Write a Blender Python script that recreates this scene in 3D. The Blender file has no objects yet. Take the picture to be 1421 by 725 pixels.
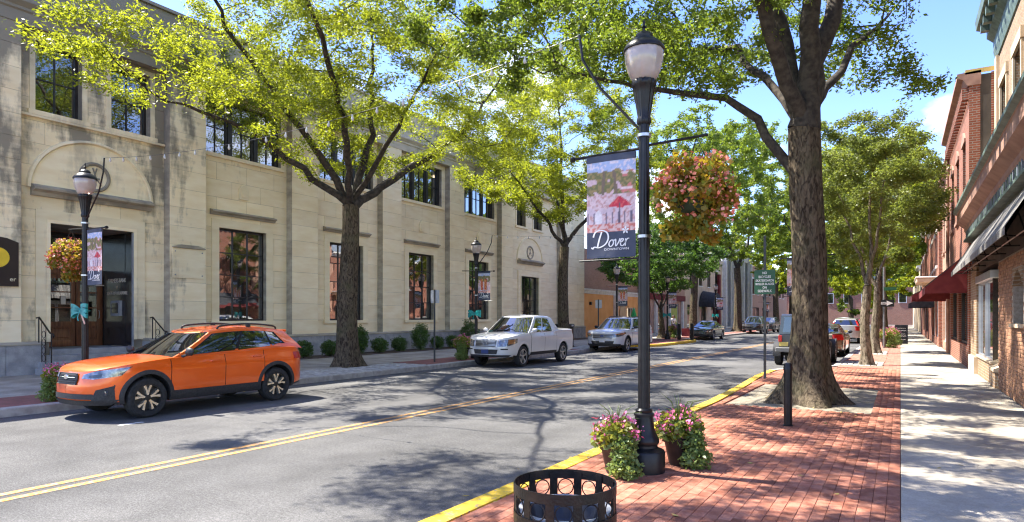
import bpy, bmesh, math, random
import numpy as np
from mathutils import Vector, Matrix, noise
random.seed(7); np.random.seed(7)
R = math.radians
scn = bpy.context.scene
COL = scn.collection

# ---------------------------------------------------------------- camera, sky, sun, exposure
FPX, YAW, CAMZ = 884.0, math.atan(539/884.0), 1.75
cam = bpy.data.cameras.new('camera'); camo = bpy.data.objects.new('camera', cam); COL.objects.link(camo)
cam.sensor_width = 36.0; cam.lens = FPX/1421*36.0
cam.shift_y = 77.5/1421; cam.clip_end = 2000; cam.clip_start = 0.05
camo.location = (0, 0, CAMZ); camo.rotation_euler = (R(90), 0, YAW)
scn.camera = camo

SUN_EL, SHX, SHY = R(56), 0.99, 0.13            # shadows run to +x and a little to +y
world = bpy.data.worlds.new('World'); scn.world = world; world.use_nodes = True
wn = world.node_tree; wn.nodes.clear()
w_out = wn.nodes.new('ShaderNodeOutputWorld'); w_bg = wn.nodes.new('ShaderNodeBackground')
w_bg.inputs[1].default_value = 0.135
sky = wn.nodes.new('ShaderNodeTexSky'); sky.sky_type = 'NISHITA'; sky.sun_disc = False
sky.sun_elevation = SUN_EL; sky.sun_rotation = math.atan2(-SHX, -SHY)
sky.air_density = 1.0; sky.dust_density = 0.3; sky.ozone_density = 2.5
w_tc = wn.nodes.new('ShaderNodeTexCoord'); w_map = wn.nodes.new('ShaderNodeMapping')
w_map.inputs['Scale'].default_value = (1.0, 1.0, 2.1); w_map.inputs['Location'].default_value = (0.35, 0.1, 0.2)
w_n = wn.nodes.new('ShaderNodeTexNoise'); w_n.inputs['Scale'].default_value = 3.1; w_n.inputs['Detail'].default_value = 7
w_n.inputs['Roughness'].default_value = 0.55
w_r = wn.nodes.new('ShaderNodeValToRGB'); w_r.color_ramp.elements[0].position = 0.54; w_r.color_ramp.elements[1].position = 0.70
w_mix = wn.nodes.new('ShaderNodeMix'); w_mix.data_type = 'RGBA'; w_mix.inputs[7].default_value = (6.2, 6.3, 6.5, 1)
wn.links.new(w_tc.outputs['Generated'], w_map.inputs[0]); wn.links.new(w_map.outputs[0], w_n.inputs['Vector'])
wn.links.new(w_n.outputs['Fac'], w_r.inputs[0]); wn.links.new(w_r.outputs[0], w_mix.inputs[0])
w_hs = wn.nodes.new('ShaderNodeHueSaturation'); w_hs.inputs['Saturation'].default_value = 1.2; w_hs.inputs['Hue'].default_value = 0.522
wn.links.new(sky.outputs[0], w_hs.inputs['Color']); wn.links.new(w_hs.outputs[0], w_mix.inputs[6]); wn.links.new(w_mix.outputs[2], w_bg.inputs[0])
wn.links.new(w_bg.outputs[0], w_out.inputs[0])

sun = bpy.data.lights.new('sun', 'SUN'); suno = bpy.data.objects.new('sun', sun); COL.objects.link(suno)
sun.energy = 4.7; sun.angle = R(0.42); sun.color = (1.0, 0.94, 0.84)
suno.rotation_euler = Vector((SHX*math.cos(SUN_EL), SHY*math.cos(SUN_EL), -math.sin(SUN_EL))).to_track_quat('-Z', 'Y').to_euler()
suno.location = (-20, 0, 40)

vs = scn.view_settings; vs.view_transform = 'Standard'; vs.look = 'None'; vs.gamma = 1.0; vs.use_curve_mapping = False
vs.exposure = 1.86
scn.display_settings.display_device = 'sRGB'
cy = scn.cycles
cy.max_bounces = 7; cy.diffuse_bounces = 4; cy.glossy_bounces = 3; cy.transmission_bounces = 4; cy.transparent_max_bounces = 6
cy.caustics_reflective = False; cy.caustics_refractive = False
cy.use_adaptive_sampling = True; cy.adaptive_threshold = 0.015
cy.use_denoising = True
scn.render.filter_size = 1.2 if hasattr(scn.render, 'filter_size') else 1.5
try: cy.filter_width = 1.2
except Exception: pass

# ---------------------------------------------------------------- helpers: materials
def _nt(name):
    m = bpy.data.materials.new(name); m.use_nodes = True
    nt = m.node_tree; b = nt.nodes['Principled BSDF']
    return m, nt, b
def rgba(c): return (c[0], c[1], c[2], 1.0)
def MAT(name, col, col2=None, scale=4.0, rough=0.6, metal=0.0, bump=0.0, bscale=60.0, rnd=0.0, spec=0.5, stretch=(1,1,1), coat=0.0, isl=0.0, detail=5.0, lo=0.35, hi=0.65):
    m, nt, b = _nt(name); N = nt.nodes; L = nt.links
    b.inputs['Roughness'].default_value = rough; b.inputs['Metallic'].default_value = metal
    b.inputs['Specular IOR Level'].default_value = spec
    if coat: b.inputs['Coat Weight'].default_value = coat; b.inputs['Coat Roughness'].default_value = 0.04
    geo = N.new('ShaderNodeNewGeometry')
    mp = N.new('ShaderNodeMapping'); mp.inputs['Scale'].default_value = stretch
    L.new(geo.outputs['Position'], mp.inputs[0])
    if col2 is None: col2 = tuple(min(1, c*1.25) for c in col)
    nz = N.new('ShaderNodeTexNoise'); nz.inputs['Scale'].default_value = scale; nz.inputs['Detail'].default_value = detail
    L.new(mp.outputs[0], nz.inputs['Vector'])
    rp = N.new('ShaderNodeValToRGB'); rp.color_ramp.elements[0].color = rgba(col); rp.color_ramp.elements[1].color = rgba(col2)
    rp.color_ramp.elements[0].position = lo; rp.color_ramp.elements[1].position = hi
    L.new(nz.outputs['Fac'], rp.inputs[0])
    out = rp.outputs[0]
    if rnd or isl:
        hs = N.new('ShaderNodeHueSaturation'); src = N.new('ShaderNodeObjectInfo').outputs['Random'] if rnd else geo.outputs['Random Per Island']
        amt = rnd or isl
        mr = N.new('ShaderNodeMapRange'); mr.inputs[3].default_value = 1-amt; mr.inputs[4].default_value = 1+amt
        L.new(src, mr.inputs[0]); L.new(mr.outputs[0], hs.inputs['Value']); L.new(out, hs.inputs['Color']); out = hs.outputs[0]
    L.new(out, b.inputs['Base Color'])
    if bump:
        n2 = N.new('ShaderNodeTexNoise'); n2.inputs['Scale'].default_value = bscale; n2.inputs['Detail'].default_value = 4
        L.new(mp.outputs[0], n2.inputs['Vector'])
        bp = N.new('ShaderNodeBump'); bp.inputs['Strength'].default_value = bump; bp.inputs['Distance'].default_value = 0.02
        L.new(n2.outputs['Fac'], bp.inputs['Height']); L.new(bp.outputs[0], b.inputs['Normal'])
    m['out'] = 0
    return m
def brick_mat(name, c1, c2, mortar, bw=0.215, bh=0.072, ms=0.012, dirt=0.3):
    m, nt, b = _nt(name); N = nt.nodes; L = nt.links
    b.inputs['Roughness'].default_value = 0.85; b.inputs['Specular IOR Level'].default_value = 0.25
    geo = N.new('ShaderNodeNewGeometry'); sp = N.new('ShaderNodeSeparateXYZ'); L.new(geo.outputs['Position'], sp.inputs[0])
    ad = N.new('ShaderNodeMath'); L.new(sp.outputs[0], ad.inputs[0]); L.new(sp.outputs[1], ad.inputs[1])
    cb = N.new('ShaderNodeCombineXYZ'); L.new(ad.outputs[0], cb.inputs[0]); L.new(sp.outputs[2], cb.inputs[1])
    br = N.new('ShaderNodeTexBrick'); br.inputs['Scale'].default_value = 1.0; br.inputs['Brick Width'].default_value = bw
    br.inputs['Row Height'].default_value = bh; br.inputs['Mortar Size'].default_value = ms; br.inputs['Mortar Smooth'].default_value = 0.3
    br.inputs['Color1'].default_value = rgba(c1); br.inputs['Color2'].default_value = rgba(c2); br.inputs['Mortar'].default_value = rgba(mortar)
    br.inputs['Bias'].default_value = -0.1
    L.new(cb.outputs[0], br.inputs['Vector'])
    nz = N.new('ShaderNodeTexNoise'); nz.inputs['Scale'].default_value = 1.3; nz.inputs['Detail'].default_value = 6; L.new(geo.outputs['Position'], nz.inputs['Vector'])
    mx = N.new('ShaderNodeMix'); mx.data_type = 'RGBA'; mx.blend_type = 'MULTIPLY'; mx.inputs[0].default_value = dirt
    L.new(br.outputs[0], mx.inputs[6]); L.new(nz.outputs['Fac'], mx.inputs[7]); L.new(mx.outputs[2], b.inputs['Base Color'])
    bp = N.new('ShaderNodeBump'); bp.inputs['Strength'].default_value = 0.7; bp.inputs['Distance'].default_value = 0.012; bp.invert = True
    L.new(br.outputs['Fac'], bp.inputs['Height']); L.new(bp.outputs[0], b.inputs['Normal'])
    return m
def glass_mat(name, tint=(0.02, 0.025, 0.03), clear=0.45, refl=0.35, rough=0.0):
    """window pane: part mirror, part clear, rest dark tint"""
    m = bpy.data.materials.new(name); m.use_nodes = True; nt = m.node_tree; N = nt.nodes; L = nt.links; N.clear()
    o = N.new('ShaderNodeOutputMaterial'); gl = N.new('ShaderNodeBsdfGlossy'); gl.inputs['Roughness'].default_value = rough
    gl.inputs['Color'].default_value = (0.95, 0.97, 1, 1)
    tr = N.new('ShaderNodeBsdfTransparent'); tr.inputs[0].default_value = rgba(tuple(0.7+0.3*c for c in tint))
    df = N.new('ShaderNodeBsdfDiffuse'); df.inputs[0].default_value = rgba(tint)
    m1 = N.new('ShaderNodeMixShader'); m1.inputs[0].default_value = clear; L.new(df.outputs[0], m1.inputs[1]); L.new(tr.outputs[0], m1.inputs[2])
    fr = N.new('ShaderNodeLayerWeight'); fr.inputs[0].default_value = 0.35
    mr = N.new('ShaderNodeMapRange'); mr.inputs[3].default_value = refl*0.45; mr.inputs[4].default_value = min(1, refl*2.2)
    L.new(fr.outputs['Facing'], mr.inputs[0])
    m2 = N.new('ShaderNodeMixShader'); L.new(mr.outputs[0], m2.inputs[0]); L.new(m1.outputs[0], m2.inputs[1]); L.new(gl.outputs[0], m2.inputs[2])
    nz = N.new('ShaderNodeTexNoise'); nz.inputs['Scale'].default_value = 0.9; geo = N.new('ShaderNodeNewGeometry'); L.new(geo.outputs['Position'], nz.inputs['Vector'])
    bp = N.new('ShaderNodeBump'); bp.inputs['Strength'].default_value = 0.05; bp.inputs['Distance'].default_value = 0.02
    L.new(nz.outputs['Fac'], bp.inputs['Height']); L.new(bp.outputs[0], gl.inputs['Normal'])
    L.new(m2.outputs[0], o.inputs[0])
    return m
def leaf_mat(name, dark, light, trans, tmix=0.5):
    m = bpy.data.materials.new(name); m.use_nodes = True; nt = m.node_tree; N = nt.nodes; L = nt.links; N.clear()
    o = N.new('ShaderNodeOutputMaterial'); geo = N.new('ShaderNodeNewGeometry')
    rp = N.new('ShaderNodeValToRGB'); rp.color_ramp.elements[0].color = rgba(dark); rp.color_ramp.elements[1].color = rgba(light)
    nz = N.new('ShaderNodeTexNoise'); nz.inputs['Scale'].default_value = 0.55; nz.inputs['Detail'].default_value = 3; L.new(geo.outputs['Position'], nz.inputs['Vector'])
    av = N.new('ShaderNodeMath'); av.operation = 'MULTIPLY_ADD'; av.inputs[1].default_value = 0.55; L.new(geo.outputs['Random Per Island'], av.inputs[0])
    sb = N.new('ShaderNodeMath'); sb.operation = 'MULTIPLY_ADD'; sb.inputs[1].default_value = 1.3; sb.inputs[2].default_value = -0.42
    L.new(nz.outputs['Fac'], sb.inputs[0]); L.new(sb.outputs[0], av.inputs[2])
    L.new(av.outputs[0], rp.inputs[0])
    df = N.new('ShaderNodeBsdfPrincipled'); df.inputs['Roughness'].default_value = 0.42; df.inputs['Specular IOR Level'].default_value = 0.35
    L.new(rp.outputs[0], df.inputs['Base Color'])
    tl = N.new('ShaderNodeBsdfTranslucent')
    mm = N.new('ShaderNodeMix'); mm.data_type = 'RGBA'; mm.inputs[7].default_value = rgba(trans); mm.inputs[0].default_value = 0.75
    L.new(rp.outputs[0], mm.inputs[6]); L.new(mm.outputs[2], tl.inputs[0])
    ms = N.new('ShaderNodeMixShader'); ms.inputs[0].default_value = tmix; L.new(df.outputs[0], ms.inputs[1]); L.new(tl.outputs[0], ms.inputs[2])
    L.new(ms.outputs[0], o.inputs[0])
    return m
def attr_mat(name, rough=0.7, bump=0.0):
    """flat print: colours stored on the faces of the printed sheet"""
    m, nt, b = _nt(name); N = nt.nodes; L = nt.links
    a = N.new('ShaderNodeAttribute'); a.attribute_name = 'print'
    nz = N.new('ShaderNodeTexNoise'); nz.inputs['Scale'].default_value = 35; g = N.new('ShaderNodeNewGeometry'); L.new(g.outputs['Position'], nz.inputs['Vector'])
    hs = N.new('ShaderNodeHueSaturation'); mr = N.new('ShaderNodeMapRange'); mr.inputs[3].default_value = 0.75; mr.inputs[4].default_value = 1.25
    L.new(nz.outputs['Fac'], mr.inputs[0]); L.new(mr.outputs[0], hs.inputs['Value']); L.new(a.outputs['Color'], hs.inputs['Color'])
    L.new(hs.outputs[0], b.inputs['Base Color']); b.inputs['Roughness'].default_value = rough
    return m

# ---------------------------------------------------------------- helpers: objects and meshes
def put(o, parent=None):
    COL.objects.link(o)
    if parent is not None: o.parent = parent
    return o
def tag(o, label=None, cat=None, group=None, kind=None):
    if label: o['label'] = label
    if cat: o['category'] = cat
    if group: o['group'] = group
    if kind: o['kind'] = kind
    return o
def thing(name, label, cat, loc=(0,0,0), rz=0.0, group=None):
    e = bpy.data.objects.new(name, None); e.empty_display_size = 0.2; put(e)
    e.location = loc; e.rotation_euler = (0, 0, rz)
    return tag(e, label, cat, group)
def copy_tree(o, parent=None):
    c = o.copy(); COL.objects.link(c); c.parent = parent
    for ch in o.children: copy_tree(ch, c)
    return c
def npmesh(name, V, Fq, mats, smooth=False, col=None):
    """fast mesh of equal-sided faces from arrays"""
    V = np.asarray(V, dtype=np.float32).reshape(-1, 3); Fq = np.asarray(Fq, dtype=np.int32); k = Fq.shape[1]
    me = bpy.data.meshes.new(name); me.vertices.add(len(V)); me.vertices.foreach_set('co', V.ravel())
    me.loops.add(Fq.size); me.loops.foreach_set('vertex_index', Fq.ravel())
    me.polygons.add(len(Fq)); me.polygons.foreach_set('loop_start', np.arange(0, Fq.size, k, dtype=np.int32))
    if smooth: me.polygons.foreach_set('use_smooth', np.ones(len(Fq), dtype=bool))
    if col is not None:
        a = me.color_attributes.new('print', 'FLOAT_COLOR', 'POINT'); a.data.foreach_set('color', np.asarray(col, dtype=np.float32).ravel())
    me.update(calc_edges=True)
    for m in (mats if isinstance(mats, (list, tuple)) else [mats]): me.materials.append(m)
    return me
class MB:
    """collects boxes, tubes, lathes ... and links them as ONE mesh object"""
    def __init__(s): s.v = []; s.f = []; s.m = []; s.cur = 0
    def add(s, vs, fs):
        n = len(s.v); s.v += [tuple(p) for p in vs]; s.f += [tuple(i+n for i in f) for f in fs]; s.m += [s.cur]*len(fs); return s
    def box(s, x0, x1, y0, y1, z0, z1):
        if x0 > x1: x0, x1 = x1, x0
        if y0 > y1: y0, y1 = y1, y0
        if z0 > z1: z0, z1 = z1, z0
        return s.add([(x0,y0,z0),(x1,y0,z0),(x1,y1,z0),(x0,y1,z0),(x0,y0,z1),(x1,y0,z1),(x1,y1,z1),(x0,y1,z1)],
                     [(0,3,2,1),(4,5,6,7),(0,1,5,4),(1,2,6,5),(2,3,7,6),(3,0,4,7)])
    def cbox(s, x0, x1, y0, y1, z0, z1, b=0.01):
        """box with all its edges chamfered"""
        bm = bmesh.new(); bmesh.ops.create_cube(bm, size=1)
        for v in bm.verts: v.co = Vector(((x0+x1)/2+v.co.x*(x1-x0), (y0+y1)/2+v.co.y*(y1-y0), (z0+z1)/2+v.co.z*(z1-z0)))
        bmesh.ops.bevel(bm, geom=bm.edges[:], offset=b, segments=1, affect='EDGES')
        vs = [v.co[:] for v in bm.verts]; bm.verts.index_update(); fs = [[v.index for v in f.verts] for f in bm.faces]; bm.free()
        return s.add(vs, fs)
    def tube(s, pts, r, seg=8, caps=True):
        P = [Vector(p) for p in pts]; n = len(P)
        rr = [r]*n if isinstance(r, (int, float)) else list(r)
        up = None; vs = []; fs = []
        for i in range(n):
            t = (P[min(i+1, n-1)]-P[max(i-1, 0)])
            if t.length < 1e-9: t = Vector((0,0,1))
            t.normalize()
            if up is None: up = t.orthogonal().normalized()
            up = (up - t*up.dot(t))
            if up.length < 1e-6: up = t.orthogonal()
            up.normalize(); w = t.cross(up)
            for k in range(seg):
                a = 2*math.pi*k/seg; vs.append(P[i]+(up*math.cos(a)+w*math.sin(a))*rr[i])
        for i in range(n-1):
            for k in range(seg):
                a = i*seg+k; b = i*seg+(k+1) % seg; fs.append((a, b, b+seg, a+seg))
        if caps: fs.append(tuple(range(seg-1, -1, -1))); fs.append(tuple((n-1)*seg+k for k in range(seg)))
        return s.add(vs, fs)
    def lathe(s, prof, seg=24, c=(0,0,0), flute=0, fd=0.0, axis='z', caps=True):
        vs = []; fs = []; n = len(prof)
        for (r, z) in prof:
            for k in range(seg):
                a = 2*math.pi*k/seg; q = r*(1-(fd*(0.5+0.5*math.cos(flute*a)) if flute else 0))
                p = (q*math.cos(a), q*math.sin(a), z)
                if axis == 'y': p = (p[0], p[2], p[1])
                if axis == 'x': p = (p[2], p[0], p[1])
                vs.append((p[0]+c[0], p[1]+c[1], p[2]+c[2]))
        for i in range(n-1):
            for k in range(seg):
                a = i*seg+k; b = i*seg+(k+1) % seg; fs.append((a, b, b+seg, a+seg))
        if caps: fs.append(tuple(range(seg-1, -1, -1))); fs.append(tuple((n-1)*seg+k for k in range(seg)))
        return s.add(vs, fs)
    def prism(s, poly, d0, d1, axis='z'):
        """polygon (a,b) swept between d0 and d1 along axis: z->(a,b,d) x->(d,a,b) y->(a,d,b)"""
        n = len(poly); P = {'z': lambda a, b, d: (a, b, d), 'x': lambda a, b, d: (d, a, b), 'y': lambda a, b, d: (a, d, b)}[axis]
        vs = [P(a, b, d0) for a, b in poly]+[P(a, b, d1) for a, b in poly]
        fs = [tuple(range(n-1, -1, -1)), tuple(range(n, 2*n))]+[(i, (i+1) % n, n+(i+1) % n, n+i) for i in range(n)]
        return s.add(vs, fs)
    def torus(s, c, R0, r, axis='z', seg=24, sg=6):
        pts = []
        for k in range(seg+1):
            a = 2*math.pi*k/seg; q = (R0*math.cos(a), R0*math.sin(a))
            pts.append({'z': (c[0]+q[0], c[1]+q[1], c[2]), 'x': (c[0], c[1]+q[0], c[2]+q[1]), 'y': (c[0]+q[0], c[1], c[2]+q[1])}[axis])
        return s.tube(pts, r, sg, caps=False)
    def mesh(s, name, mat, smooth=None, fix=True):
        me = bpy.data.meshes.new(name); me.from_pydata(s.v, [], s.f)
        for m in (mat if isinstance(mat, (list, tuple)) else [mat]): me.materials.append(m)
        if len(me.materials) > 1: me.polygons.foreach_set('material_index', s.m)
        if fix:
            bm = bmesh.new(); bm.from_mesh(me); bmesh.ops.recalc_face_normals(bm, faces=bm.faces[:]); bm.to_mesh(me); bm.free()
        if smooth:
            me.polygons.foreach_set('use_smooth', [True]*len(me.polygons)); me.set_sharp_from_angle(angle=R(smooth))
        me.update(); return me
    def build(s, name, mat, parent=None, smooth=None, world=False, fix=True):
        if world and parent is not None:
            p = parent
            while p.parent is not None: p = p.parent
            l = p.location; s.v = [(a-l[0], b-l[1], c-l[2]) for a, b, c in s.v]
        return put(bpy.data.objects.new(name, s.mesh(name, mat, smooth, fix)), parent)
def obj(name, mesh, parent=None, loc=None, rot=None):
    o = bpy.data.objects.new(name, mesh); put(o, parent)
    if loc is not None: o.location = loc
    if rot is not None: o.rotation_euler = rot
    return o
def struct(o, kind='structure'): o['kind'] = kind; return o
def proj_px(x, y, z):
    c, s_ = math.cos(YAW), math.sin(YAW); d = -s_*x+c*y
    if d < 0.3: return None
    return (710.5+FPX*(c*x+s_*y)/d, 440-FPX*(z-CAMZ)/d, d)
def text_mesh(txt, size, mat, extrude=0.002, align='CENTER', sx=1.0, bold=0.0):
    cu = bpy.data.curves.new('lettering', 'FONT'); cu.body = txt; cu.size = size; cu.extrude = extrude; cu.align_x = align; cu.align_y = 'CENTER'
    cu.resolution_u = 3; cu.offset = bold; cu.space_line = 0.9
    t = bpy.data.objects.new('lettering', cu); COL.objects.link(t)
    dg = bpy.context.evaluated_depsgraph_get(); me = bpy.data.meshes.new_from_object(t.evaluated_get(dg))
    bpy.data.objects.remove(t); bpy.data.curves.remove(cu)
    if sx != 1.0:
        for v in me.vertices: v.co.x *= sx
    me.materials.clear(); me.materials.append(mat); me.name = 'lettering'; return me
def subtract(rects, hole):
    out = []
    for (a0, a1, b0, b1) in rects:
        h0, h1, k0, k1 = hole
        if h1 <= a0 or h0 >= a1 or k1 <= b0 or k0 >= b1: out.append((a0, a1, b0, b1)); continue
        if k0 > b0: out.append((a0, a1, b0, k0))
        if k1 < b1: out.append((a0, a1, k1, b1))
        m0, m1 = max(b0, k0), min(b1, k1)
        if h0 > a0: out.append((a0, h0, m0, m1))
        if h1 < a1: out.append((h1, a1, m0, m1))
    return [r for r in out if r[1]-r[0] > 0.01 and r[3]-r[2] > 0.01]

# ---------------------------------------------------------------- shared materials
m_asphalt = MAT('asphalt', (0.088, 0.087, 0.086), (0.130, 0.128, 0.124), scale=0.55, rough=0.9, bump=0.5, bscale=170, spec=0.2, detail=12)
def speckle(m, sc, amt):
    nt = m.node_tree; N = nt.nodes; L = nt.links; b = N['Principled BSDF']; src = b.inputs['Base Color'].links[0].from_socket
    g = N.new('ShaderNodeNewGeometry'); v = N.new('ShaderNodeTexNoise'); v.inputs['Scale'].default_value = sc; v.inputs['Detail'].default_value = 2
    L.new(g.outputs['Position'], v.inputs['Vector'])
    mr = N.new('ShaderNodeMapRange'); mr.inputs[1].default_value = 0.3; mr.inputs[2].default_value = 0.7; mr.inputs[3].default_value = 1-amt; mr.inputs[4].default_value = 1+amt
    L.new(v.outputs['Fac'], mr.inputs[0])
    hs = N.new('ShaderNodeHueSaturation'); L.new(src, hs.inputs['Color']); L.new(mr.outputs[0], hs.inputs['Value']); L.new(hs.outputs[0], b.inputs['Base Color'])
    return m
speckle(m_asphalt, 75, 0.42); speckle(m_asphalt, 28, 0.20); speckle(m_asphalt, 0.23, 0.16); speckle(m_asphalt, 2.6, 0.10)
def tracks(m, amt):
    nt = m.node_tree; N = nt.nodes; L = nt.links; b = N['Principled BSDF']; src = b.inputs['Base Color'].links[0].from_socket
    g = N.new('ShaderNodeNewGeometry'); mp = N.new('ShaderNodeMapping'); mp.inputs['Scale'].default_value = (0.75, 0.035, 1); v = N.new('ShaderNodeTexNoise'); v.inputs['Scale'].default_value = 1.0; v.inputs['Detail'].default_value = 4
    L.new(g.outputs['Position'], mp.inputs[0]); L.new(mp.outputs[0], v.inputs['Vector'])
    mr = N.new('ShaderNodeMapRange'); mr.inputs[1].default_value = 0.3; mr.inputs[2].default_value = 0.7; mr.inputs[3].default_value = 1-amt; mr.inputs[4].default_value = 1+amt; L.new(v.outputs['Fac'], mr.inputs[0])
    hs = N.new('ShaderNodeHueSaturation'); L.new(src, hs.inputs['Color']); L.new(mr.outputs[0], hs.inputs['Value']); L.new(hs.outputs[0], b.inputs['Base Color'])
tracks(m_asphalt, 0.16)
def road_wear(m):
    nt = m.node_tree; N = nt.nodes; L = nt.links; b = N['Principled BSDF']
    src = b.inputs['Base Color'].links[0].from_socket; g = N.new('ShaderNodeNewGeometry')
    vo = N.new('ShaderNodeTexVoronoi'); vo.feature = 'DISTANCE_TO_EDGE'; vo.inputs['Scale'].default_value = 0.22
    nz = N.new('ShaderNodeTexNoise'); nz.inputs['Scale'].default_value = 1.6; nz.inputs['Detail'].default_value = 5
    ad = N.new('ShaderNodeMix'); ad.data_type = 'VECTOR'; ad.blend_type = 'ADD' if hasattr(ad, 'blend_type') else ad.blend_type
    sc = N.new('ShaderNodeVectorMath'); sc.operation = 'MULTIPLY_ADD'; sc.inputs[1].default_value = (0.9, 0.9, 0.9)
    N.remove(ad)
    L.new(g.outputs['Position'], nz.inputs['Vector']); L.new(nz.outputs['Color'], sc.inputs[0]); L.new(g.outputs['Position'], sc.inputs[2])
    L.new(sc.outputs[0], vo.inputs['Vector'])
    rp = N.new('ShaderNodeValToRGB'); rp.color_ramp.elements[0].position = 0.0; rp.color_ramp.elements[0].color = (0.5, 0.5, 0.5, 1)
    rp.color_ramp.elements[1].position = 0.006; rp.color_ramp.elements[1].color = (1, 1, 1, 1)
    L.new(vo.outputs[0], rp.inputs[0])
    mx = N.new('ShaderNodeMix'); mx.data_type = 'RGBA'; mx.blend_type = 'MULTIPLY'; mx.inputs[0].default_value = 0.6
    L.new(src, mx.inputs[6]); L.new(rp.outputs[0], mx.inputs[7]); L.new(mx.outputs[2], b.inputs['Base Color'])
m_concrete = MAT('concrete', (0.285, 0.25, 0.20), (0.40, 0.36, 0.295), scale=1.6, rough=0.9, bump=0.25, bscale=90, rnd=0.06, spec=0.2, detail=9)
speckle(m_concrete, 60, 0.12); speckle(m_concrete, 0.9, 0.12); speckle(m_concrete, 14, 0.08)
m_joint = MAT('joint', (0.20, 0.11, 0.085), rough=0.95, spec=0.1)
m_paver = MAT('paver', (0.27, 0.098, 0.06), (0.40, 0.178, 0.118), scale=9, rough=0.88, bump=0.4, bscale=90, rnd=0.26, spec=0.2)
m_paver_far = MAT('paver_far', (0.27, 0.098, 0.06), (0.40, 0.178, 0.118), scale=7, rough=0.88, bump=0.4, bscale=90, isl=0.26, spec=0.2)
for _m in (m_paver, m_paver_far): speckle(_m, 0.7, 0.16); speckle(_m, 40, 0.10)
m_kerb = MAT('kerb', (0.28, 0.265, 0.24), (0.42, 0.40, 0.36), scale=6, rough=0.9, bump=0.3, bscale=70, rnd=0.08)
m_yellow = MAT('yellow_paint', (0.55, 0.35, 0.02), (0.74, 0.49, 0.04), scale=5, rough=0.75, bump=0.25, bscale=80, detail=9, lo=0.3, hi=0.6)
def worn_line(name, col, thr=0.42):
    m, nt, b = _nt(name); N = nt.nodes; L = nt.links; b.inputs['Roughness'].default_value = 0.8
    g = N.new('ShaderNodeNewGeometry'); nz = N.new('ShaderNodeTexNoise'); nz.inputs['Scale'].default_value = 22; nz.inputs['Detail'].default_value = 8
    L.new(g.outputs['Position'], nz.inputs['Vector'])
    rp = N.new('ShaderNodeValToRGB'); rp.color_ramp.elements[0].position = thr-0.09; rp.color_ramp.elements[0].color = (0.17, 0.165, 0.16, 1)
    rp.color_ramp.elements[1].position = thr+0.04; rp.color_ramp.elements[1].color = rgba(col)
    L.new(nz.outputs['Fac'], rp.inputs[0]); L.new(rp.outputs[0], b.inputs['Base Color']); return m
m_yellow = worn_line('worn_kerb_paint', (0.66, 0.43, 0.03), 0.40)
m_line = worn_line('worn_yellow_line', (0.44, 0.215, 0.04), 0.49)
m_white_line = worn_line('worn_white_line', (0.6, 0.6, 0.58), 0.5)
m_soil = MAT('soil', (0.05, 0.035, 0.025), (0.12, 0.085, 0.055), scale=20, rough=1.0, bump=1.0, bscale=50)
m_litter = MAT('earth', (0.17, 0.145, 0.105), (0.30, 0.265, 0.20), scale=6, rough=1.0, bump=0.9, bscale=60)
m_black = MAT('black_metal', (0.006, 0.006, 0.007), (0.014, 0.014, 0.015), scale=14, rough=0.36, spec=0.32, bump=0.06, bscale=60)
m_iron = MAT('worn_iron', (0.007, 0.006, 0.006), (0.045, 0.026, 0.016), scale=9, rough=0.4, spec=0.35, bump=0.2, bscale=70, lo=0.45, hi=0.8)
m_setts = MAT('setts', (0.30, 0.28, 0.25), (0.46, 0.44, 0.40), scale=8, rough=0.9, bump=0.3, bscale=60, rnd=0.18, isl=0)
m_stucco = MAT('orange_stucco', (0.78, 0.36, 0.12), (0.86, 0.45, 0.18), scale=1.5, rough=0.9, bump=0.2, bscale=60)

# ---------------------------------------------------------------- setting: ground, road, kerbs, pavements
g = MB(); g.add([(-400,-60,-0.02),(400,-60,-0.02),(400,900,-0.02),(-400,900,-0.02)], [(0,1,2,3)])
struct(g.build('ground', MAT('ground', (0.16, 0.15, 0.13), rough=1.0)))
rd = MB()
for i in range(90):
    y0 = -30+i*4; rd.add([(-14.2,y0,0),(-1.5,y0,0),(-1.5,y0+4,0),(-14.2,y0+4,0)], [(0,1,2,3)])
road = struct(rd.build('road', m_asphalt))
for x in (-7.60, -7.36):
    ln = MB(); ln.add([(x,-20,0.004),(x+0.115,-20,0.004),(x+0.115,150,0.004),(x,150,0.004)], [(0,1,2,3)]); ln.build('centre_line', m_line, road)
for (x0, x1, y0, y1) in ((-10.80,-10.68,5.45,5.85),):
    ln = MB(); ln.add([(x0,y0,0.0045 if x1-x0>0.3 else 0.004),(x1,y0,0.0045 if x1-x0>0.3 else 0.004),(x1,y1,0.0045 if x1-x0>0.3 else 0.004),(x0,y1,0.0045 if x1-x0>0.3 else 0.004)], [(0,1,2,3)]); ln.build('parking_mark', m_white_line, road)

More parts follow.
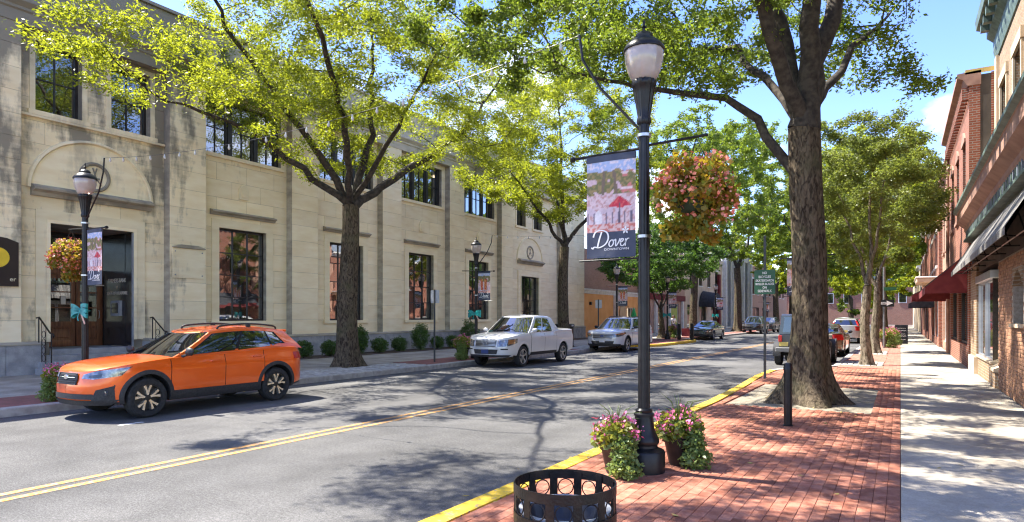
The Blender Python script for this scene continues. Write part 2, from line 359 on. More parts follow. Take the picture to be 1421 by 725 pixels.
KR = [(-3.27,-18),(-3.24,0),(-3.20,9),(-3.17,12.5),(-3.24,15),(-3.42,18.5),(-3.40,20.6),(-3.1,21.6),(-2.3,22.6),(-1.92,23.4),(-1.9,60),(-1.9,140)]
KL = [(-13.3,-18),(-13.3,34.6),(-13.1,35.2),(-12.3,35.9),(-12.05,36.6),(-12.05,44.2),(-12.3,45.0),(-13.2,45.6),(-13.4,46.2),(-13.4,140)]
def resample(P, step):
    out = [P[0]]
    for a, b in zip(P, P[1:]):
        L_ = math.dist(a, b); n = max(1, round(L_/step))
        for k in range(1, n+1): out.append((a[0]+(b[0]-a[0])*k/n, a[1]+(b[1]-a[1])*k/n))
    return out
def poly_prism(name, poly, z0, z1, mat, parent=None):
    b = MB(); b.prism(poly, z0, z1); return b.build(name, mat, parent)
pave_r = struct(poly_prism('pavement', [(1.85,-18),(1.85,140)]+list(reversed([(x+0.15, y) for x, y in KR])), -0.01, 0.128, m_joint))
pave_r.name = 'pavement'
pave_l = struct(poly_prism('pavement', [(x-0.15, y) for x, y in KL]+[(-21.2,140),(-21.2,-18)], -0.01, 0.128, m_joint))
def kerb_stones(P, side, yellow, parent):
    S = resample(P, 1.9)
    for a, b in zip(S, S[1:]):
        if b[1] < 1.5 or a[1] > 75: continue
        dx, dy = b[0]-a[0], b[1]-a[1]; l = math.hypot(dx, dy)
        if l < 0.05: continue
        nx, ny = dy/l*side, -dx/l*side
        g_ = 0.004/l; a2 = (a[0]+dx*g_, a[1]+dy*g_); b2 = (b[0]-dx*g_, b[1]-dy*g_)
        j = random.uniform(-0.003, 0.003); w = 0.2; t = 0.155+j; c = 0.02
        k = MB(); vs = []
        for p in (a2, b2):
            for (o_, z) in ((0,-0.02),(0,t-c),(c,t),(w,t),(w,-0.02)): vs.append((p[0]+nx*o_, p[1]+ny*o_, z))
        k.add(vs, [(0,1,6,5),(1,2,7,6),(2,3,8,7),(3,4,9,8),(4,0,5,9),(4,3,2,1,0),(5,6,7,8,9)])
        k.build('kerb_stone', m_yellow if yellow(0.5*(a[1]+b[1])) else m_kerb, parent)
kerb_stones(KR, 1, lambda y: y < 21.0, pave_r)
kerb_stones(KL, -1, lambda y: 34.8 < y < 45.8, pave_l)

# brick pavers on the right: nearest ones single, the rest joined, plain sheet far away
PIT = (-2.75, -0.40, 12.1, 16.2)
def kerb_x(P, y):
    for a, b in zip(P, P[1:]):
        if a[1] <= y <= b[1]: return a[0]+(b[0]-a[0])*(y-a[1])/max(1e-6, b[1]-a[1])
    return P[-1][0]
def brick_mesh(name, lx, ly, lz, b, mat):
    k = MB(); x, y = lx/2, ly/2
    k.add([(-x,-y,-lz),(x,-y,-lz),(x,y,-lz),(-x,y,-lz),(-x,-y,-b),(x,-y,-b),(x,y,-b),(-x,y,-b),(-x+b,-y+b,0),(x-b,-y+b,0),(x-b,y-b,0),(-x+b,y-b,0)],
          [(0,1,5,4),(1,2,6,5),(2,3,7,6),(3,0,4,7),(4,5,9,8),(5,6,10,9),(6,7,11,10),(7,4,8,11),(8,9,10,11)])
    return k.mesh(name, mat, fix=False)
pm = brick_mesh('brick', 0.1012, 0.2016, 0.04, 0.003, m_paver)
cells = []
for i in range(31):
    x = -0.052-i*0.1035
    off = 0.1 if i % 2 else 0.0
    for j in range(112):
        y = 2.3+off+j*0.204
        kx = kerb_x(KR, y)
        if x-0.05 < kx+0.205 or (PIT[0]-0.03 < x < PIT[1]+0.03 and PIT[2]-0.08 < y < PIT[3]+0.08) or y > 22.3: continue
        p = proj_px(x, y, 0.15)
        if p is None or p[0] < -60 or p[0] > 1480 or p[1] > 800: continue
        vis = 0 <= p[0] <= 1421 and p[1] < 720
        cells.append((p[2]+(0 if vis else 50), x, y))
cells.sort()
BV = np.array([v.co[:] for v in pm.vertices]); BF = [tuple(p.vertices) for p in pm.polygons]
far_v = []; far_f = []
for n, (_, x, y) in enumerate(cells):
    dz = random.uniform(-0.0025, 0.0025); rx, ry = random.uniform(-0.012, 0.012), random.uniform(-0.007, 0.007)
    if n < 300:
        obj('brick', pm, pave_r, (x, y, 0.15+dz), (ry, rx, random.uniform(-0.012, 0.012)))
    else:
        V = BV.copy(); V[:, 2] += 0.15+dz+V[:, 0]*rx+V[:, 1]*ry; V[:, 0] += x; V[:, 1] += y
        far_f.append(np.array(BF)+len(far_v)*12); far_v.append(V)
o = obj('brick_field', npmesh('brick_field', np.concatenate(far_v), np.concatenate(far_f), m_paver_far), pave_r); o['kind'] = 'stuff'
def brick_sheet_mat(name, c1, c2, mo):
    m, nt, b = _nt(name); N = nt.nodes; L = nt.links; b.inputs['Roughness'].default_value = 0.9
    ge = N.new('ShaderNodeNewGeometry'); mp = N.new('ShaderNodeMapping'); mp.inputs['Rotation'].default_value = (0, 0, R(90)); L.new(ge.outputs['Position'], mp.inputs[0])
    br = N.new('ShaderNodeTexBrick'); br.inputs['Scale'].default_value = 1; br.inputs['Brick Width'].default_value = 0.204; br.inputs['Row Height'].default_value = 0.1035; br.inputs['Mortar Size'].default_value = 0.004
    br.inputs['Color1'].default_value = rgba(c1); br.inputs['Color2'].default_value = rgba(c2); br.inputs['Mortar'].default_value = rgba(mo)
    L.new(mp.outputs[0], br.inputs['Vector']); L.new(br.outputs[0], b.inputs['Base Color']); return m
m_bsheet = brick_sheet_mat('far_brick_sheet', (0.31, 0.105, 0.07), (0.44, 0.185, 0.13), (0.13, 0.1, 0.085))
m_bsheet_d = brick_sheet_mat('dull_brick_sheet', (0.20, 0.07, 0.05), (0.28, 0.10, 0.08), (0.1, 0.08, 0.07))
def sheet(name, x0, x1, y0, y1, z, mat, parent):
    b = MB(); b.box(x0, x1, y0, y1, 0.1, z); return b.build(name, mat, parent)
sheet('brick_border', -0.45, -0.012, 22.4, 90, 0.147, m_bsheet, pave_r)
sheet('brick_border', -1.72, -0.46, 22.8, 23.9, 0.147, m_bsheet, pave_r)
sheet('brick_border', -1.72, -0.46, 26.2, 31.4, 0.147, m_bsheet, pave_r)
sheet('brick_border', -1.72, -0.46, 34.2, 90, 0.147, m_bsheet, pave_r)
# concrete footway slabs (right)
for k in range(26):
    y0 = 1.4+k*1.52
    for (xa, xb) in ((0.004, 1.842),):
        s_ = MB(); s_.cbox(xa, xb, y0+0.004, y0+1.516, 0.10, 0.15+random.uniform(-0.0015, 0.0015), 0.006); s_.build('slab', m_concrete, pave_r)
sheet('concrete_strip', 0.004, 1.842, 40.93, 130, 0.148, m_concrete, pave_r)
# left side: concrete slabs by the wall, strip of setts and brick along the kerb
def slab_row(xa, xb, y0, y1, step, parent, mat, name='slab'):
    n = round((y1-y0)/step)
    for k in range(n):
        a = y0+(y1-y0)*k/n; b = y0+(y1-y0)*(k+1)/n
        q = MB(); q.cbox(xa, xb, a+0.005, b-0.005, 0.10, 0.15+random.uniform(-0.002, 0.002), 0.006); q.build(name, mat, parent)
slab_row(-17.15, -15.21, 2, 60, 1.9, pave_l, m_concrete); slab_row(-19.15, -17.16, 2, 60, 1.9, pave_l, m_concrete)
sheet('concrete_strip', -21.1, -19.16, -5, 12.4, 0.148, m_concrete, pave_l)
sheet('concrete_strip', -21.1, -19.16, 44.6, 130, 0.148, m_concrete, pave_l)
sheet('concrete_strip', -19.15, -15.21, 60.05, 130, 0.148, m_concrete, pave_l)
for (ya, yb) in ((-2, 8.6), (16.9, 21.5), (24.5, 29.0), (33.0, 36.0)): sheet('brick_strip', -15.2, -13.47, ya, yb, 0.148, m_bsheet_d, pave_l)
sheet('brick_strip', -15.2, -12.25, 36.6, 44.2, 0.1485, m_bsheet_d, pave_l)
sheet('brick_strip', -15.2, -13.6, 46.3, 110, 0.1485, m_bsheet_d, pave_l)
sm = brick_mesh('sett', 0.165, 0.165, 0.04, 0.012, m_setts)
setv = []; setf = []; ns = 0
SV = np.array([v.co[:] for v in sm.vertices]); SF = [tuple(p.vertices) for p in sm.polygons]
for (xa, xb, ya, yb, par, hole) in ((-15.2,-13.47,8.6,16.9,'l',(-15.95,-14.85,14.4,15.6)),(-15.2,-13.47,21.5,24.5,'l',None),(-15.2,-13.47,29,33,'l',(-16,-14.8,30.2,31.4)),(-1.72,-0.46,23.9,26.2,'r',(-1.25,-0.7,24.25,24.85)),(-1.72,-0.46,31.4,34.2,'r',(-1.2,-0.65,32.3,32.9))):
    x = xa+0.09
    while x < xb-0.06:
        y = ya+0.09
        while y < yb-0.06:
            if not (hole and hole[0] < x < hole[1] and hole[2] < y < hole[3]):
                V = SV.copy(); a = random.uniform(-0.08, 0.08); ca, sa = math.cos(a), math.sin(a)
                V[:, :2] = np.stack([V[:, 0]*ca-V[:, 1]*sa, V[:, 0]*sa+V[:, 1]*ca], 1)*random.uniform(0.9, 1.03); V += (x, y, 0.15+random.uniform(-0.008, 0.004))
                setf.append(np.array(SF)+ns*12); setv.append(V); ns += 1
            y += 0.175
        x += 0.175
m_setts2 = MAT('setts_field', (0.30, 0.28, 0.25), (0.46, 0.44, 0.40), scale=8, rough=0.9, bump=0.3, bscale=60, isl=0.22)
tag(obj('granite_setts', npmesh('granite_setts', np.concatenate(setv), np.concatenate(setf), m_setts2), pave_l), kind='stuff')
b = MB(); b.box(PIT[0], PIT[1], PIT[2], PIT[3], 0.09, 0.137)
struct(b.build('tree_pit', m_litter))
# planting bed along the bank wall
b = MB(); b.box(-20.7, -19.2, 12.45, 44.5, 0.1, 0.165); struct(b.build('planting_bed', m_soil))

# ---------------------------------------------------------------- bank building on the left
def limestone(name, base, light, stain=1.0, z0=4.5, z1=10.5):
    m, nt, b = _nt(name); N = nt.nodes; L = nt.links
    b.inputs['Roughness'].default_value = 0.9; b.inputs['Specular IOR Level'].default_value = 0.2
    ge = N.new('ShaderNodeNewGeometry'); oi = N.new('ShaderNodeObjectInfo')
    n1 = N.new('ShaderNodeTexNoise'); n1.inputs['Scale'].default_value = 2.2; n1.inputs['Detail'].default_value = 8
    mp1 = N.new('ShaderNodeMapping'); mp1.inputs['Scale'].default_value = (1, 0.6, 2.2); L.new(ge.outputs['Position'], mp1.inputs[0]); L.new(mp1.outputs[0], n1.inputs['Vector'])
    rp = N.new('ShaderNodeValToRGB'); rp.color_ramp.elements[0].color = rgba(base); rp.color_ramp.elements[1].color = rgba(light)
    rp.color_ramp.elements[0].position = 0.3; rp.color_ramp.elements[1].position = 0.7; L.new(n1.outputs['Fac'], rp.inputs[0])
    hs = N.new('ShaderNodeHueSaturation'); mr = N.new('ShaderNodeMapRange'); mr.inputs[3].default_value = 0.93; mr.inputs[4].default_value = 1.05
    L.new(oi.outputs['Random'], mr.inputs[0]); L.new(mr.outputs[0], hs.inputs['Value']); L.new(rp.outputs[0], hs.inputs['Color'])
    # grey weathering: broad patches pulled into drips, streaked by lighter horizontal wash marks
    mp2 = N.new('ShaderNodeMapping'); mp2.inputs['Scale'].default_value = (1.0, 1.05, 0.34); L.new(ge.outputs['Position'], mp2.inputs[0])
    n2 = N.new('ShaderNodeTexNoise'); n2.inputs['Scale'].default_value = 1.25; n2.inputs['Detail'].default_value = 9; n2.inputs['Roughness'].default_value = 0.62; L.new(mp2.outputs[0], n2.inputs['Vector'])
    mp3 = N.new('ShaderNodeMapping'); mp3.inputs['Scale'].default_value = (0.8, 0.8, 4.0); L.new(ge.outputs['Position'], mp3.inputs[0])
    n3 = N.new('ShaderNodeTexNoise'); n3.inputs['Scale'].default_value = 2.0; n3.inputs['Detail'].default_value = 6; L.new(mp3.outputs[0], n3.inputs['Vector'])
    sp = N.new('ShaderNodeSeparateXYZ'); L.new(ge.outputs['Position'], sp.inputs[0])
    zz = N.new('ShaderNodeMapRange'); zz.inputs[1].default_value = z0; zz.inputs[2].default_value = z1; zz.inputs[3].default_value = -0.10; zz.inputs[4].default_value = 0.17; L.new(sp.outputs[2], zz.inputs[0])
    yy = N.new('ShaderNodeMapRange'); yy.inputs[1].default_value = 11.8; yy.inputs[2].default_value = 15.5; yy.inputs[3].default_value = 0.10*stain; yy.inputs[4].default_value = -0.20; L.new(sp.outputs[1], yy.inputs[0])
    a1 = N.new('ShaderNodeMath'); L.new(n2.outputs['Fac'], a1.inputs[0]); L.new(zz.outputs[0], a1.inputs[1])
    a2 = N.new('ShaderNodeMath'); L.new(a1.outputs[0], a2.inputs[0]); L.new(yy.outputs[0], a2.inputs[1])
    a3 = N.new('ShaderNodeMath'); a3.operation = 'MULTIPLY_ADD'; a3.inputs[1].default_value = 0.16; L.new(n3.outputs['Fac'], a3.inputs[0]); L.new(a2.outputs[0], a3.inputs[2])
    r2 = N.new('ShaderNodeValToRGB'); r2.color_ramp.elements[0].position = 0.60; r2.color_ramp.elements[0].color = (0,0,0,1)
    r2.color_ramp.elements[1].position = 0.74; r2.color_ramp.elements[1].color = (0.9*min(1, stain),)*3+(1,)
    L.new(a3.outputs[0], r2.inputs[0])
    mx = N.new('ShaderNodeMix'); mx.data_type = 'RGBA'; mx.inputs[7].default_value = (0.22, 0.20, 0.16, 1)
    L.new(r2.outputs[0], mx.inputs[0]); L.new(hs.outputs[0], mx.inputs[6]); L.new(mx.outputs[2], b.inputs['Base Color'])
    n4 = N.new('ShaderNodeTexNoise'); n4.inputs['Scale'].default_value = 45; n4.inputs['Detail'].default_value = 4; L.new(ge.outputs['Position'], n4.inputs['Vector'])
    bp = N.new('ShaderNodeBump'); bp.inputs['Strength'].default_value = 0.2; bp.inputs['Distance'].default_value = 0.01; L.new(n4.outputs['Fac'], bp.inputs['Height']); L.new(bp.outputs[0], b.inputs['Normal'])
    return m
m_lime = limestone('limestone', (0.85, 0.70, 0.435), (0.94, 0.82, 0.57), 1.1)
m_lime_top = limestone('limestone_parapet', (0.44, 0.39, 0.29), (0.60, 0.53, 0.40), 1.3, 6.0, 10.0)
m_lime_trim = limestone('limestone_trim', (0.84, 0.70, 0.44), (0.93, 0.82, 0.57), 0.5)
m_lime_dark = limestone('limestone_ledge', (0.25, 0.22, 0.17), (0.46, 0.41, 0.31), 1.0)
m_granite = MAT('granite', (0.24, 0.245, 0.25), (0.36, 0.36, 0.355), scale=3.5, rough=0.75, bump=0.2, bscale=80, rnd=0.1)
speckle(m_granite, 90, 0.15)
m_frame = MAT('dark_frame', (0.015, 0.013, 0.012), (0.03, 0.026, 0.024), scale=10, rough=0.45)
m_pane = glass_mat('window_glass', (0.02, 0.02, 0.018), 0.5, 0.42)
m_room = MAT('room', (0.20, 0.16, 0.12), (0.30, 0.25, 0.19), scale=0.8, rough=0.9)
m_blind = MAT('blind', (0.50, 0.47, 0.40), (0.62, 0.6, 0.52), scale=3, rough=0.8)
m_wood = MAT('door_wood', (0.13, 0.045, 0.018), (0.24, 0.095, 0.04), scale=3.5, rough=0.4, stretch=(6, 6, 0.6), coat=0.3)
m_cold = MAT('polished_dark_stone', (0.012, 0.012, 0.014), (0.03, 0.03, 0.033), scale=5, rough=0.18)
def emit_mat(name, col, s):
    m, nt, b = _nt(name); b.inputs['Emission Color'].default_value = rgba(col); b.inputs['Emission Strength'].default_value = s; b.inputs['Base Color'].default_value = rgba(col); return m
m_lit = emit_mat('ceiling_lamp', (1.0, 0.80, 0.52), 2.2)

XB, XP = -21.0, -20.67            # bay face, pilaster face
bank = thing('bank_building', 'long cream limestone bank building with tall black windows and an arched entrance', 'building', (XB, 20, 0))
PIL = [(2.0, 7.95), (12.12, 13.42), (17.1, 18.42), (22.3, 23.62), (27.5, 28.82), (32.72, 34.0), (40.6, 44.55)]
BAY = [(7.95, 12.12), (13.42, 17.1), (18.42, 22.3), (23.62, 27.5), (28.82, 32.72), (34.0, 40.6)]
GW = [(14.12, 16.13), (19.33, 21.34), (24.5, 26.5), (29.7, 31.72)]            # tall ground-floor windows
UW = [(13.62, 16.82), (18.8, 22.0), (24.0, 27.2), (29.2, 32.4)]
GZ, UZ = (1.60, 4.98), (7.62, 9.62)
DOOR1, DOOR2 = (8.76, 11.10), (35.5, 37.85)
U2 = [(8.40, 9.62), (10.44, 11.66), (35.0, 36.15), (37.2, 38.35)]
holes = [(a, b_, *GZ) for a, b_ in GW]+[(a, b_, *UZ) for a, b_ in UW+U2]+[(DOOR1[0], DOOR1[1], 0.0, 4.46), (DOOR2[0], DOOR2[1], 1.3, 4.4)]
ZB, ZT = 1.02, 9.85
# backing masonry behind the blocks
wl = MB(); rects = [(2.0, 44.55, 0.0, ZT)]
for h in holes: rects = subtract(rects, h)
for (a, b_, c, d) in rects: wl.box(XB-0.45, XB-0.012, a, b_, c, d)
wall = wl.build('wall', m_lime_dark, bank, world=True)
pb = MB()
for (a, b_) in PIL: pb.box(XB-0.013, XP-0.012, a, b_, 0, ZT)
pb.build('pilaster_core', m_lime_dark, bank, world=True)['kind'] = 'stuff'
# ashlar blocks
CH = (ZT-ZB)/14.0
blocks = []
for (a, b_), face in [(p, XP) for p in PIL]+[(p, XB) for p in BAY]:
    for r in range(14):
        z0 = ZB+r*CH; z1 = z0+CH
        if face == XP: cuts = [a, b_] if b_-a < 2 else [a]+[a+(b_-a)*k/3+(0.5 if r % 2 else 0) for k in (1, 2)]+[b_]
        else:
            st = (b_-a)/3.0; cuts = [a]+[a+st*(k+(0.5 if r % 2 else 0)) for k in range(0 if r % 2 else 1, 3)]+[b_]
        for c0, c1 in zip(cuts, cuts[1:]):
            rr = [(c0, c1, z0, z1)]
            for h in holes: rr = subtract(rr, h)
            for q in rr:
                if q[1]-q[0] > 0.04 and q[3]-q[2] > 0.04: blocks.append((face, q))
def block_mb(face, q, back):
    (a, b_, c, d) = q; e = 0.0035; a += e; b_ -= e; c += e; d -= e; n = 0.006; k = MB()
    k.add([(back,a,c),(back,b_,c),(back,b_,d),(back,a,d),(face-n,a,c),(face-n,b_,c),(face-n,b_,d),(face-n,a,d),
           (face,a+n,c+n),(face,b_-n,c+n),(face,b_-n,d-n),(face,a+n,d-n)],
          [(0,1,5,4),(1,2,6,5),(2,3,7,6),(3,0,4,7),(4,5,9,8),(5,6,10,9),(6,7,11,10),(7,4,8,11)]+[(8,9,10,11)])
    return k
def size_px(face, q):
    p = proj_px(face, (q[0]+q[1])/2, (q[2]+q[3])/2)
    if p is None or p[0] < -40 or p[0] > 1460 or p[1] < -60: return 0
    return (q[1]-q[0])*(q[3]-q[2])/p[2]**2
blocks.sort(key=lambda t: -size_px(*t))
rest = MB()
for i, (face, q) in enumerate(blocks):
    back = (XB-0.02) if face == XB else (XB+0.0)
    k = block_mb(face-(random.uniform(0, 0.003)), q, back)
    if i < 300 and size_px(face, q) > 0: k.build('stone_block', m_lime, wall, world=True)
    else: rest.add(k.v, k.f)
tag(rest.build('stone_field', m_lime, wall, world=True), kind='stuff')
# granite plinth in long blocks
y = 2.0
while y < 44.5:
    y1 = min(44.58, y+1.85)
    for (s0, s1) in ([(y, y1)] if not (y < DOOR1[1]+0.35 and y1 > DOOR1[0]-0.35) else [t for t in ((y, min(y1, DOOR1[0]-0.3)), (max(y, DOOR1[1]+0.3), y1)) if t[1]-t[0] > 0.1]):
        k = MB(); k.cbox(XB-0.3, -20.56, s0+0.003, s1-0.003, 0.05, ZB-0.06, 0.008); k.build('plinth_block', m_granite, bank, world=True)
    y = y1
k = MB(); k.prism([(XB-0.2, ZB-0.06), (-20.54, ZB-0.06), (-20.54, ZB-0.03), (-20.65, ZB+0.035), (XB-0.2, ZB+0.035)], DOOR1[1]+0.3, 44.6, 'y'); k.build('plinth_cap', m_lime_dark, bank, world=True)
k = MB(); k.prism([(XB-0.2, ZB-0.06), (-20.54, ZB-0.06), (-20.54, ZB-0.03), (-20.65, ZB+0.035), (XB-0.2, ZB+0.035)], 2.0, DOOR1[0]-0.3, 'y'); k.build('plinth_cap', m_lime_dark, bank, world=True)
# architrave, cornice, parapet
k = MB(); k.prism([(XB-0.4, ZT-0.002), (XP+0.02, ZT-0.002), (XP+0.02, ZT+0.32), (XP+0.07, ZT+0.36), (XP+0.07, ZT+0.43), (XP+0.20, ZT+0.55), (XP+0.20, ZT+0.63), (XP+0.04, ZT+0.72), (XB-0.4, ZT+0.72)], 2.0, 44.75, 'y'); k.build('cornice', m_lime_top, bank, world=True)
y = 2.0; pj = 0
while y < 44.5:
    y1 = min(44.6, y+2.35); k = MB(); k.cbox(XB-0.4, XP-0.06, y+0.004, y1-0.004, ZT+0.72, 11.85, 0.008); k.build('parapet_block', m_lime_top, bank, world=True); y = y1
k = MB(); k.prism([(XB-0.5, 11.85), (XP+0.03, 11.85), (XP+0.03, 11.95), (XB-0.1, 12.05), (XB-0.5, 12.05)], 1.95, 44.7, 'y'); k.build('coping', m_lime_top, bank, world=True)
# end wall, roof, rooms behind the glass
k = MB(); k.box(-38, XB-0.45, 44.1, 44.5, 0, 11.9); k.build('end_wall', m_lime, bank, world=True)
k = MB(); k.box(-38, XB-0.4, 2.0, 44.1, 10.9, 11.1); k.build('roof', m_room, bank, world=True)
k = MB(); k.box(-26.2, -26.0, 11.9, 44.0, 0.8, 10.8); k.build('inner_wall', m_room, bank, world=True)
k = MB(); k.box(-26, XB-0.46, 2.0, 44.0, 5.3, 5.6); k.build('upper_floor', m_room, bank, world=True)
k = MB(); k.box(-26, XB-0.46, 11.9, 44.0, 0.9, 1.1); k.build('lower_floor', m_room, bank, world=True)
k = MB(); k.box(-26, XB-0.46, 2.0, 44.0, 10.2, 10.4); k.build('ceiling', m_blind, bank, world=True)
k = MB(); k.box(-26.2, XB-0.46, 1.8, 2.0, 0, 10.9); k.build('side_wall', m_room, bank, world=True)
k = MB(); k.box(-26.2, -26.0, 2.0, 11.9, 5.6, 10.8); k.build('inner_wall', m_room, bank, world=True)
for (y, x) in ((14.6,-23.4),(16.0,-23.4),(19.5,-23.6),(30.4,-23.5)):
    k = MB(); k.box(x-0.5, x+0.5, y-0.35, y+0.35, 10.13, 10.19); k.build('ceiling_lamp', m_lit, bank, world=True)
for (y, w, z) in ((15.5, 0.9, 2.3), (20.2, 1.0, 2.0), (25.4, 1.2, 2.2), (30.8, 0.8, 2.4)):
    k = MB(); k.box(-22.9, -22.4, y-w/2, y+w/2, 1.1, z); k.build('furniture', m_blind if w < 1 else m_wood, bank, world=True)

def window(ya, yb, za, zb, cols, rows, depth=0.22, fr=0.07, mun=0.035, sash=False, parent=bank, X=XB, mf=None, mg=None, name='window', sgn=1):
    """frame with glazing bars; every pane its own pane of glass"""
    mf = mf or m_frame; mg = mg or m_pane; x = X-depth*sgn
    f = MB()
    f.box(x-0.05, x+0.05, ya, ya+fr, za, zb); f.box(x-0.05, x+0.05, yb-fr, yb, za, zb)
    f.box(x-0.05, x+0.05, ya+fr, yb-fr, za, za+fr); f.box(x-0.05, x+0.05, ya+fr, yb-fr, zb-fr, zb)
    w = f.build(name, mf, parent, world=True)
    iw = (yb-ya-2*fr)/cols; ih = (zb-za-2*fr)/rows
    for c in range(1, cols):
        y = ya+fr+iw*c; q = MB(); t = mun if not sash else mun*1.6; q.box(x-0.035, x+0.035, y-t/2, y+t/2, za+fr, zb-fr); q.build('glazing_bar', mf, w, world=True)
    for r in range(1, rows):
        z = za+fr+ih*r; q = MB(); q.box(x-0.032, x+0.032, ya+fr, yb-fr, z-mun/2, z+mun/2); q.build('glazing_bar', mf, w, world=True)
    for c in range(cols):
        for r in range(rows):
            j = random.uniform(-0.002, 0.002)
            y0, y1, z0, z1 = ya+fr+iw*c, ya+fr+iw*(c+1), za+fr+ih*r, za+fr+ih*(r+1)
            q = MB(); q.add([(x+j, y0, z0), (x-j, y1, z0), (x+j*0.5, y1, z1), (x-j, y0, z1)], [(0,1,2,3)]); q.build('pane', mg, w, world=True, fix=False)
    return w
def surround(ya, yb, za, zb, wd, th, parent, mat, X=XB, sill=True):
    k = MB(); k.box(X, X+th, ya-wd, ya, za, zb+wd); k.box(X, X+th, yb, yb+wd, za, zb+wd); k.box(X, X+th, ya, yb, zb, zb+wd)
    k.build('architrave', mat, parent, world=True)
    if sill:
        k = MB(); k.box(X-0.2, X+0.10, ya-wd-0.05, yb+wd+0.05, za-0.13, za); k.build('sill', mat, parent, world=True)
def hood(yc, half, z, parent, X=XB, out=0.2):
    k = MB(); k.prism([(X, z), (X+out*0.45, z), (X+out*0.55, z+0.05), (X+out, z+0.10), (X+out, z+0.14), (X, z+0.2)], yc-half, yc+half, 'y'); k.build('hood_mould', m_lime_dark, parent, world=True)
for (a, b_) in GW:
    w = window(a, b_, GZ[0], GZ[1], 3, 4)
    surround(a, b_, GZ[0], GZ[1], 0.30, 0.03, w, m_lime_trim); hood((a+b_)/2, 1.36, 5.42, w)
    yc = (a+b_)/2; k = MB(); k.prism([(yc-0.2, 6.12), (yc+0.2, 6.12), (yc+0.2, 6.5), (yc+0.12, 6.62), (yc, 6.72), (yc-0.12, 6.62), (yc-0.2, 6.5)], XB, XB+0.06, 'x')
    k.box(XB+0.06, XB+0.085, yc-0.1, yc+0.1, 6.2, 6.48); k.build('carved_shield', m_lime_trim, bank, world=True)
for i, (a, b_) in enumerate(UW):
    t = (b_-a-0.3)/3.0
    for j in range(3):
        y0 = a+0.02+j*(t+0.13); w = window(y0, y0+t, UZ[0], UZ[1], 2, 2, depth=0.26, fr=0.075, mun=0.03)
    for y in (a+0.02+t+0.065, a+0.02+2*t+0.195): 
        k = MB(); k.box(XB-0.34, XB-0.18, y-0.063, y+0.063, UZ[0], UZ[1]); k.build('mullion', m_frame, bank, world=True)
    k = MB(); k.box(XB-0.36, XB-0.16, b_-0.16, b_, UZ[0], UZ[1]); k.build('mullion', m_frame, bank, world=True)
    k = MB(); k.box(XB-0.25, XB+0.09, a-0.12, b_+0.12, UZ[0]-0.13, UZ[0]); k.build('sill', m_lime_trim, bank, world=True)
    k = MB(); k.box(XB-0.9, XB-0.85, a+0.1, b_-0.1, 9.0 if i % 2 else 9.3, 10.1); k.build('blind', m_blind, bank, world=True)
for (a, b_) in U2:
    w = window(a, b_, UZ[0], UZ[1], 2, 2, depth=0.3, fr=0.08, mun=0.035); surround(a, b_, UZ[0], UZ[1], 0.14, 0.025, w, m_lime_trim, sill=True)
k = MB(); k.box(XB, XB+0.10, 7.96, 12.1, UZ[0]-0.2, UZ[0]-0.135); k.build('sill_course', m_lime_trim, bank, world=True)

def arch_entrance(dr, zt, spring, rad, open_):
    yc = (dr[0]+dr[1])/2+0.03; w = 0.36
    k = MB(); n = 28
    P = [(yc+rad*math.cos(math.pi*i/n), spring+rad*0.93*math.sin(math.pi*i/n)) for i in range(n+1)]
    k.prism(P, XB-0.01, XB+0.018, 'x'); ty = k.build('tympanum', m_lime_trim, bank, world=True)
    k = MB(); Q = [(yc+(rad+0.13)*math.cos(math.pi*i/n), spring+(rad+0.13)*0.93*math.sin(math.pi*i/n)) for i in range(n+1)]
    vs = []; fs = []
    for (p, q) in zip(P, Q):
        vs += [(XB+0.019, p[0], p[1]), (XB+0.09, p[0]+(q[0]-p[0])*0.25, p[1]+(q[1]-p[1])*0.3), (XB+0.07, p[0]+(q[0]-p[0])*0.8, p[1]+(q[1]-p[1])*0.8), (XB, q[0], q[1])]
    for i in range(n):
        for j in range(3): fs.append((i*4+j, i*4+j+1, i*4+j+5, i*4+j+4))
    k.add(vs, fs); k.build('arch_moulding', m_lime_trim, ty, world=True)
    k = MB(); k.torus((XB+0.03, yc, spring+0.58), 0.40, 0.055, 'x', 32, 8); k.build('medallion_ring', m_lime_dark, ty, world=True)
    k = MB()
    for s_ in (-1, 1): k.tube([(XB+0.03, yc+s_*0.18, spring+0.36), (XB+0.035, yc+s_*0.04, spring+0.55), (XB+0.03, yc-s_*0.06, spring+0.86)], 0.02, 5)
    k.box(XB+0.018, XB+0.045, yc-0.14, yc+0.14, spring+0.52, spring+0.57); k.build('carved_emblem', m_lime_dark, ty, world=True)
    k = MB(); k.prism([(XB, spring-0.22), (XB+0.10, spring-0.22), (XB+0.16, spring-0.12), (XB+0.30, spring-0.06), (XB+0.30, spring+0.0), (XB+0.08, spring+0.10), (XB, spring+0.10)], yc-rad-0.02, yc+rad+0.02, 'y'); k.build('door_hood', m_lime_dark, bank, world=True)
    k = MB(); k.box(XB, XB+0.05, dr[0]-w, dr[0]-0.001, 1.03, zt+w); k.box(XB, XB+0.05, dr[1]+0.001, dr[1]+w, 1.03, zt+w); k.box(XB, XB+0.05, dr[0]-0.001, dr[1]+0.001, zt, zt+w); k.build('door_surround', m_lime_trim, bank, world=True)
    k = MB(); k.box(XB+0.05, XB+0.075, dr[0]-0.09, dr[0], 1.03, zt+0.09); k.box(XB+0.05, XB+0.075, dr[1], dr[1]+0.09, 1.03, zt+0.09); k.box(XB+0.05, XB+0.075, dr[0], dr[1], zt, zt+0.09); k.build('surround_bead', m_lime_trim, bank, world=True)
arch_entrance(DOOR1, 4.46, 5.42, 1.66, True)
arch_entrance(DOOR2, 4.40, 5.42, 1.60, False)
w = window(DOOR2[0], DOOR2[1], 1.3, 4.4, 3, 4, name='window')
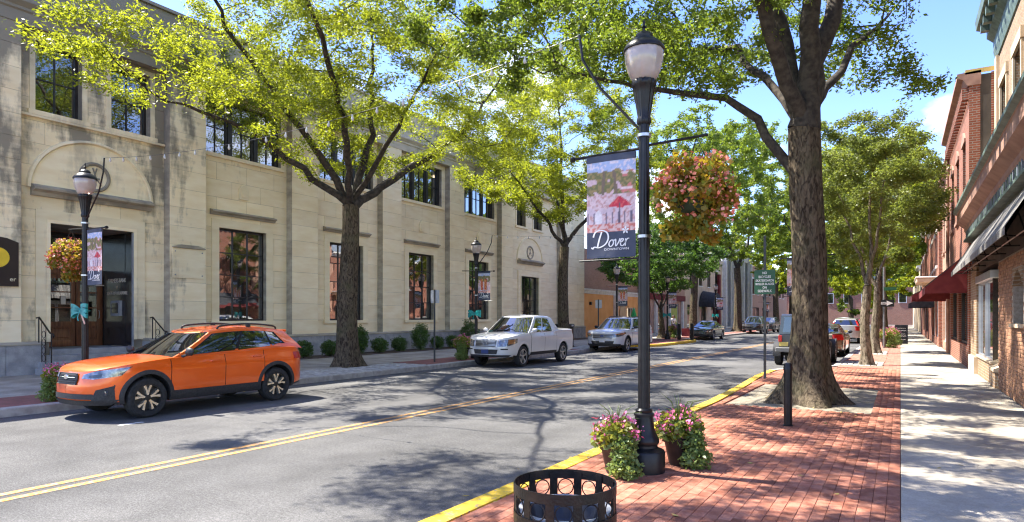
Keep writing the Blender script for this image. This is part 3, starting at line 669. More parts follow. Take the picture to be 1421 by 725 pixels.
# recessed porch of the near entrance
XD = -22.85; ZS = 0.80
k = MB(); k.box(XD, XB-0.03, DOOR1[1]-0.006, DOOR1[1]+0.14, ZS, 4.45); k.build('porch_side_panel', m_cold, bank, world=True)
k = MB(); k.box(XD, XB-0.03, DOOR1[0]-0.1, DOOR1[0]+0.006, ZS, 4.45); k.build('porch_side_panel', m_cold, bank, world=True)
k = MB(); k.box(XD-0.3, XB-0.012, DOOR1[0]-0.1, DOOR1[1]+0.1, 4.465, 4.6); k.build('porch_ceiling', m_lime_dark, bank, world=True)
for i in range(6):
    z0 = ZS+i*0.6+0.02; k = MB(); k.box(XB-0.44, XD+0.12, DOOR1[1]-0.018, DOOR1[1]-0.007, z0, z0+0.57); k.build('polished_panel', m_cold, bank, world=True)
k = MB(); k.box(XB-0.03, XB+0.07, DOOR1[1]-0.02, DOOR1[1]-0.002, ZS, 4.44); k.build('corner_trim', m_granite, bank, world=True)
m_plaque = MAT('bronze_letters', (0.62, 0.54, 0.42), (0.7, 0.62, 0.5), rough=0.5)
for (t, z, s_) in (('FARMERS BANK', 2.93, 0.19), ('OF', 2.72, 0.11), ('STATE OF DELAWARE', 2.52, 0.155)):
    me = text_mesh(t, s_, m_plaque, 0.004, sx=0.82)
    o = obj('lettering', me, bank, (XB-0.62-XB-0.18-0.1, DOOR1[1]-0.026-20, z), (R(90), 0, 0))
k = MB(); k.box(XB-1.15, XB-0.6, DOOR1[1]-0.10, DOOR1[1]-0.019, 1.78, 2.28); o = k.build('night_deposit_box', m_granite, bank, world=True)
k = MB(); k.box(XB-1.06, XB-0.69, DOOR1[1]-0.115, DOOR1[1]-0.10, 1.87, 2.2); k.build('deposit_window', m_cold, o, world=True)
k = MB(); k.box(XD-0.16, XD-0.10, DOOR1[0]-0.3, DOOR1[1]+0.3, ZS-0.1, 4.6); k.build('porch_back', m_wood, bank, world=True)
for (a, b_) in ((DOOR1[0]+0.05, DOOR1[0]+0.62), (DOOR1[0]+0.66, (DOOR1[0]+DOOR1[1])/2+0.34), ((DOOR1[0]+DOOR1[1])/2+0.38, DOOR1[1]-0.06)):
    d = MB(); d.box(XD-0.1, XD-0.03, a, a+0.11, ZS, 3.1); d.box(XD-0.1, XD-0.03, b_-0.11, b_, ZS, 3.1)
    for (z0, z1) in ((ZS, ZS+0.2), (1.45, 1.6), (2.98, 3.1)): d.box(XD-0.1, XD-0.03, a+0.11, b_-0.11, z0, z1)
    d.box(XD-0.095, XD-0.06, a+0.11, b_-0.11, ZS+0.2, 1.45)
    do = d.build('door', m_wood, bank, world=True)
    q = MB(); q.cbox(XD-0.06, XD-0.035, a+0.17, b_-0.17, ZS+0.27, 1.39, 0.02); q.build('door_panel', m_wood, do, world=True)
    q = MB(); q.box(XD-0.075, XD-0.065, a+0.11, b_-0.11, 1.6, 2.98); q.build('pane', m_pane, do, world=True)
    for z in (2.05, 2.55):
        q = MB(); q.box(XD-0.08, XD-0.045, a+0.11, b_-0.11, z-0.02, z+0.02); q.build('glazing_bar', m_wood, do, world=True)
    q = MB(); q.tube([(XD, b_-0.07, 1.7), (XD+0.05, b_-0.07, 1.72), (XD+0.05, b_-0.07, 1.95), (XD, b_-0.07, 1.97)], 0.012, 6); q.build('door_handle', m_granite, do, world=True)
k = MB(); k.box(XD-0.1, XD-0.05, DOOR1[0], DOOR1[1], 3.12, 3.3); k.build('transom_rail', m_wood, bank, world=True)
k = MB(); k.box(XD-0.08, XD-0.07, DOOR1[0]+0.02, DOOR1[1]-0.02, 3.3, 4.44); k.build('transom_pane', m_pane, bank, world=True)
k = MB(); k.box(XD-0.029, XD-0.025, 9.86, 10.0, 2.15, 2.42); k.build('door_notice', MAT('paper', (0.6, 0.57, 0.5), rough=0.8), bank, world=True)
for (a, b_, c, d) in ((12.2, 13.34, 3.06, 4.05),):                 # blank tablet and its curved hood on the pilaster
    k = MB(); k.box(XP, XP+0.03, a, b_, c, d); k.build('stone_tablet', m_lime_trim, bank, world=True)
    k = MB(); k.prism([(a, d+0.02), (b_, d+0.02), (b_, d+0.06), ((a+b_)/2+0.3, d+0.13), ((a+b_)/2-0.3, d+0.13), (a, d+0.06)], XP, XP+0.09, 'x'); k.build('tablet_hood', m_lime_dark, bank, world=True)
    for (yy, zz) in ((a+0.09, c+0.1), (b_-0.09, c+0.1), (a+0.09, d-0.1), (b_-0.09, d-0.1)):
        k = MB(); k.lathe([(0.025, XP+0.03), (0.02, XP+0.05)], 8, (0, yy, zz), axis='x'); k.build('fixing_bolt', m_granite, bank, world=True)
# granite steps and railings
steps = thing('entrance_steps', 'grey granite entrance steps below the wooden bank doors', 'steps', (-20.0, 9.93, 0.15))
for i, (x0, x1, z1) in enumerate(((-20.36, -19.72, 0.315), (-20.68, -20.36+0.02, 0.48), (-21.0, -20.68+0.02, 0.645), (-22.9, -20.98, 0.80))):
    e = 0.62-0.16*i if i < 3 else -0.002
    k = MB(); k.cbox(x0, x1, DOOR1[0]-e, DOOR1[1]+e, 0.14+i*0.002, z1, 0.012); k.build('step', m_granite, steps, world=True)
    if i < 3:
        k = MB(); k.box(x0-0.0, XB+0.35, DOOR1[0]-e+0.003, DOOR1[1]+e-0.003, 0.145, z1-0.02); 
def railing(y, label):
    t = thing('step_railing', label, 'railing', (-19.85, y, 0.15))
    pts = [(-20.75, y, 1.72), (-20.6, y, 1.74), (-19.95, y, 1.30), (-19.80, y, 1.28), (-19.74, y, 1.22), (-19.78, y, 1.17)]
    k = MB(); k.tube(pts, 0.022, 8); k.build('handrail', m_iron, t, smooth=40, world=True)
    for x, zt, zb in ((-20.62, 1.73, 0.5), (-19.88, 1.28, 0.15)):
        k = MB(); k.tube([(x, y, zb), (x, y, zt)], 0.018, 6); k.build('rail_post', m_iron, t, world=True)
    for x in (-20.45, -20.2):
        zt = 1.73-(x+20.6)*0.68; k = MB(); k.tube([(x, y, 0.40), (x, y, zt)], 0.008, 5); k.build('baluster', m_iron, t, world=True)
    for i in range(4):
        k = MB(); k.torus((-20.325, y, 0.60+i*0.22), 0.10, 0.008, 'y', 14, 4); k.build('scroll', m_iron, t, world=True)
railing(DOOR1[0]-0.42, 'black iron handrail on the left of the bank steps')
railing(DOOR1[1]+0.42, 'black iron handrail with scrollwork behind the orange car bonnet')
# brown wall sign at the left edge
ws = thing('wall_sign', 'dark brown arched wall sign with a yellow disc left of the bank entrance', 'sign', (XP, 7.4, 2.5))
m_brown = MAT('sign_brown', (0.022, 0.014, 0.012), rough=0.4)
P = [(6.75, 2.58), (7.86, 2.58), (7.86, 3.78), (7.6, 3.88), (7.3, 3.92), (7.0, 3.88), (6.75, 3.78)]
k = MB(); k.prism(P, XP+0.005, XP+0.06, 'x'); k.build('board', m_brown, ws, world=True)
k = MB(); k.lathe([(0.27, XP+0.06), (0.27, XP+0.066)], 28, (0, 7.38, 3.35), axis='x'); k.build('yellow_disc', MAT('sign_yellow', (0.75, 0.52, 0.03), rough=0.5), ws, world=True)
obj('lettering', text_mesh('er', 0.17, MAT('sign_cream', (0.7, 0.62, 0.4)), 0.003, 'RIGHT'), ws, (0.064, 0.40, 0.27), (R(90), 0, R(90)))

# ---------------------------------------------------------------- trees
m_leaf_y = leaf_mat('leaf_yellow_green', (0.04, 0.095, 0.010), (0.26, 0.28, 0.022), (0.50, 0.55, 0.03), 0.55)
m_leaf_g = leaf_mat('leaf_green', (0.03, 0.075, 0.012), (0.15, 0.20, 0.025), (0.32, 0.42, 0.035), 0.5)
m_leaf_d = leaf_mat('leaf_deep_green', (0.018, 0.05, 0.012), (0.07, 0.125, 0.02), (0.15, 0.28, 0.035), 0.42)
m_leaf_o = leaf_mat('leaf_olive', (0.045, 0.085, 0.02), (0.20, 0.225, 0.05), (0.34, 0.40, 0.05), 0.46)
def bark_mat(name, c1, c2, bs=0.8):
    m, nt, b = _nt(name); N = nt.nodes; L = nt.links; b.inputs['Roughness'].default_value = 0.95; b.inputs['Specular IOR Level'].default_value = 0.15
    ge = N.new('ShaderNodeNewGeometry'); mp = N.new('ShaderNodeMapping'); mp.inputs['Scale'].default_value = (1, 1, 0.36); L.new(ge.outputs['Position'], mp.inputs[0])
    vo = N.new('ShaderNodeTexNoise'); vo.inputs['Scale'].default_value = 20; vo.inputs['Detail'].default_value = 6; vo.inputs['Distortion'].default_value = 0.8; L.new(mp.outputs[0], vo.inputs['Vector'])
    rp = N.new('ShaderNodeValToRGB'); rp.color_ramp.elements[0].position = 0.36; rp.color_ramp.elements[0].color = rgba(c1); rp.color_ramp.elements[1].position = 0.62; rp.color_ramp.elements[1].color = rgba(c2)
    L.new(vo.outputs['Fac'], rp.inputs[0])
    n2 = N.new('ShaderNodeTexNoise'); n2.inputs['Scale'].default_value = 1.7; n2.inputs['Detail'].default_value = 5; L.new(ge.outputs['Position'], n2.inputs['Vector'])
    mx = N.new('ShaderNodeMix'); mx.data_type = 'RGBA'; mx.inputs[7].default_value = (0.11, 0.105, 0.055, 1)
    mr = N.new('ShaderNodeMapRange'); mr.inputs[1].default_value = 0.5; mr.inputs[2].default_value = 0.7; mr.inputs[4].default_value = 0.55; L.new(n2.outputs['Fac'], mr.inputs[0]); L.new(mr.outputs[0], mx.inputs[0])
    L.new(rp.outputs[0], mx.inputs[6]); L.new(mx.outputs[2], b.inputs['Base Color'])
    bp = N.new('ShaderNodeBump'); bp.inputs['Strength'].default_value = bs; bp.inputs['Distance'].default_value = 0.035; L.new(vo.outputs['Fac'], bp.inputs['Height']); L.new(bp.outputs[0], b.inputs['Normal'])
    return m
m_bark = bark_mat('bark', (0.030, 0.022, 0.015), (0.135, 0.105, 0.070), 0.8)
m_bark_l = bark_mat('bark_pale', (0.06, 0.048, 0.034), (0.24, 0.20, 0.145))
m_limb = MAT('limb_bark', (0.022, 0.018, 0.014), (0.07, 0.057, 0.043), scale=9, rough=0.95, bump=0.4, bscale=30)

def grow(pos, par, att, step, di, dk, iters, rng, trop=0.06):
    pos = [np.array(p, float) for p in pos]; par = list(par)
    P = np.array(pos); D = np.linalg.norm(att[:, None]-P[None], axis=2); ni = D.argmin(1); nd = D.min(1)
    alive = np.ones(len(att), bool)
    for it in range(iters):
        act = alive & (nd < di)
        if not act.any():
            if not alive.any(): break
            di *= 1.35; continue
        new = []; npar = []
        idx = np.where(act)[0]; order = np.argsort(ni[idx]); idx = idx[order]; grp = ni[idx]
        st = np.r_[0, np.where(np.diff(grp))[0]+1, len(grp)]
        for a, b in zip(st[:-1], st[1:]):
            n = grp[a]; d = att[idx[a:b]]-pos[n]; d /= np.linalg.norm(d, axis=1)[:, None]+1e-9
            v = d.sum(0); v /= np.linalg.norm(v)+1e-9
            v = v+rng.normal(0, 0.16, 3)+(0, 0, trop); v /= np.linalg.norm(v)+1e-9
            q = pos[n]+v*step; new.append(q); npar.append(n)
        base = len(pos); pos += new; par += npar
        Q = np.array(new); ii = np.where(alive)[0]
        D = np.linalg.norm(att[ii][:, None]-Q[None], axis=2); mi = D.argmin(1); md = D.min(1)
        bt = md < nd[ii]; nd[ii[bt]] = md[bt]; ni[ii[bt]] = mi[bt]+base
        alive &= nd > dk
        if len(pos) > 15000: break
    return np.array(pos), np.array(par)
def crown_pts(ells, n, rng, gap=0.0, freq=0.35, shell=0.35):
    tot = sum(e[3]*e[4]*e[5] for e in ells); out = []
    for (cx, cy, cz, rx, ry, rz) in ells:
        k = int(n*rx*ry*rz/tot); c = 0; tries = 0
        while c < k and tries < k*30:
            tries += 1
            v = rng.normal(0, 1, 3); v /= np.linalg.norm(v); r = rng.uniform(shell**3, 1)**(1/3.)
            p = (cx+v[0]*rx*r, cy+v[1]*ry*r, cz+v[2]*rz*r)
            if noise.noise(Vector(p)*freq+Vector((cx, 3.1, cy)))+rng.uniform(-0.12, 0.12) < gap: continue
            out.append(p); c += 1
    return np.array(out)
def leaf_arrays(centers, rng, ln, wd, droop=0.25):
    n = len(centers); d = rng.normal(0, 1, (n, 3)); d[:, 2] = d[:, 2]*0.55-droop; d /= np.linalg.norm(d, axis=1)[:, None]
    u = rng.normal(0, 1, (n, 3)); u[:, 2] *= 0.45; w = np.cross(d, u); w /= np.linalg.norm(w, axis=1)[:, None]+1e-9
    nn = np.cross(w, d)
    s = rng.uniform(0.5, 1.4, (n, 1)); l = ln*s; h = wd*s*0.5
    b = centers; m = b+d*l*0.48+nn*l*0.06
    V = np.stack([b, m+w*h, b+d*l-nn*l*0.08, m-w*h], 1).reshape(-1, 3)
    F = np.arange(n*4).reshape(n, 4); return V, F
def tree(name, label, base, fork, trunk_r, ells, n_att, n_leaf, leaf, leafm, barkm, limbs=(), seed=1, step=0.42, group='street trees', gap=-0.05, flare=1.0, lean=(0, 0), spread=0.42, top_r=0.8, freq=0.35, trop=0.06, bush=None, nseg=18):
    rng = np.random.default_rng(seed); t = thing(name, label, 'tree', base, 0, group)
    bx, by, bz = 0, 0, 0
    # trunk nodes
    nt_ = 9; tp = []; tr = []
    for i in range(nt_+1):
        f = i/nt_; tp.append((lean[0]*f+0.05*math.sin(f*5+seed), lean[1]*f+0.05*math.cos(f*4+seed), fork*f-0.05)); tr.append(trunk_r*(1-(1-top_r)*f))
    pos = list(tp); par = [-1]+list(range(nt_)); hand = {i: tr[i] for i in range(nt_+1)}
    for lb in limbs:                    # hand-set main limbs: [(x,y,z) relative to the base], r0
        pts, r0 = lb[0], lb[1]; prev = lb[2] if len(lb) > 2 else nt_; q = Vector(tp[prev]); k = 0; tot = sum((Vector(a)-Vector(b)).length for a, b in zip([tp[prev]]+list(pts[:-1]), pts)); run = 0
        for p in pts:
            p = Vector(p); L_ = (p-q).length; m_ = max(1, int(L_/step))
            for j in range(1, m_+1):
                jit = Vector(rng.normal(0, 0.045, 3)); c = q.lerp(p, j/m_)+jit
                run += L_/m_; pos.append(tuple(c)); par.append(prev); prev = len(pos)-1; hand[prev] = r0*(1-0.8*run/tot)
            q = p
    att = crown_pts([(e[0]-base[0], e[1]-base[1], e[2]-base[2], *e[3:]) for e in ells], n_att, rng, gap, freq)
    att = att[rng.permutation(len(att))]
    P, A = grow(pos, par, att, step, 2.6, step*1.15, 70, rng, trop)
    n = len(P); kids = [[] for _ in range(n)]
    for i in range(1, n): kids[A[i]].append(i)
    rad = np.zeros(n); E_ = 2.25
    for i in range(n-1, -1, -1):
        s_ = sum(rad[c]**E_ for c in kids[i]); rad[i] = max(0.0065, s_**(1/E_)) if kids[i] else 0.0065
        if i in hand: rad[i] = max(min(rad[i], hand[i]*1.1), hand[i]*0.9, 0.0065)
    # cap radii so children never exceed parents
    for i in range(1, n): rad[i] = min(rad[i], rad[A[i]]*0.98 if i > nt_ else 9)
    br = MB()
    chains = []; stack = [(0, None)]
    seen = set()
    def chain_from(start, parent):
        ch = [parent] if parent is not None else []; c = start
        while True:
            ch.append(c)
            if not kids[c]: break
            k = sorted(kids[c], key=lambda q: -rad[q])
            for o_ in k[1:]: todo.append((o_, c))
            c = k[0]
        return ch
    todo = []; first = True
    todo.append((nt_, None))
    for i in range(nt_):
        for o_ in kids[i]:
            if o_ != i+1: todo.append((o_, i))
    for k in [c for c in kids[nt_]]: pass
    while todo:
        s0, pa = todo.pop(); ch = chain_from(s0, pa)
        if len(ch) < 2: continue
        rr = [rad[c] for c in ch]
        if pa is not None: rr[0] = min(rr[1]*1.15, rad[pa])
        r0 = max(rr); seg = 9 if r0 > 0.09 else 6 if r0 > 0.035 else 4 if r0 > 0.015 else 3
        br.tube([P[c] for c in ch], rr, seg, caps=False)
    o = br.build('branches', m_limb if barkm is m_bark else barkm, t, smooth=60, fix=False); o['kind'] = 'stuff'
    # trunk with flared, lobed foot
    tk = MB(); vs = []; fs = []; rows = 26
    for i in range(rows):
        f = (i/(rows-1))**1.5 if i else 0; z = fork*f*1.015; c = np.array(tp[0])*(1-f)+np.array(tp[-1])*f; ff = min(f*nt_, nt_-1e-6); i0 = int(ff); c = np.array(tp[i0])*(1-(ff-i0))+np.array(tp[i0+1])*(ff-i0)
        rb = trunk_r*(1-(1-top_r)*f)
        for k in range(nseg*2):
            a = math.pi*k/nseg; fl = math.exp(-z/min(0.40, 0.32*flare+0.05)); lob = 0.5+0.5*math.cos(5*a+seed+0.6*math.sin(2*a+seed))
            r_ = rb*(1+fl*(0.35*flare+0.75*flare*lob)+0.05*math.sin(9*a+z*1.3)+0.05*noise.noise(Vector((math.cos(a)*2, math.sin(a)*2, z*0.9+seed*7))))
            vs.append((c[0]+r_*math.cos(a), c[1]+r_*math.sin(a), c[2] if i else -0.08))
    S2 = nseg*2
    for i in range(rows-1):
        for k in range(S2): fs.append((i*S2+k, i*S2+(k+1) % S2, (i+1)*S2+(k+1) % S2, (i+1)*S2+k))
    tk.add(vs, fs); tk.build('trunk', barkm, t, smooth=70, fix=False)
    # leaves in sprays along the thin twigs
    tw = np.where((rad < 0.03) & (np.arange(n) > nt_))[0]
    tips = np.array([i for i in tw if len(kids[i]) == 0 or rad[i] < 0.016])
    wts = np.where(rad[tips] < 0.0085, 2.2, 1.0); wts /= wts.sum()
    ch = rng.choice(tips, n_leaf, p=wts)
    f = rng.uniform(0, 1, (n_leaf, 1)); C = P[ch]*(1-f)+P[A[ch]]*f
    off = rng.normal(0, 1, (n_leaf, 3)); off /= np.linalg.norm(off, axis=1)[:, None]; off *= spread*rng.uniform(0, 1, (n_leaf, 1))**0.6; off[:, 2] *= 0.5
    C = C+off
    V, F = leaf_arrays(C, rng, leaf[0], leaf[1])
    o = obj('crown', npmesh('crown', V, F, leafm), t); o['kind'] = 'stuff'
    return t
T_Y = 'yellow-green '
tree('street_tree', 'yellow-green street tree with forked trunk between the orange car and the silver pickup', (-15.4, 15.0, 0.14), 5.3, 0.33,
     [(-15.2, 15.0, 10.0, 6.0, 8.0, 3.4), (-16.4, 8.6, 8.3, 2.3, 2.4, 1.3), (-13.0, 19.5, 9.2, 3.0, 3.5, 2.2), (-14.0, 11.5, 9.4, 3.4, 4.0, 2.4), (-11.6, 6.2, 10.6, 4.2, 3.2, 1.8)], 1800, 150000, (0.108, 0.038), m_leaf_y, m_bark,
     limbs=[([(-1.0, -2.6, 7.0), (-1.6, -5.6, 7.6)], 0.14), ([(-0.3, -1.6, 7.4), (-0.6, -4.0, 9.6), (-0.4, -5.2, 11.5)], 0.15), ([(0.4, 0.6, 7.6), (0.6, 0.4, 11.5)], 0.16), ([(0.6, 1.9, 6.6), (1.2, 4.2, 8.2), (1.8, 6.6, 11.2)], 0.17), ([(2.0, 0.2, 7.6), (4.4, -0.6, 9.4)], 0.12), ([(1.6, -1.8, 7.4), (3.2, -4.4, 9.2), (3.8, -8.0, 10.6)], 0.13)], seed=3, gap=0.04, spread=0.42)
tree('street_tree', 'yellow-green street tree rising behind the silver pickup', (-15.4, 30.6, 0.14), 5.4, 0.30,
     [(-15.2, 30.6, 11.2, 5.2, 5.8, 4.6), (-15.8, 25.6, 8.4, 2.8, 2.6, 1.5), (-12.6, 30.0, 9.2, 3.0, 4.0, 2.4)], 1300, 95000, (0.135, 0.052), m_leaf_y, m_bark,
     limbs=[([(0.8, 1.4, 7.2), (1.8, 3.2, 11.0)], 0.14), ([(-0.5, -1.8, 7.0), (-0.6, -4.6, 8.6)], 0.12), ([(0.2, -0.6, 8.0), (0.2, -1.0, 13.0)], 0.15), ([(-1.0, 1.2, 8.0), (-1.6, 2.2, 12.0)], 0.11)], seed=8, gap=0.02)
tree('street_tree', 'big old tree with thick ridged trunk beside the black bollard', (-1.50, 13.1, 0.14), 5.2, 0.315,
     [(-3.6, 12.0, 11.0, 6.0, 8.4, 4.4), (-6.4, 10.5, 8.4, 3.0, 4.0, 1.9), (-0.1, 17.5, 8.4, 1.8, 2.8, 1.7), (-4.0, 5.5, 9.4, 5.0, 4.6, 2.2), (-5.5, 2.5, 10.2, 5.0, 4.0, 2.2), (-5.2, 7.0, 9.0, 3.4, 4.2, 1.6), (-5.0, 3.0, 9.0, 3.4, 3.6, 1.6), (-7.5, 16.0, 9.6, 3.4, 4.0, 2.6)], 3300, 265000, (0.10, 0.044), m_leaf_g, m_bark,
     limbs=[([(-1.2, 0.3, 5.9), (-3.0, 0.5, 6.6), (-5.4, 0.2, 7.4)], 0.12, 7), ([(-0.65, 0.0, 7.6), (-1.3, -0.3, 11.5)], 0.22), ([(0.1, -0.2, 7.4), (0.3, -1.0, 12.0)], 0.24), ([(0.35, 0.3, 7.2), (0.9, 1.4, 12.0)], 0.23), ([(-1.6, 1.6, 7.6), (-3.4, 3.6, 8.6)], 0.11, 9), ([(0.7, 2.2, 7.4), (1.3, 5.0, 9.0)], 0.12), ([(-0.8, -2.4, 8.0), (-1.8, -6.5, 9.4), (-3.0, -10.5, 10.2)], 0.16)], seed=12, flare=1.7, gap=0.08, top_r=0.86, spread=0.33)
tree('street_tree', 'young pale-trunked olive-leaved tree nearest behind the big old tree', (-0.98, 24.5, 0.14), 2.7, 0.155,
     [(-0.9, 24.6, 6.3, 2.5, 2.9, 2.7)], 650, 52000, (0.09, 0.042), m_leaf_o, m_bark_l, limbs=[([(-0.4, 0.3, 4.2), (-0.9, 0.5, 6.0)], 0.08), ([(0.3, -0.2, 4.4), (0.6, -0.6, 6.5)], 0.08), ([(0.1, 0.5, 4.5), (0.1, 0.9, 7.5)], 0.08)], seed=21, flare=0.9, gap=0.0, spread=0.34)
tree('street_tree', 'second young pale-trunked tree beyond the parked jeep', (-0.92, 32.6, 0.14), 2.9, 0.17,
     [(-1.0, 32.6, 6.8, 3.2, 3.6, 3.1)], 650, 52000, (0.105, 0.05), m_leaf_o, m_bark_l, limbs=[([(-0.5, 0.3, 4.4), (-1.1, 0.5, 6.4)], 0.08), ([(0.4, -0.2, 4.6), (0.8, -0.6, 6.9)], 0.08)], seed=22, gap=0.0, spread=0.36)
tree('street_tree', 'low spreading deep green tree beside the orange stucco wall', (-15.4, 46.9, 0.14), 2.2, 0.2,
     [(-15.3, 46.4, 6.2, 4.6, 6.2, 2.6), (-15.5, 41.2, 4.9, 2.2, 2.6, 1.2)], 900, 44000, (0.17, 0.10), m_leaf_d, m_bark, limbs=[([(-0.6, -1.2, 4.0), (-1.0, -3.2, 5.6)], 0.09), ([(0.6, 0.9, 4.0), (1.4, 2.4, 6.0)], 0.09), ([(0.1, -0.3, 4.4), (0.2, -0.8, 7.0)], 0.1), ([(-0.2, 1.2, 4.2), (-0.4, 3.4, 6.2)], 0.09)], seed=31, gap=-0.12)
tree('street_tree', 'tall dark-trunked tree behind the black sedan', (-15.6, 56.5, 0.14), 6.0, 0.34,
     [(-14.6, 56.5, 13.5, 6.4, 7.0, 6.8)], 900, 50000, (0.21, 0.11), m_leaf_g, m_bark, seed=41, step=0.6, gap=-0.05)
tree('street_tree', 'tall tree with forked dark trunk near the white columns', (-15.2, 72.3, 0.14), 7.0, 0.42,
     [(-13.4, 72.3, 15.0, 7.6, 8.0, 8.0), (-10.5, 68, 10.5, 4.0, 5, 3.0)], 900, 52000, (0.25, 0.13), m_leaf_g, m_bark, seed=43, step=0.6, gap=-0.06, limbs=[([(0.9, 0.6, 9.5), (1.6, 1.0, 13.0)], 0.22), ([(-0.8, -0.4, 9.5), (-1.4, -1.0, 13.0)], 0.2)])
tree('street_tree', 'distant bright green tree over the left row of parked cars', (-14.8, 95, 0.14), 6.0, 0.4,
     [(-12.0, 95, 14.0, 8.5, 8.0, 8.6)], 700, 36000, (0.32, 0.18), m_leaf_y, m_bark, seed=45, step=0.8, gap=-0.08)
tree('street_tree', 'bright green tree behind the second young tree on the right', (-1.2, 47.0, 0.14), 4.0, 0.25,
     [(-1.6, 47, 9.4, 4.6, 5.6, 4.6)], 800, 44000, (0.18, 0.10), m_leaf_y, m_bark, seed=51, step=0.6, gap=-0.08)
tree('street_tree', 'distant green tree arching over the road end', (-1.6, 70.0, 0.14), 5.0, 0.3,
     [(-3.0, 70, 11.5, 6.8, 7.0, 6.8)], 700, 40000, (0.25, 0.14), m_leaf_g, m_bark, seed=53, step=0.8, gap=-0.1)
tree('street_tree', 'farthest round green tree closing the street', (-7.5, 128.0, 0.0), 5.0, 0.45,
     [(-7.5, 128, 9.5, 13, 9.0, 7.5)], 600, 30000, (0.45, 0.28), m_leaf_g, m_bark, seed=57, step=1.1, gap=-0.15)
tree('street_tree', 'far green tree in front of the glass-fronted building', (-14.6, 108, 0.14), 5.0, 0.4,
     [(-12.5, 106, 11.5, 8.0, 9.0, 8.0)], 600, 32000, (0.36, 0.22), m_leaf_g, m_bark, seed=61, step=0.9, gap=-0.1)
tree('street_tree', 'green tree overhanging the far right parked cars', (-1.4, 58.0, 0.14), 4.5, 0.28,
     [(-2.2, 58, 9.0, 5.0, 5.6, 4.6)], 600, 32000, (0.21, 0.12), m_leaf_g, m_bark, seed=63, step=0.7, gap=-0.08)
tree('street_tree', 'low bright tree at the far end of the right footway', (-1.5, 84.0, 0.14), 4.0, 0.3,
     [(-2.4, 84, 8.0, 6.0, 6.0, 5.0)], 500, 26000, (0.28, 0.17), m_leaf_y, m_bark, seed=65, step=0.8, gap=-0.1)

# ---------------------------------------------------------------- plants in pots, baskets and beds
m_fol_b = leaf_mat('bush_leaf', (0.03, 0.075, 0.015), (0.09, 0.17, 0.03), (0.2, 0.3, 0.05), 0.3)
m_fol_l = leaf_mat('trailing_leaf', (0.06, 0.12, 0.025), (0.25, 0.33, 0.10), (0.32, 0.42, 0.07), 0.35)
m_fol_w = leaf_mat('bronze_leaf', (0.08, 0.13, 0.016), (0.40, 0.20, 0.025), (0.55, 0.40, 0.03), 0.42)
m_fol_y = leaf_mat('lime_leaf', (0.05, 0.11, 0.015), (0.27, 0.26, 0.035), (0.42, 0.44, 0.045), 0.4)
m_pink = MAT('pink_petal', (0.60, 0.10, 0.06), (0.84, 0.38, 0.27), scale=30, rough=0.6, isl=0.3)
m_mag = MAT('magenta_petal', (0.60, 0.06, 0.20), (0.85, 0.30, 0.45), scale=30, rough=0.6, isl=0.3)
m_coral = MAT('coral_petal', (0.75, 0.16, 0.06), (0.90, 0.42, 0.20), scale=30, rough=0.6, isl=0.3)
def ball_pts(n, c, r, rng, shell=0.75, lump=0.18):
    v = rng.normal(0, 1, (n, 3)); v /= np.linalg.norm(v, axis=1)[:, None]
    l = np.array([1+lump*noise.noise(Vector(p)*2.3+Vector(c)*3.0+Vector((n*0.01, 0, 0))) for p in v])[:, None]
    return np.array(c)+v*np.array(r)*l*rng.uniform(shell**3, 1, (n, 1))**(1/3.)
def leaf_part(name, pts, ln, wd, mat, parent, rng, droop=0.2):
    V, F = leaf_arrays(pts, rng, ln, wd, droop); o = obj(name, npmesh(name, V, F, mat), parent); o['kind'] = 'stuff'; return o
def petals_part(name, pts, size, mat, parent, rng):
    n = len(pts); P = np.repeat(pts, 4, 0)+rng.normal(0, size*0.55, (n*4, 3)); V, F = leaf_arrays(P, rng, size, size*0.8, 0.0)
    o = obj(name, npmesh(name, V, F, mat), parent); o['kind'] = 'stuff'; return o
BUSH_Y = [(16.87, 0.36, 0.66), (18.2, 0.34, 0.62), (19.9, 0.34, 1.15), (21.1, 0.36, 0.66), (22.4, 0.36, 0.66), (23.9, 0.42, 1.25), (25.2, 0.34, 0.62), (26.5, 0.36, 0.64), (28.0, 0.48, 1.35), (29.6, 0.36, 0.7), (15.6, 0.34, 0.6), (14.3, 0.34, 0.6)]
ORD = ['round clipped bush below the first tall bank window', 'round clipped bush left of the near tree trunk', 'tall narrow bush just right of the near tree trunk', 'round bush below the second bank window', 'round bush between the second and third bank windows', 'tall clipped bush behind the white-backed sign post', 'round bush right of the sign post', 'small round bush left of the second lamp post', 'tall square bush behind the second lamp post', 'round bush hidden behind the silver pickup bonnet', 'round bush behind the orange car tail', 'round bush behind the orange car roof']
for i, (y, r, h) in enumerate(BUSH_Y):
    rng = np.random.default_rng(100+i); t = thing('clipped_bush', ORD[i], 'bush', (-19.75, y, 0.165), 0, 'bushes along the bank wall')
    b = MB()
    for k in range(5):
        a = k*1.26; b.tube([(0, 0, 0), (0.3*r*math.cos(a), 0.3*r*math.sin(a), h*0.35), (0.5*r*math.cos(a), 0.5*r*math.sin(a), h*0.6)], [0.02, 0.012, 0.006], 5)
    o = b.build('stems', m_limb, t); o['kind'] = 'stuff'
    n = int(2600*(h/0.66)); leaf_part('foliage', ball_pts(n, (0, 0, h*0.52), (r, r, h*0.5), rng, 0.55, 0.45), 0.055, 0.032, m_fol_b, t, rng)

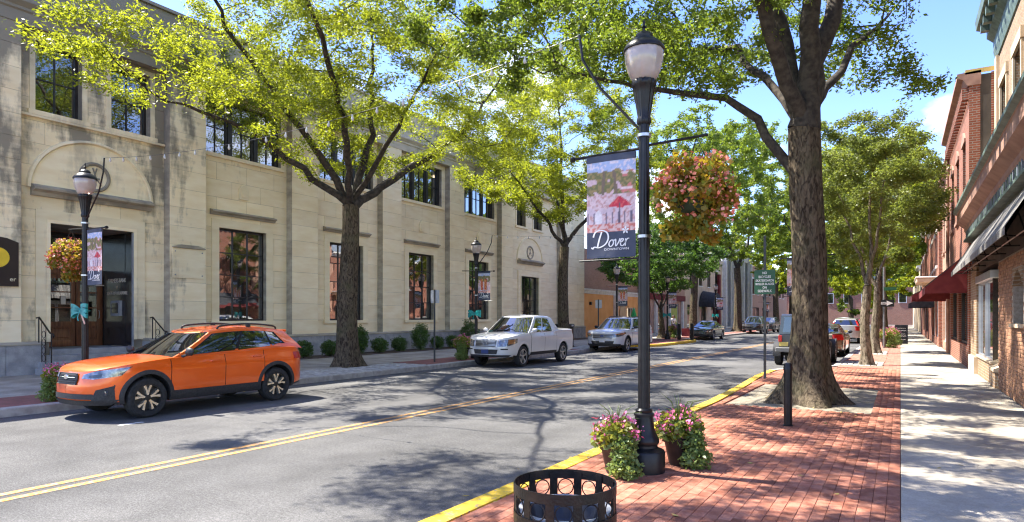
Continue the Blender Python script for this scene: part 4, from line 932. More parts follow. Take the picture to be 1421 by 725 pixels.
# ---------------------------------------------------------------- lamp posts, banners, baskets, bows
m_globe, nt, b_ = _nt('lamp_globe'); b_.inputs['Base Color'].default_value = (0.62, 0.53, 0.46, 1); b_.inputs['Roughness'].default_value = 0.15; b_.inputs['Transmission Weight'].default_value = 0.35; b_.inputs['Coat Weight'].default_value = 0.5
N_ = nt.nodes; g_ = N_.new('ShaderNodeNewGeometry'); nz_ = N_.new('ShaderNodeTexNoise'); nz_.inputs['Scale'].default_value = 9; mr_ = N_.new('ShaderNodeValToRGB'); mr_.color_ramp.elements[0].color = (0.42, 0.34, 0.29, 1); mr_.color_ramp.elements[1].color = (0.72, 0.64, 0.58, 1)
nt.links.new(g_.outputs['Position'], nz_.inputs['Vector']); nt.links.new(nz_.outputs['Fac'], mr_.inputs[0]); nt.links.new(mr_.outputs[0], b_.inputs['Base Color'])
m_band = MAT('steel_band', (0.45, 0.45, 0.45), rough=0.35, metal=1.0)
m_print = attr_mat('banner_print', 0.75)
m_navy = MAT('banner_navy', (0.035, 0.045, 0.075), (0.06, 0.07, 0.10), scale=6, rough=0.7)
m_white = MAT('white_paint', (0.72, 0.72, 0.70), (0.82, 0.82, 0.8), scale=5, rough=0.6)
m_teal = MAT('teal_ribbon', (0.0, 0.20, 0.20), (0.02, 0.36, 0.33), scale=14, rough=0.4)
m_peach = MAT('peach_ribbon', (0.55, 0.33, 0.24), (0.68, 0.45, 0.34), scale=14, rough=0.45)
def lamp_meshes():
    d = {}
    k = MB(); k.lathe([(0.215, 0), (0.215, 0.20), (0.205, 0.22), (0.17, 0.235), (0.14, 0.25), (0.138, 0.275), (0.155, 0.30), (0.155, 0.33), (0.13, 0.375), (0.108, 0.44), (0.098, 0.52), (0.094, 0.57), (0.106, 0.575), (0.106, 0.595), (0.085, 0.61), (0.09, 0.63), (0.072, 0.65)], 32); d['base'] = k.mesh('base', m_black, 35)
    k = MB(); k.lathe([(0.062, 0.63), (0.059, 2.2), (0.055, 3.62)], 48, flute=12, fd=0.10); d['shaft'] = k.mesh('shaft', m_black, 50)
    k = MB(); k.lathe([(0.064, 3.60), (0.075, 3.62), (0.075, 3.66), (0.066, 3.68), (0.082, 3.78), (0.104, 3.92), (0.118, 3.99), (0.128, 4.0), (0.128, 4.05), (0.10, 4.07)], 48, flute=14, fd=0.10); d['capital'] = k.mesh('capital', m_black, 50)
    k = MB(); k.lathe([(0.10, 4.05), (0.135, 4.08), (0.172, 4.16), (0.197, 4.26), (0.203, 4.34), (0.195, 4.37)], 32, flute=16, fd=0.02, caps=False); d['globe'] = k.mesh('globe', m_globe, 60)
    k = MB(); k.lathe([(0.19, 4.36), (0.212, 4.365), (0.212, 4.385), (0.19, 4.42), (0.13, 4.475), (0.095, 4.49), (0.098, 4.515), (0.075, 4.545), (0.05, 4.56), (0.03, 4.565)], 32); d['cap'] = k.mesh('cap', m_black, 40)
    k = MB(); k.lathe([(0.012, 4.555), (0.012, 4.60), (0.028, 4.615), (0.012, 4.635), (0.016, 4.655), (0.003, 4.70)], 12); d['finial'] = k.mesh('finial', m_black, 40)
    return d
LM = lamp_meshes()
def art(s_, t_, v):
    """the painted street scene printed on the banners; s,t in 0..1"""
    n = noise.noise(Vector((s_*7, t_*9, v*3.3))); n2 = noise.noise(Vector((s_*17, t_*21, v*5.1)))
    if t_ > 0.86+0.05*n: c = (0.36, 0.44, 0.62) if n2 < 0.15 else (0.66, 0.58, 0.62)
    elif t_ > 0.52:
        c = (0.62, 0.44, 0.45)
        if s_ > 0.72 and v != 1: c = (0.55, 0.19, 0.16) if math.sin(t_*60) > -0.2 else (0.72, 0.55, 0.53)
        if n+0.55-1.5*abs(t_-0.74)-0.5*abs(s_-0.42) > 0.08: c = (0.16, 0.16, 0.06) if n2 > 0 else (0.30, 0.22, 0.09)
        if abs(s_-0.33-0.1*(t_-0.5)) < 0.03 or abs(s_-0.62+0.15*(t_-0.5)) < 0.03: c = (0.18, 0.13, 0.09)
    elif t_ > 0.12:
        c = (0.66, 0.50, 0.50) if n2 > -0.1 else (0.52, 0.30, 0.28)
        if t_ < 0.35 and n > 0.0: c = (0.58, 0.46, 0.50)
        if math.sin(s_*50) > 0.75 and t_ < 0.28: c = (0.14, 0.12, 0.16)
        if (s_-0.24)**2*2.2+(t_-0.2)**2 < 0.012: c = (0.72, 0.66, 0.66)
    else: c = (0.55, 0.18, 0.14) if n2 > 0 else (0.66, 0.46, 0.42)
    du = abs(s_-0.68); 
    if v != 1 and 0.33 < t_ < 0.50 and du < (0.50-t_)*1.75 and t_ > 0.33+0.12*du: c = (0.50, 0.035, 0.06) if n2 < 0.2 else (0.62, 0.10, 0.10)
    if v != 1 and du < 0.012 and 0.12 < t_ < 0.4: c = (0.1, 0.08, 0.1)
    if v == 1 and 0.15 < t_ < 0.7 and (abs(s_-0.3) < 0.09 or abs(s_-0.62) < 0.1): c = (0.55, 0.08, 0.05) if n2 < 0.2 else (0.70, 0.45, 0.12)
    return (*c, 1)
def catmull(P, n=6):
    P = [Vector(p) for p in P]; Q = [P[0]]+P+[P[-1]]; out = []
    for i in range(1, len(Q)-2):
        for k in range(n):
            t = k/n; a, b, c, d = Q[i-1], Q[i], Q[i+1], Q[i+2]
            out.append(0.5*((2*b)+(c-a)*t+(2*a-5*b+4*c-d)*t*t+(3*b-a-3*c+d)*t**3))
    out.append(P[-1]); return out
DOVER = [([(0.16, 0.06), (0.20, 0.22), (0.27, 0.42)], 0.020), ([(0.05, 0.30), (0.10, 0.41), (0.24, 0.46), (0.40, 0.40), (0.44, 0.26), (0.36, 0.12), (0.20, 0.05), (0.08, 0.07), (0.04, 0.03), (0.0, 0.06)], 0.020),
         ([(0.53, 0.22), (0.47, 0.17), (0.46, 0.10), (0.50, 0.06), (0.56, 0.11), (0.57, 0.18), (0.53, 0.22), (0.60, 0.20)], 0.016), ([(0.60, 0.20), (0.63, 0.22), (0.63, 0.07), (0.70, 0.15), (0.74, 0.24)], 0.016),
         ([(0.74, 0.14), (0.80, 0.17), (0.82, 0.22), (0.78, 0.23), (0.75, 0.16), (0.76, 0.08), (0.81, 0.07), (0.86, 0.12)], 0.016), ([(0.88, 0.23), (0.87, 0.06)], 0.016), ([(0.875, 0.14), (0.92, 0.22), (0.97, 0.23)], 0.016)]
def ribbon_strokes(strokes, sc, y):
    k = MB()
    for pts, w in strokes:
        C = catmull([(p[0], p[1], 0) for p in pts]); n = len(C); vs = []; fs = []
        for i, c in enumerate(C):
            t = C[min(i+1, n-1)]-C[max(i-1, 0)]; t.normalize(); nn = Vector((-t.y, t.x, 0)); ww = w*(0.55+0.45*abs(t.y))
            for s_ in (-1, 1): vs.append(((c.x+nn.x*ww*s_)*sc, y, (c.y+nn.y*ww*s_)*sc))
        for i in range(n-1): fs.append((2*i, 2*i+1, 2*i+3, 2*i+2))
        k.add(vs, fs)
    return k
def banner(loc, x0, w, zb, zt, label, v=0, detail=True):
    t = thing('street_banner', label, 'banner', loc, 0, 'street banners on the lamp posts')
    split = zb+(zt-zb)*0.27; nx, nz = (40, 56) if detail else (16, 22); V = []; Cc = []
    def bow(s_, f): return 0.012*math.sin(s_*math.pi)*math.sin(f*math.pi*1.3+0.4)
    for j in range(nz+1):
        for i in range(nx+1):
            s_, q = i/nx, j/nz; f = (split+(zt-split)*q-zb)/(zt-zb); V.append((x0+w*s_, bow(s_, f), split+(zt-split)*q)); Cc.append(art(s_, q, v))
    F = [(j*(nx+1)+i, j*(nx+1)+i+1, (j+1)*(nx+1)+i+1, (j+1)*(nx+1)+i) for j in range(nz) for i in range(nx)]
    obj('printed_panel', npmesh('printed_panel', V, F, m_print, True, Cc), t)
    V2 = [(x0+w*i/8, bow(i/8, j/6*0.27), zb+(split-zb)*j/6) for j in range(7) for i in range(9)]; F2 = [(j*9+i, j*9+i+1, (j+1)*9+i+1, (j+1)*9+i) for j in range(6) for i in range(8)]
    nav = obj('name_panel', npmesh('name_panel', V2, F2, m_navy, True), t)
    k = MB(); k.box(x0, x0+w, -0.012, 0.016, zt, zt+0.07); k.build('top_hem', m_navy, t)
    for yy in ((-0.005, 0.017) if detail else (-0.006,)):
        sc = w*0.80; k = ribbon_strokes(DOVER, sc, yy if yy < 0 else 0.012); k.v = [(x0+w*0.1+p[0], p[1], zb+0.09+p[2]*1.02) for p in k.v]
        if yy < 0: k.build('lettering', m_white, nav, fix=False)
    k = MB()
    for a in range(5):
        ang = a*2*math.pi/5+0.3; k.add([(x0+w*0.80, -0.006, zb+0.285), (x0+w*0.80+0.028*math.cos(ang-0.45), -0.006, zb+0.285+0.028*math.sin(ang-0.45)), (x0+w*0.80+0.045*math.cos(ang), -0.006, zb+0.285+0.045*math.sin(ang)), (x0+w*0.80+0.028*math.cos(ang+0.45), -0.006, zb+0.285+0.028*math.sin(ang+0.45))], [(0, 1, 2, 3)])
    k.build('flower_mark', m_white, nav, fix=False)
    if detail: obj('small_lettering', text_mesh('DOWNTOWN', 0.034, m_white, 0.0005, sx=1.25), nav, (x0+w*0.62, -0.006, zb+0.088), (R(90), 0, 0))
    return t
def basket(loc, label, seed, n=2600, r=0.43):
    rng = np.random.default_rng(seed); t = thing('hanging_basket', label, 'flower basket', loc, 0, 'hanging flower baskets')
    k = MB(); k.lathe([(0.05, -0.24), (0.16, -0.20), (0.23, -0.08), (0.25, 0.02), (0.22, 0.02)], 20); k.build('bowl', MAT('basket_bowl', (0.03, 0.05, 0.03), rough=0.8), t, smooth=40)
    for a in (0.3, 2.4, 4.5):
        k = MB(); k.tube([(0.24*math.cos(a), 0.24*math.sin(a), 0.02), (0, 0, 0.52)], 0.005, 4); k.build('chain', m_black, t)
    cl = []
    for i in range(26):
        v = rng.normal(0, 1, 3); v /= np.linalg.norm(v); q = r*rng.uniform(0.42, 0.80); cl.append((v[0]*q, v[1]*q, v[2]*q*0.95-0.02, r*rng.uniform(0.24, 0.42)))
    cl += [(rng.normal(0, 0.12), rng.normal(0, 0.12), -r*rng.uniform(0.75, 1.05), r*rng.uniform(0.16, 0.26)) for i in range(6)]
    leaf_part('foliage', np.concatenate([ball_pts(n//18, c_[:3], (c_[3],)*3, rng, 0.5, 0.3) for c_ in cl]), 0.062, 0.045, m_fol_w, t, rng)
    leaf_part('lime_foliage', np.concatenate([ball_pts(n//45, c_[:3], (c_[3]*1.05,)*3, rng, 0.6, 0.3) for c_ in cl]), 0.062, 0.045, m_fol_y, t, rng)
    petals_part('flowers', np.concatenate([ball_pts(rng.integers(8, 34), c_[:3], (c_[3]*1.12,)*3, rng, 0.9, 0.3) for c_ in cl[:26]]), 0.042, m_pink, t, rng)
    return t
def ribbon(k, P, w, wd=(0, 0, 1)):
    C = catmull(P, 5); n = len(C); W_ = Vector(wd); vs = []; fs = []
    for i, c in enumerate(C):
        for s_ in (-1, 1):
            for e in (-0.002, 0.002):
                vs.append(tuple(c+W_*(w*s_)+Vector((0, e, 0))))
    for i in range(n-1):
        a = i*4; fs += [(a, a+2, a+6, a+4), (a+1, a+5, a+7, a+3), (a, a+4, a+5, a+1), (a+2, a+3, a+7, a+6)]
    k.add(vs, fs)
def bow_ribbon(loc, label, sc=1.0):
    t = thing('ribbon_bow', label, 'bow', loc, 0, 'teal bows on the lamp posts')
    for s_ in (-1, 1):
        for q in (0.14, 0.0, -0.13):
            k = MB(); ribbon(k, [(0, -0.08, 0), (s_*0.13, -0.14, q*0.45+0.03), (s_*0.29, -0.13, q*0.75), (s_*0.26, -0.07, q*0.7-0.01), (s_*0.08, -0.07, 0.0)], 0.04); k.build('loop', m_teal, t)
    k = MB(); ribbon(k, [(0.01, -0.09, 0), (0.12, -0.11, -0.12), (0.20, -0.1, -0.26)], 0.03, (0.75, 0, 0.35)); k.build('tail', m_peach, t)
    k = MB(); ribbon(k, [(0.0, -0.09, 0), (-0.06, -0.11, -0.12), (-0.05, -0.1, -0.2)], 0.03, (0.75, 0, 0.2)); k.build('tail', m_teal, t)
    k = MB(); k.torus((0, 0, 0), 0.076, 0.012, 'z', 16, 5); k.cbox(-0.035, 0.035, -0.11, -0.06, -0.035, 0.035, 0.012); k.build('knot', m_teal, t)
    return t
def lamp_post(loc, s_, label, lb_banner, lb_basket=None, lb_bow=None, seed=0, art_v=0, arm=True, detail=True, bz=None):
    t = thing('lamp_post', label, 'lamp post', loc, 0, 'acorn-globe lamp posts')
    for nm in ('base', 'shaft', 'capital', 'globe', 'cap', 'finial'): obj(nm, LM[nm], t)
    k = MB(); k.tube([(0, 0, 3.36), (s_*0.83, 0, 3.34)], 0.016, 8); k.lathe([(0.03, 0.80), (0.03, 0.84)], 8, (0, 0, 3.34), axis='x') if s_ > 0 else k.lathe([(0.03, -0.84), (0.03, -0.80)], 8, (0, 0, 3.34), axis='x'); k.build('banner_rod', m_black, t)
    k = MB(); k.tube([(0, 0, 2.215), (s_*0.74, 0, 2.21)], 0.010, 6); k.build('banner_rod', m_black, t)
    k = MB(); k.tube([(0, 0, 3.38), (-s_*0.66, 0, 3.40)], 0.014, 8); k.build('basket_arm', m_black, t)
    for z in (2.42, 3.47):
        k = MB(); k.lathe([(0.074, z), (0.074, z+0.03)], 24); k.build('steel_band', m_band, t)
    if arm:
        k = MB(); k.tube([(s_*0.05, 0, 3.56), (s_*0.5, 0.02, 4.08), (s_*0.70, 0.0, 4.42), (s_*0.74, 0.0, 4.70)], 0.016, 6); k.build('string_light_arm', m_black, t)
    x0 = 0.09 if s_ > 0 else -0.65
    banner(loc, x0, 0.56, 2.235, 3.27, lb_banner, art_v, detail)
    if lb_basket: basket((loc[0]-s_*0.54, loc[1], loc[2]+2.86), lb_basket, seed)
    if lb_bow: bow_ribbon((loc[0], loc[1], loc[2]+(bz or 1.72)), lb_bow)
    return t
lamp_post((-2.28, 6.38, 0.15), -1, 'nearest black lamp post standing between two flower pots', 'large banner with red umbrella street painting on the nearest lamp post', 'big pink and bronze flower basket beside the nearest lamp post', None, 201)
lamp_post((-14.0, 6.47, 0.15), 1, 'black lamp post behind the bonnet of the orange car', 'banner in front of the bank doorway', 'pink flower basket in front of the bank doorway', 'teal bow with peach tail on the lamp post by the orange car', 202)
lamp_post((-14.0, 20.3, 0.15), 1, 'black lamp post at the front of the silver pickup', 'red and orange banner above the silver pickup', None, 'teal bow on the lamp post by the silver pickup', 203, 1)
lamp_post((-14.0, 34.6, 0.15), 1, 'black lamp post behind the silver SUV', 'small banner behind the roof of the silver SUV', None, None, 204, 1, detail=False)
lamp_post((-2.24, 20.5, 0.15), -1, 'lamp post mostly hidden behind the big old trunk', 'banner edge showing left of the big old trunk', None, None, 205, 1, detail=False)
lamp_post((-14.2, 44.6, 0.15), 1, 'lamp post left of the black sedan', 'banner left of the black sedan', None, 'teal bow on the lamp post left of the black sedan', 206, 0, arm=False, detail=False)
lamp_post((-14.2, 58.5, 0.15), 1, 'lamp post right of the black sedan', 'banner right of the black sedan', None, 'teal bow right of the black sedan', 207, 0, arm=False, detail=False)
lamp_post((-14.2, 82, 0.15), 1, 'far lamp post before the glass-fronted building', 'far banner before the glass-fronted building', None, None, 208, 1, arm=False, detail=False)
# string lights over the street
m_bulb = MAT('bulb_glass', (0.42, 0.40, 0.36), (0.5, 0.5, 0.46), rough=0.15)
bulb_k = MB(); bulb_k.lathe([(0.010, 0.0), (0.011, -0.025), (0.018, -0.04), (0.021, -0.06), (0.013, -0.08), (0.003, -0.086)], 10); bulb_me = bulb_k.mesh('bulb', m_bulb, 60)
def string_lights(a, b, sag, n, label):
    A, B = Vector(a), Vector(b); t = thing('string_lights', label, 'string lights', a, 0, 'light strings hung across the street')
    pts = []
    for i in range(n*2+1):
        f = i/(n*2); p = A.lerp(B, f)-A; p.z -= sag*4*f*(1-f); pts.append(p)
    k = MB(); k.tube(pts, 0.004, 5); k.build('wire', m_black, t)
    for i in range(1, n*2, 2): obj('bulb', bulb_me, t, tuple(pts[i]), (random.uniform(-0.15, 0.15), 0, 0))
string_lights((-13.26, 6.47, 4.85), (-3.02, 6.38, 4.85), 0.32, 22, 'light string from the orange car lamp post across to the nearest lamp post')
string_lights((-13.26, 20.3, 4.85), (-3.34, 20.5, 4.85), 0.25, 22, 'light string crossing the street above the silver pickup')

# ---------------------------------------------------------------- pots beside the nearest lamp post
m_pot = MAT('pot_dark', (0.014, 0.011, 0.010), (0.04, 0.027, 0.022), scale=8, rough=0.6)
def flower_pot(loc, label, seed, sc=1.0, trail=(0.2, -0.25), spikes=True):
    rng = np.random.default_rng(seed); t = thing('flower_pot', label, 'flower pot', loc, 0, 'flower pots')
    k = MB(); k.lathe([(0.13*sc, 0), (0.14*sc, 0.02), (0.20*sc, 0.30*sc), (0.225*sc, 0.32*sc), (0.235*sc, 0.37*sc), (0.215*sc, 0.385*sc), (0.20*sc, 0.36*sc), (0.02, 0.35*sc)], 28, flute=18, fd=0.03); k.build('pot', m_pot, t, smooth=40)
    leaf_part('bedding_foliage', ball_pts(int(1500*sc), (0, 0, 0.52*sc), (0.30*sc, 0.30*sc, 0.21*sc), rng, 0.5, 0.3), 0.06, 0.04, m_fol_y, t, rng)
    leaf_part('green_foliage', ball_pts(int(700*sc), (0, 0, 0.48*sc), (0.29*sc, 0.29*sc, 0.19*sc), rng, 0.5, 0.3), 0.06, 0.04, m_fol_l, t, rng)
    petals_part('flowers', ball_pts(int(95*sc), (0, 0, 0.56*sc), (0.31*sc, 0.31*sc, 0.22*sc), rng, 0.9, 0.25), 0.035, m_mag, t, rng)
    tr = [ball_pts(int(900*sc), (trail[0]*0.9*sc, trail[1]*0.9*sc, 0.33*sc), (0.17*sc, 0.17*sc, 0.22*sc), rng, 0.4, 0.3), ball_pts(int(800*sc), (trail[0]*1.05*sc, trail[1]*1.05*sc, 0.13*sc), (0.22*sc, 0.20*sc, 0.14*sc), rng, 0.4, 0.3)]
    leaf_part('trailing_plant', np.concatenate(tr), 0.05, 0.026, m_fol_l, t, rng)
    if spikes:
        k = MB()
        for i in range(16):
            a = rng.uniform(0, 6.28); l = rng.uniform(0.25, 0.5)*sc; e = rng.uniform(0.15, 0.95)
            k.tube([(0, 0, 0.5*sc), (math.cos(a)*l*e*0.5, math.sin(a)*l*e*0.5, 0.5*sc+l*0.75), (math.cos(a)*l*e*1.15, math.sin(a)*l*e*1.15, 0.5*sc+l*(1.15-0.35*e))], [0.006, 0.005, 0.001], 4)
        o = k.build('spiky_grass', m_fol_l, t); o['kind'] = 'stuff'
    return t
flower_pot((-2.49, 6.14, 0.15), 'dark pot of magenta flowers with trailing ivy left of the nearest lamp post', 301, 0.76, (0.20, -0.22))
flower_pot((-2.05, 6.85, 0.15), 'brown pot of pink flowers right of the nearest lamp post', 302, 0.80, (0.24, -0.10))
flower_pot((-13.9, 5.98, 0.15), 'pot of pink flowers in front of the orange car by the bank steps', 303, 0.9, (0.15, -0.25), False)
flower_pot((-14.1, 19.55, 0.15), 'pot of red and white flowers at the silver pickup bumper', 304, 1.2, (0.15, -0.25), False)
flower_pot((-15.0, 48.3, 0.15), 'pot of red flowers on the brick kerb extension', 305, 1.3, (0.2, -0.2), True)
flower_pot((-0.62, 38.5, 0.15), 'nearer of the two orange and yellow flower pots by the chalkboard', 306, 1.3, (0.2, -0.2), False)
flower_pot((-0.42, 42.6, 0.15), 'farther of the two orange and yellow flower pots by the chalkboard', 307, 1.3, (0.2, -0.2), False)

# ---------------------------------------------------------------- litter bin at the lower edge
m_liner = MAT('bin_liner', (0.30, 0.31, 0.31), (0.45, 0.46, 0.46), scale=5, rough=0.5)
m_bag = MAT('bin_bag', (0.02, 0.02, 0.022), (0.05, 0.05, 0.055), scale=9, rough=0.3)
lb = thing('litter_bin', 'round black iron litter bin with ringed slats at the front of the brick pavement', 'bin', (-1.63, 3.25, 0.15)); RB = 0.285
k = MB(); k.lathe([(RB, 0.61), (RB+0.007, 0.61), (RB+0.007, 0.665), (RB, 0.665), (RB, 0.61)], 56, caps=False); k.build('top_band', m_iron, lb, smooth=40)
k = MB(); k.lathe([(RB, 0.455), (RB+0.007, 0.455), (RB+0.007, 0.51), (RB, 0.51), (RB, 0.455)], 56, caps=False); k.build('middle_band', m_iron, lb, smooth=40)
k = MB(); k.lathe([(RB, 0.02), (RB+0.007, 0.02), (RB+0.007, 0.08), (RB, 0.08), (RB, 0.02)], 56, caps=False); k.build('bottom_band', m_iron, lb, smooth=40)
NS = 12
for i in range(NS):
    a = 2*math.pi*(i+0.35)/NS; c, s_ = math.cos(a), math.sin(a); rr = RB-0.006; h = 0.024; k = MB(); vs = []
    for z in (0.02, 0.655):
        for (q, o_) in ((-h, 0), (h, 0), (h, 0.006), (-h, 0.006)): vs.append(((rr+o_)*c-q*s_, (rr+o_)*s_+q*c, z))
    k.add(vs, [(0,1,2,3),(4,5,6,7),(0,1,5,4),(1,2,6,5),(2,3,7,6),(3,0,4,7)]); k.build('slat', m_iron, lb)
    a2 = 2*math.pi*(i+0.85)/NS
    k = MB(); pts = []
    for j in range(21):
        b2 = 2*math.pi*j/20; da = 0.046*math.cos(b2)/RB; pts.append((RB*math.cos(a2+da), RB*math.sin(a2+da), 0.56+0.047*math.sin(b2)))
    k.tube(pts, 0.004, 5, caps=False); k.build('ring', m_iron, lb)
    k = MB(); pts = []
    for j in range(21):
        b2 = 2*math.pi*j/20; da = 0.046*math.cos(b2)/RB; pts.append((RB*math.cos(a2+da), RB*math.sin(a2+da), 0.405+0.047*math.sin(b2)))
    k.tube(pts, 0.004, 5, caps=False); k.build('ring', m_iron, lb)
k = MB(); k.lathe([(0.22, 0.03), (0.25, 0.50), (0.262, 0.505), (0.262, 0.52), (0.24, 0.515), (0.235, 0.30), (0.02, 0.28)], 40, caps=False); k.build('liner', m_liner, lb, smooth=40)
k = MB(); prof = [(0.236, 0.50), (0.22, 0.47), (0.20, 0.40), (0.16, 0.34), (0.02, 0.33)]; k.lathe(prof, 40, flute=9, fd=0.10, caps=False); k.build('bin_bag', m_bag, lb, smooth=60)

# ---------------------------------------------------------------- bollard, signs
def bollard(loc, label, h=0.92, r=0.058):
    t = thing('bollard', label, 'bollard', loc, 0, 'black bollards')
    k = MB(); k.lathe([(r+0.012, 0), (r+0.012, 0.015), (r, 0.02), (r, h-0.10)], 24); k.build('post', m_black, t, smooth=40)
    k = MB(); k.lathe([(r+0.007, h-0.10), (r+0.007, h-0.06), (r, h-0.05), (r, h-0.02), (r*0.8, h), (0.01, h+0.008)], 24); k.build('cap', m_black, t, smooth=40)
bollard((-1.41, 10.1, 0.15), 'black steel bollard in front of the big old tree')
m_sgreen = MAT('sign_green', (0.012, 0.085, 0.035), (0.018, 0.11, 0.045), scale=6, rough=0.45)
m_post = MAT('sign_post', (0.035, 0.04, 0.04), (0.06, 0.065, 0.065), scale=12, rough=0.5)
m_sback = MAT('sign_back', (0.42, 0.43, 0.44), (0.55, 0.55, 0.55), scale=5, rough=0.4)
def rrect(w, h, r, n=5):
    P = []
    for (cx, cz, a0) in ((w-r, h-r, 0), (-w+r, h-r, 90), (-w+r, -h+r, 180), (w-r, -h+r, 270)):
        for i in range(n+1): a = R(a0+90*i/n); P.append((cx+r*math.cos(a), cz+r*math.sin(a)))
    return P
sg = thing('street_sign', 'green no-bicycles sign with white lettering on a dark post', 'sign', (-2.99, 17.44, 0.15))
k = MB(); k.box(-0.03, 0.03, 0.0, 0.035, 0, 3.7); k.build('post', m_post, sg)
k = MB(); k.prism(rrect(0.255, 0.315, 0.04), -0.012, -0.006, 'y'); k.v = [(a, b, c+2.50) for a, b, c in k.v]; bd = k.build('sign_board', m_sgreen, sg)
for (tx, z, sz) in (('NO', 0.23, 0.088), ('BICYCLES', 0.13, 0.088), ('SKATEBOARDS', 0.035, 0.082), ('ROLLER BLADES', -0.055, 0.078), ('ON', -0.145, 0.082), ('SIDEWALK', -0.235, 0.088)):
    obj('lettering', text_mesh(tx, sz, m_white, 0.001, sx=0.80, bold=0.002), bd, (0, -0.0135, 2.50+z), (R(90), 0, 0))
def back_sign(loc, label, w=0.19, h=0.23, zc=2.32):
    t = thing('street_sign', label, 'sign', loc, 0, 'signs seen from behind')
    k = MB(); k.box(-0.025, 0.025, -0.02, 0.02, 0, zc+0.25); k.build('post', m_post, t)
    k = MB(); k.prism(rrect(w, h, 0.03), 0.022, 0.028, 'y'); k.v = [(a, b, c+zc) for a, b, c in k.v]; k.build('sign_board', m_sback, t)
back_sign((-14.1, 17.85, 0.15), 'parking sign seen from behind in front of the third bank window')
back_sign((-14.1, 32.2, 0.15), 'parking sign seen from behind left of the silver SUV', zc=2.3)
m_steel = MAT('galvanised', (0.16, 0.17, 0.18), (0.26, 0.27, 0.28), scale=9, rough=0.45, metal=0.6)
ow = thing('one_way_sign', 'black one-way arrow sign on a steel pole beyond the young trees', 'sign', (-0.72, 38.0, 0.15))
k = MB(); k.lathe([(0.055, 0), (0.055, 4.2)], 12); k.build('post', m_steel, ow, smooth=40)
k = MB(); k.box(-0.5, 0.45, -0.075, -0.065, 2.12, 2.48); bd = k.build('sign_board', m_black, ow)
k = MB(); k.add([(-0.42, -0.078, 2.24), (0.12, -0.078, 2.24), (0.12, -0.078, 2.17), (0.40, -0.078, 2.30), (0.12, -0.078, 2.43), (0.12, -0.078, 2.36), (-0.42, -0.078, 2.36)], [(0,1,2,3,4,5,6)]); ar = k.build('white_arrow', m_white, bd, fix=False)
obj('lettering', text_mesh('ONE WAY', 0.11, m_black, 0.001, sx=0.95, bold=0.003), bd, (-0.13, -0.081, 2.30), (R(90), 0, 0))
k = MB(); k.box(-0.02, 0.55, -0.07, -0.06, 2.95, 3.12); k.build('street_name_plate', m_sgreen, ow)
sb = thing('chalkboard_sign', 'black sandwich chalkboard standing on the concrete footway', 'sign', (0.05, 44.5, 0.15))
for s_ in (-1, 1):
    k = MB(); k.add([(-0.33, s_*0.28, 0), (0.33, s_*0.28, 0), (0.33, s_*0.03, 1.12), (-0.33, s_*0.03, 1.12), (-0.33, s_*0.25, 0), (0.33, s_*0.25, 0), (0.33, s_*0.0, 1.12), (-0.33, s_*0.0, 1.12)], [(0,1,2,3),(4,5,6,7),(0,1,5,4),(1,2,6,5),(2,3,7,6),(3,0,4,7)]); pn = k.build('board', m_black, sb)
m_chalk = MAT('chalk', (0.45, 0.42, 0.38), (0.7, 0.66, 0.6), scale=20, rough=0.9)
k = MB()
for i, (z, h, w) in enumerate(((0.92, 0.05, 0.22), (0.78, 0.07, 0.25), (0.58, 0.03, 0.2), (0.46, 0.08, 0.24), (0.25, 0.03, 0.22))):
    k.tube([(-w+2*w*q/9, -0.285+0.223*(z+0.02*math.sin(q*2.1))/1.0, z+h*0.4*math.sin(q*2.6)) for q in range(10)], 0.012, 4)
o = k.build('chalk_drawing', m_chalk, sb); o['kind'] = 'stuff'
# recycling bin and advert boards on the left pavement
rb = thing('recycling_bin', 'black double recycling bin by the far end of the bank', 'bin', (-16.4, 32.6, 0.15))
k = MB(); k.cbox(-0.35, 0.35, -0.55, 0.55, 0.0, 1.0, 0.03); k.build('cabinet', m_iron, rb)
k = MB(); k.cbox(-0.40, 0.40, -0.60, 0.60, 1.0, 1.2, 0.05); li = k.build('lid', m_black, rb)
for y in (-0.28, 0.28):
    k = MB(); k.box(0.395, 0.408, y-0.12, y+0.12, 1.06, 1.15); k.build('opening', m_sback, li)
ab = thing('advert_stand', 'pair of black posts framing a red advert board on the brick kerb extension', 'sign', (-12.75, 44.1, 0.15))
for x in (-0.45, 0.45):
    k = MB(); k.cbox(x-0.11, x+0.11, -0.1, 0.1, 0, 1.15, 0.02); k.build('post', m_black, ab)
k = MB(); k.box(-0.28, 0.28, -0.03, 0.03, 0.25, 0.8); pn = k.build('panel', MAT('advert_red', (0.35, 0.03, 0.03), (0.5, 0.08, 0.06), scale=3, rough=0.5), ab)

# ---------------------------------------------------------------- vehicles
def paint(name, col, col2=None, metal=0.25, rough=0.32): return MAT(name, col, col2 or tuple(c*1.06 for c in col), scale=2, rough=rough, metal=metal, coat=1.0)
m_tyre = MAT('tyre', (0.012, 0.012, 0.013), (0.03, 0.03, 0.03), scale=20, rough=0.85)
m_plas = MAT('black_plastic', (0.018, 0.018, 0.02), (0.035, 0.035, 0.037), scale=30, rough=0.6)
m_gap = MAT('panel_gap', (0.006, 0.006, 0.006), rough=0.9)
m_cglass = glass_mat('car_glass', (0.008, 0.009, 0.010), 0.18, 0.27)
m_alloy = MAT('alloy', (0.50, 0.50, 0.50), (0.62, 0.62, 0.62), rough=0.3, metal=0.8)
m_alloy_t = MAT('alloy_machined', (0.72, 0.66, 0.56), (0.82, 0.77, 0.68), rough=0.25, metal=0.85)
m_dalloy = MAT('alloy_black', (0.015, 0.015, 0.015), rough=0.4)
m_lens = glass_mat('lamp_lens', (0.25, 0.25, 0.26), 0.85, 0.14)
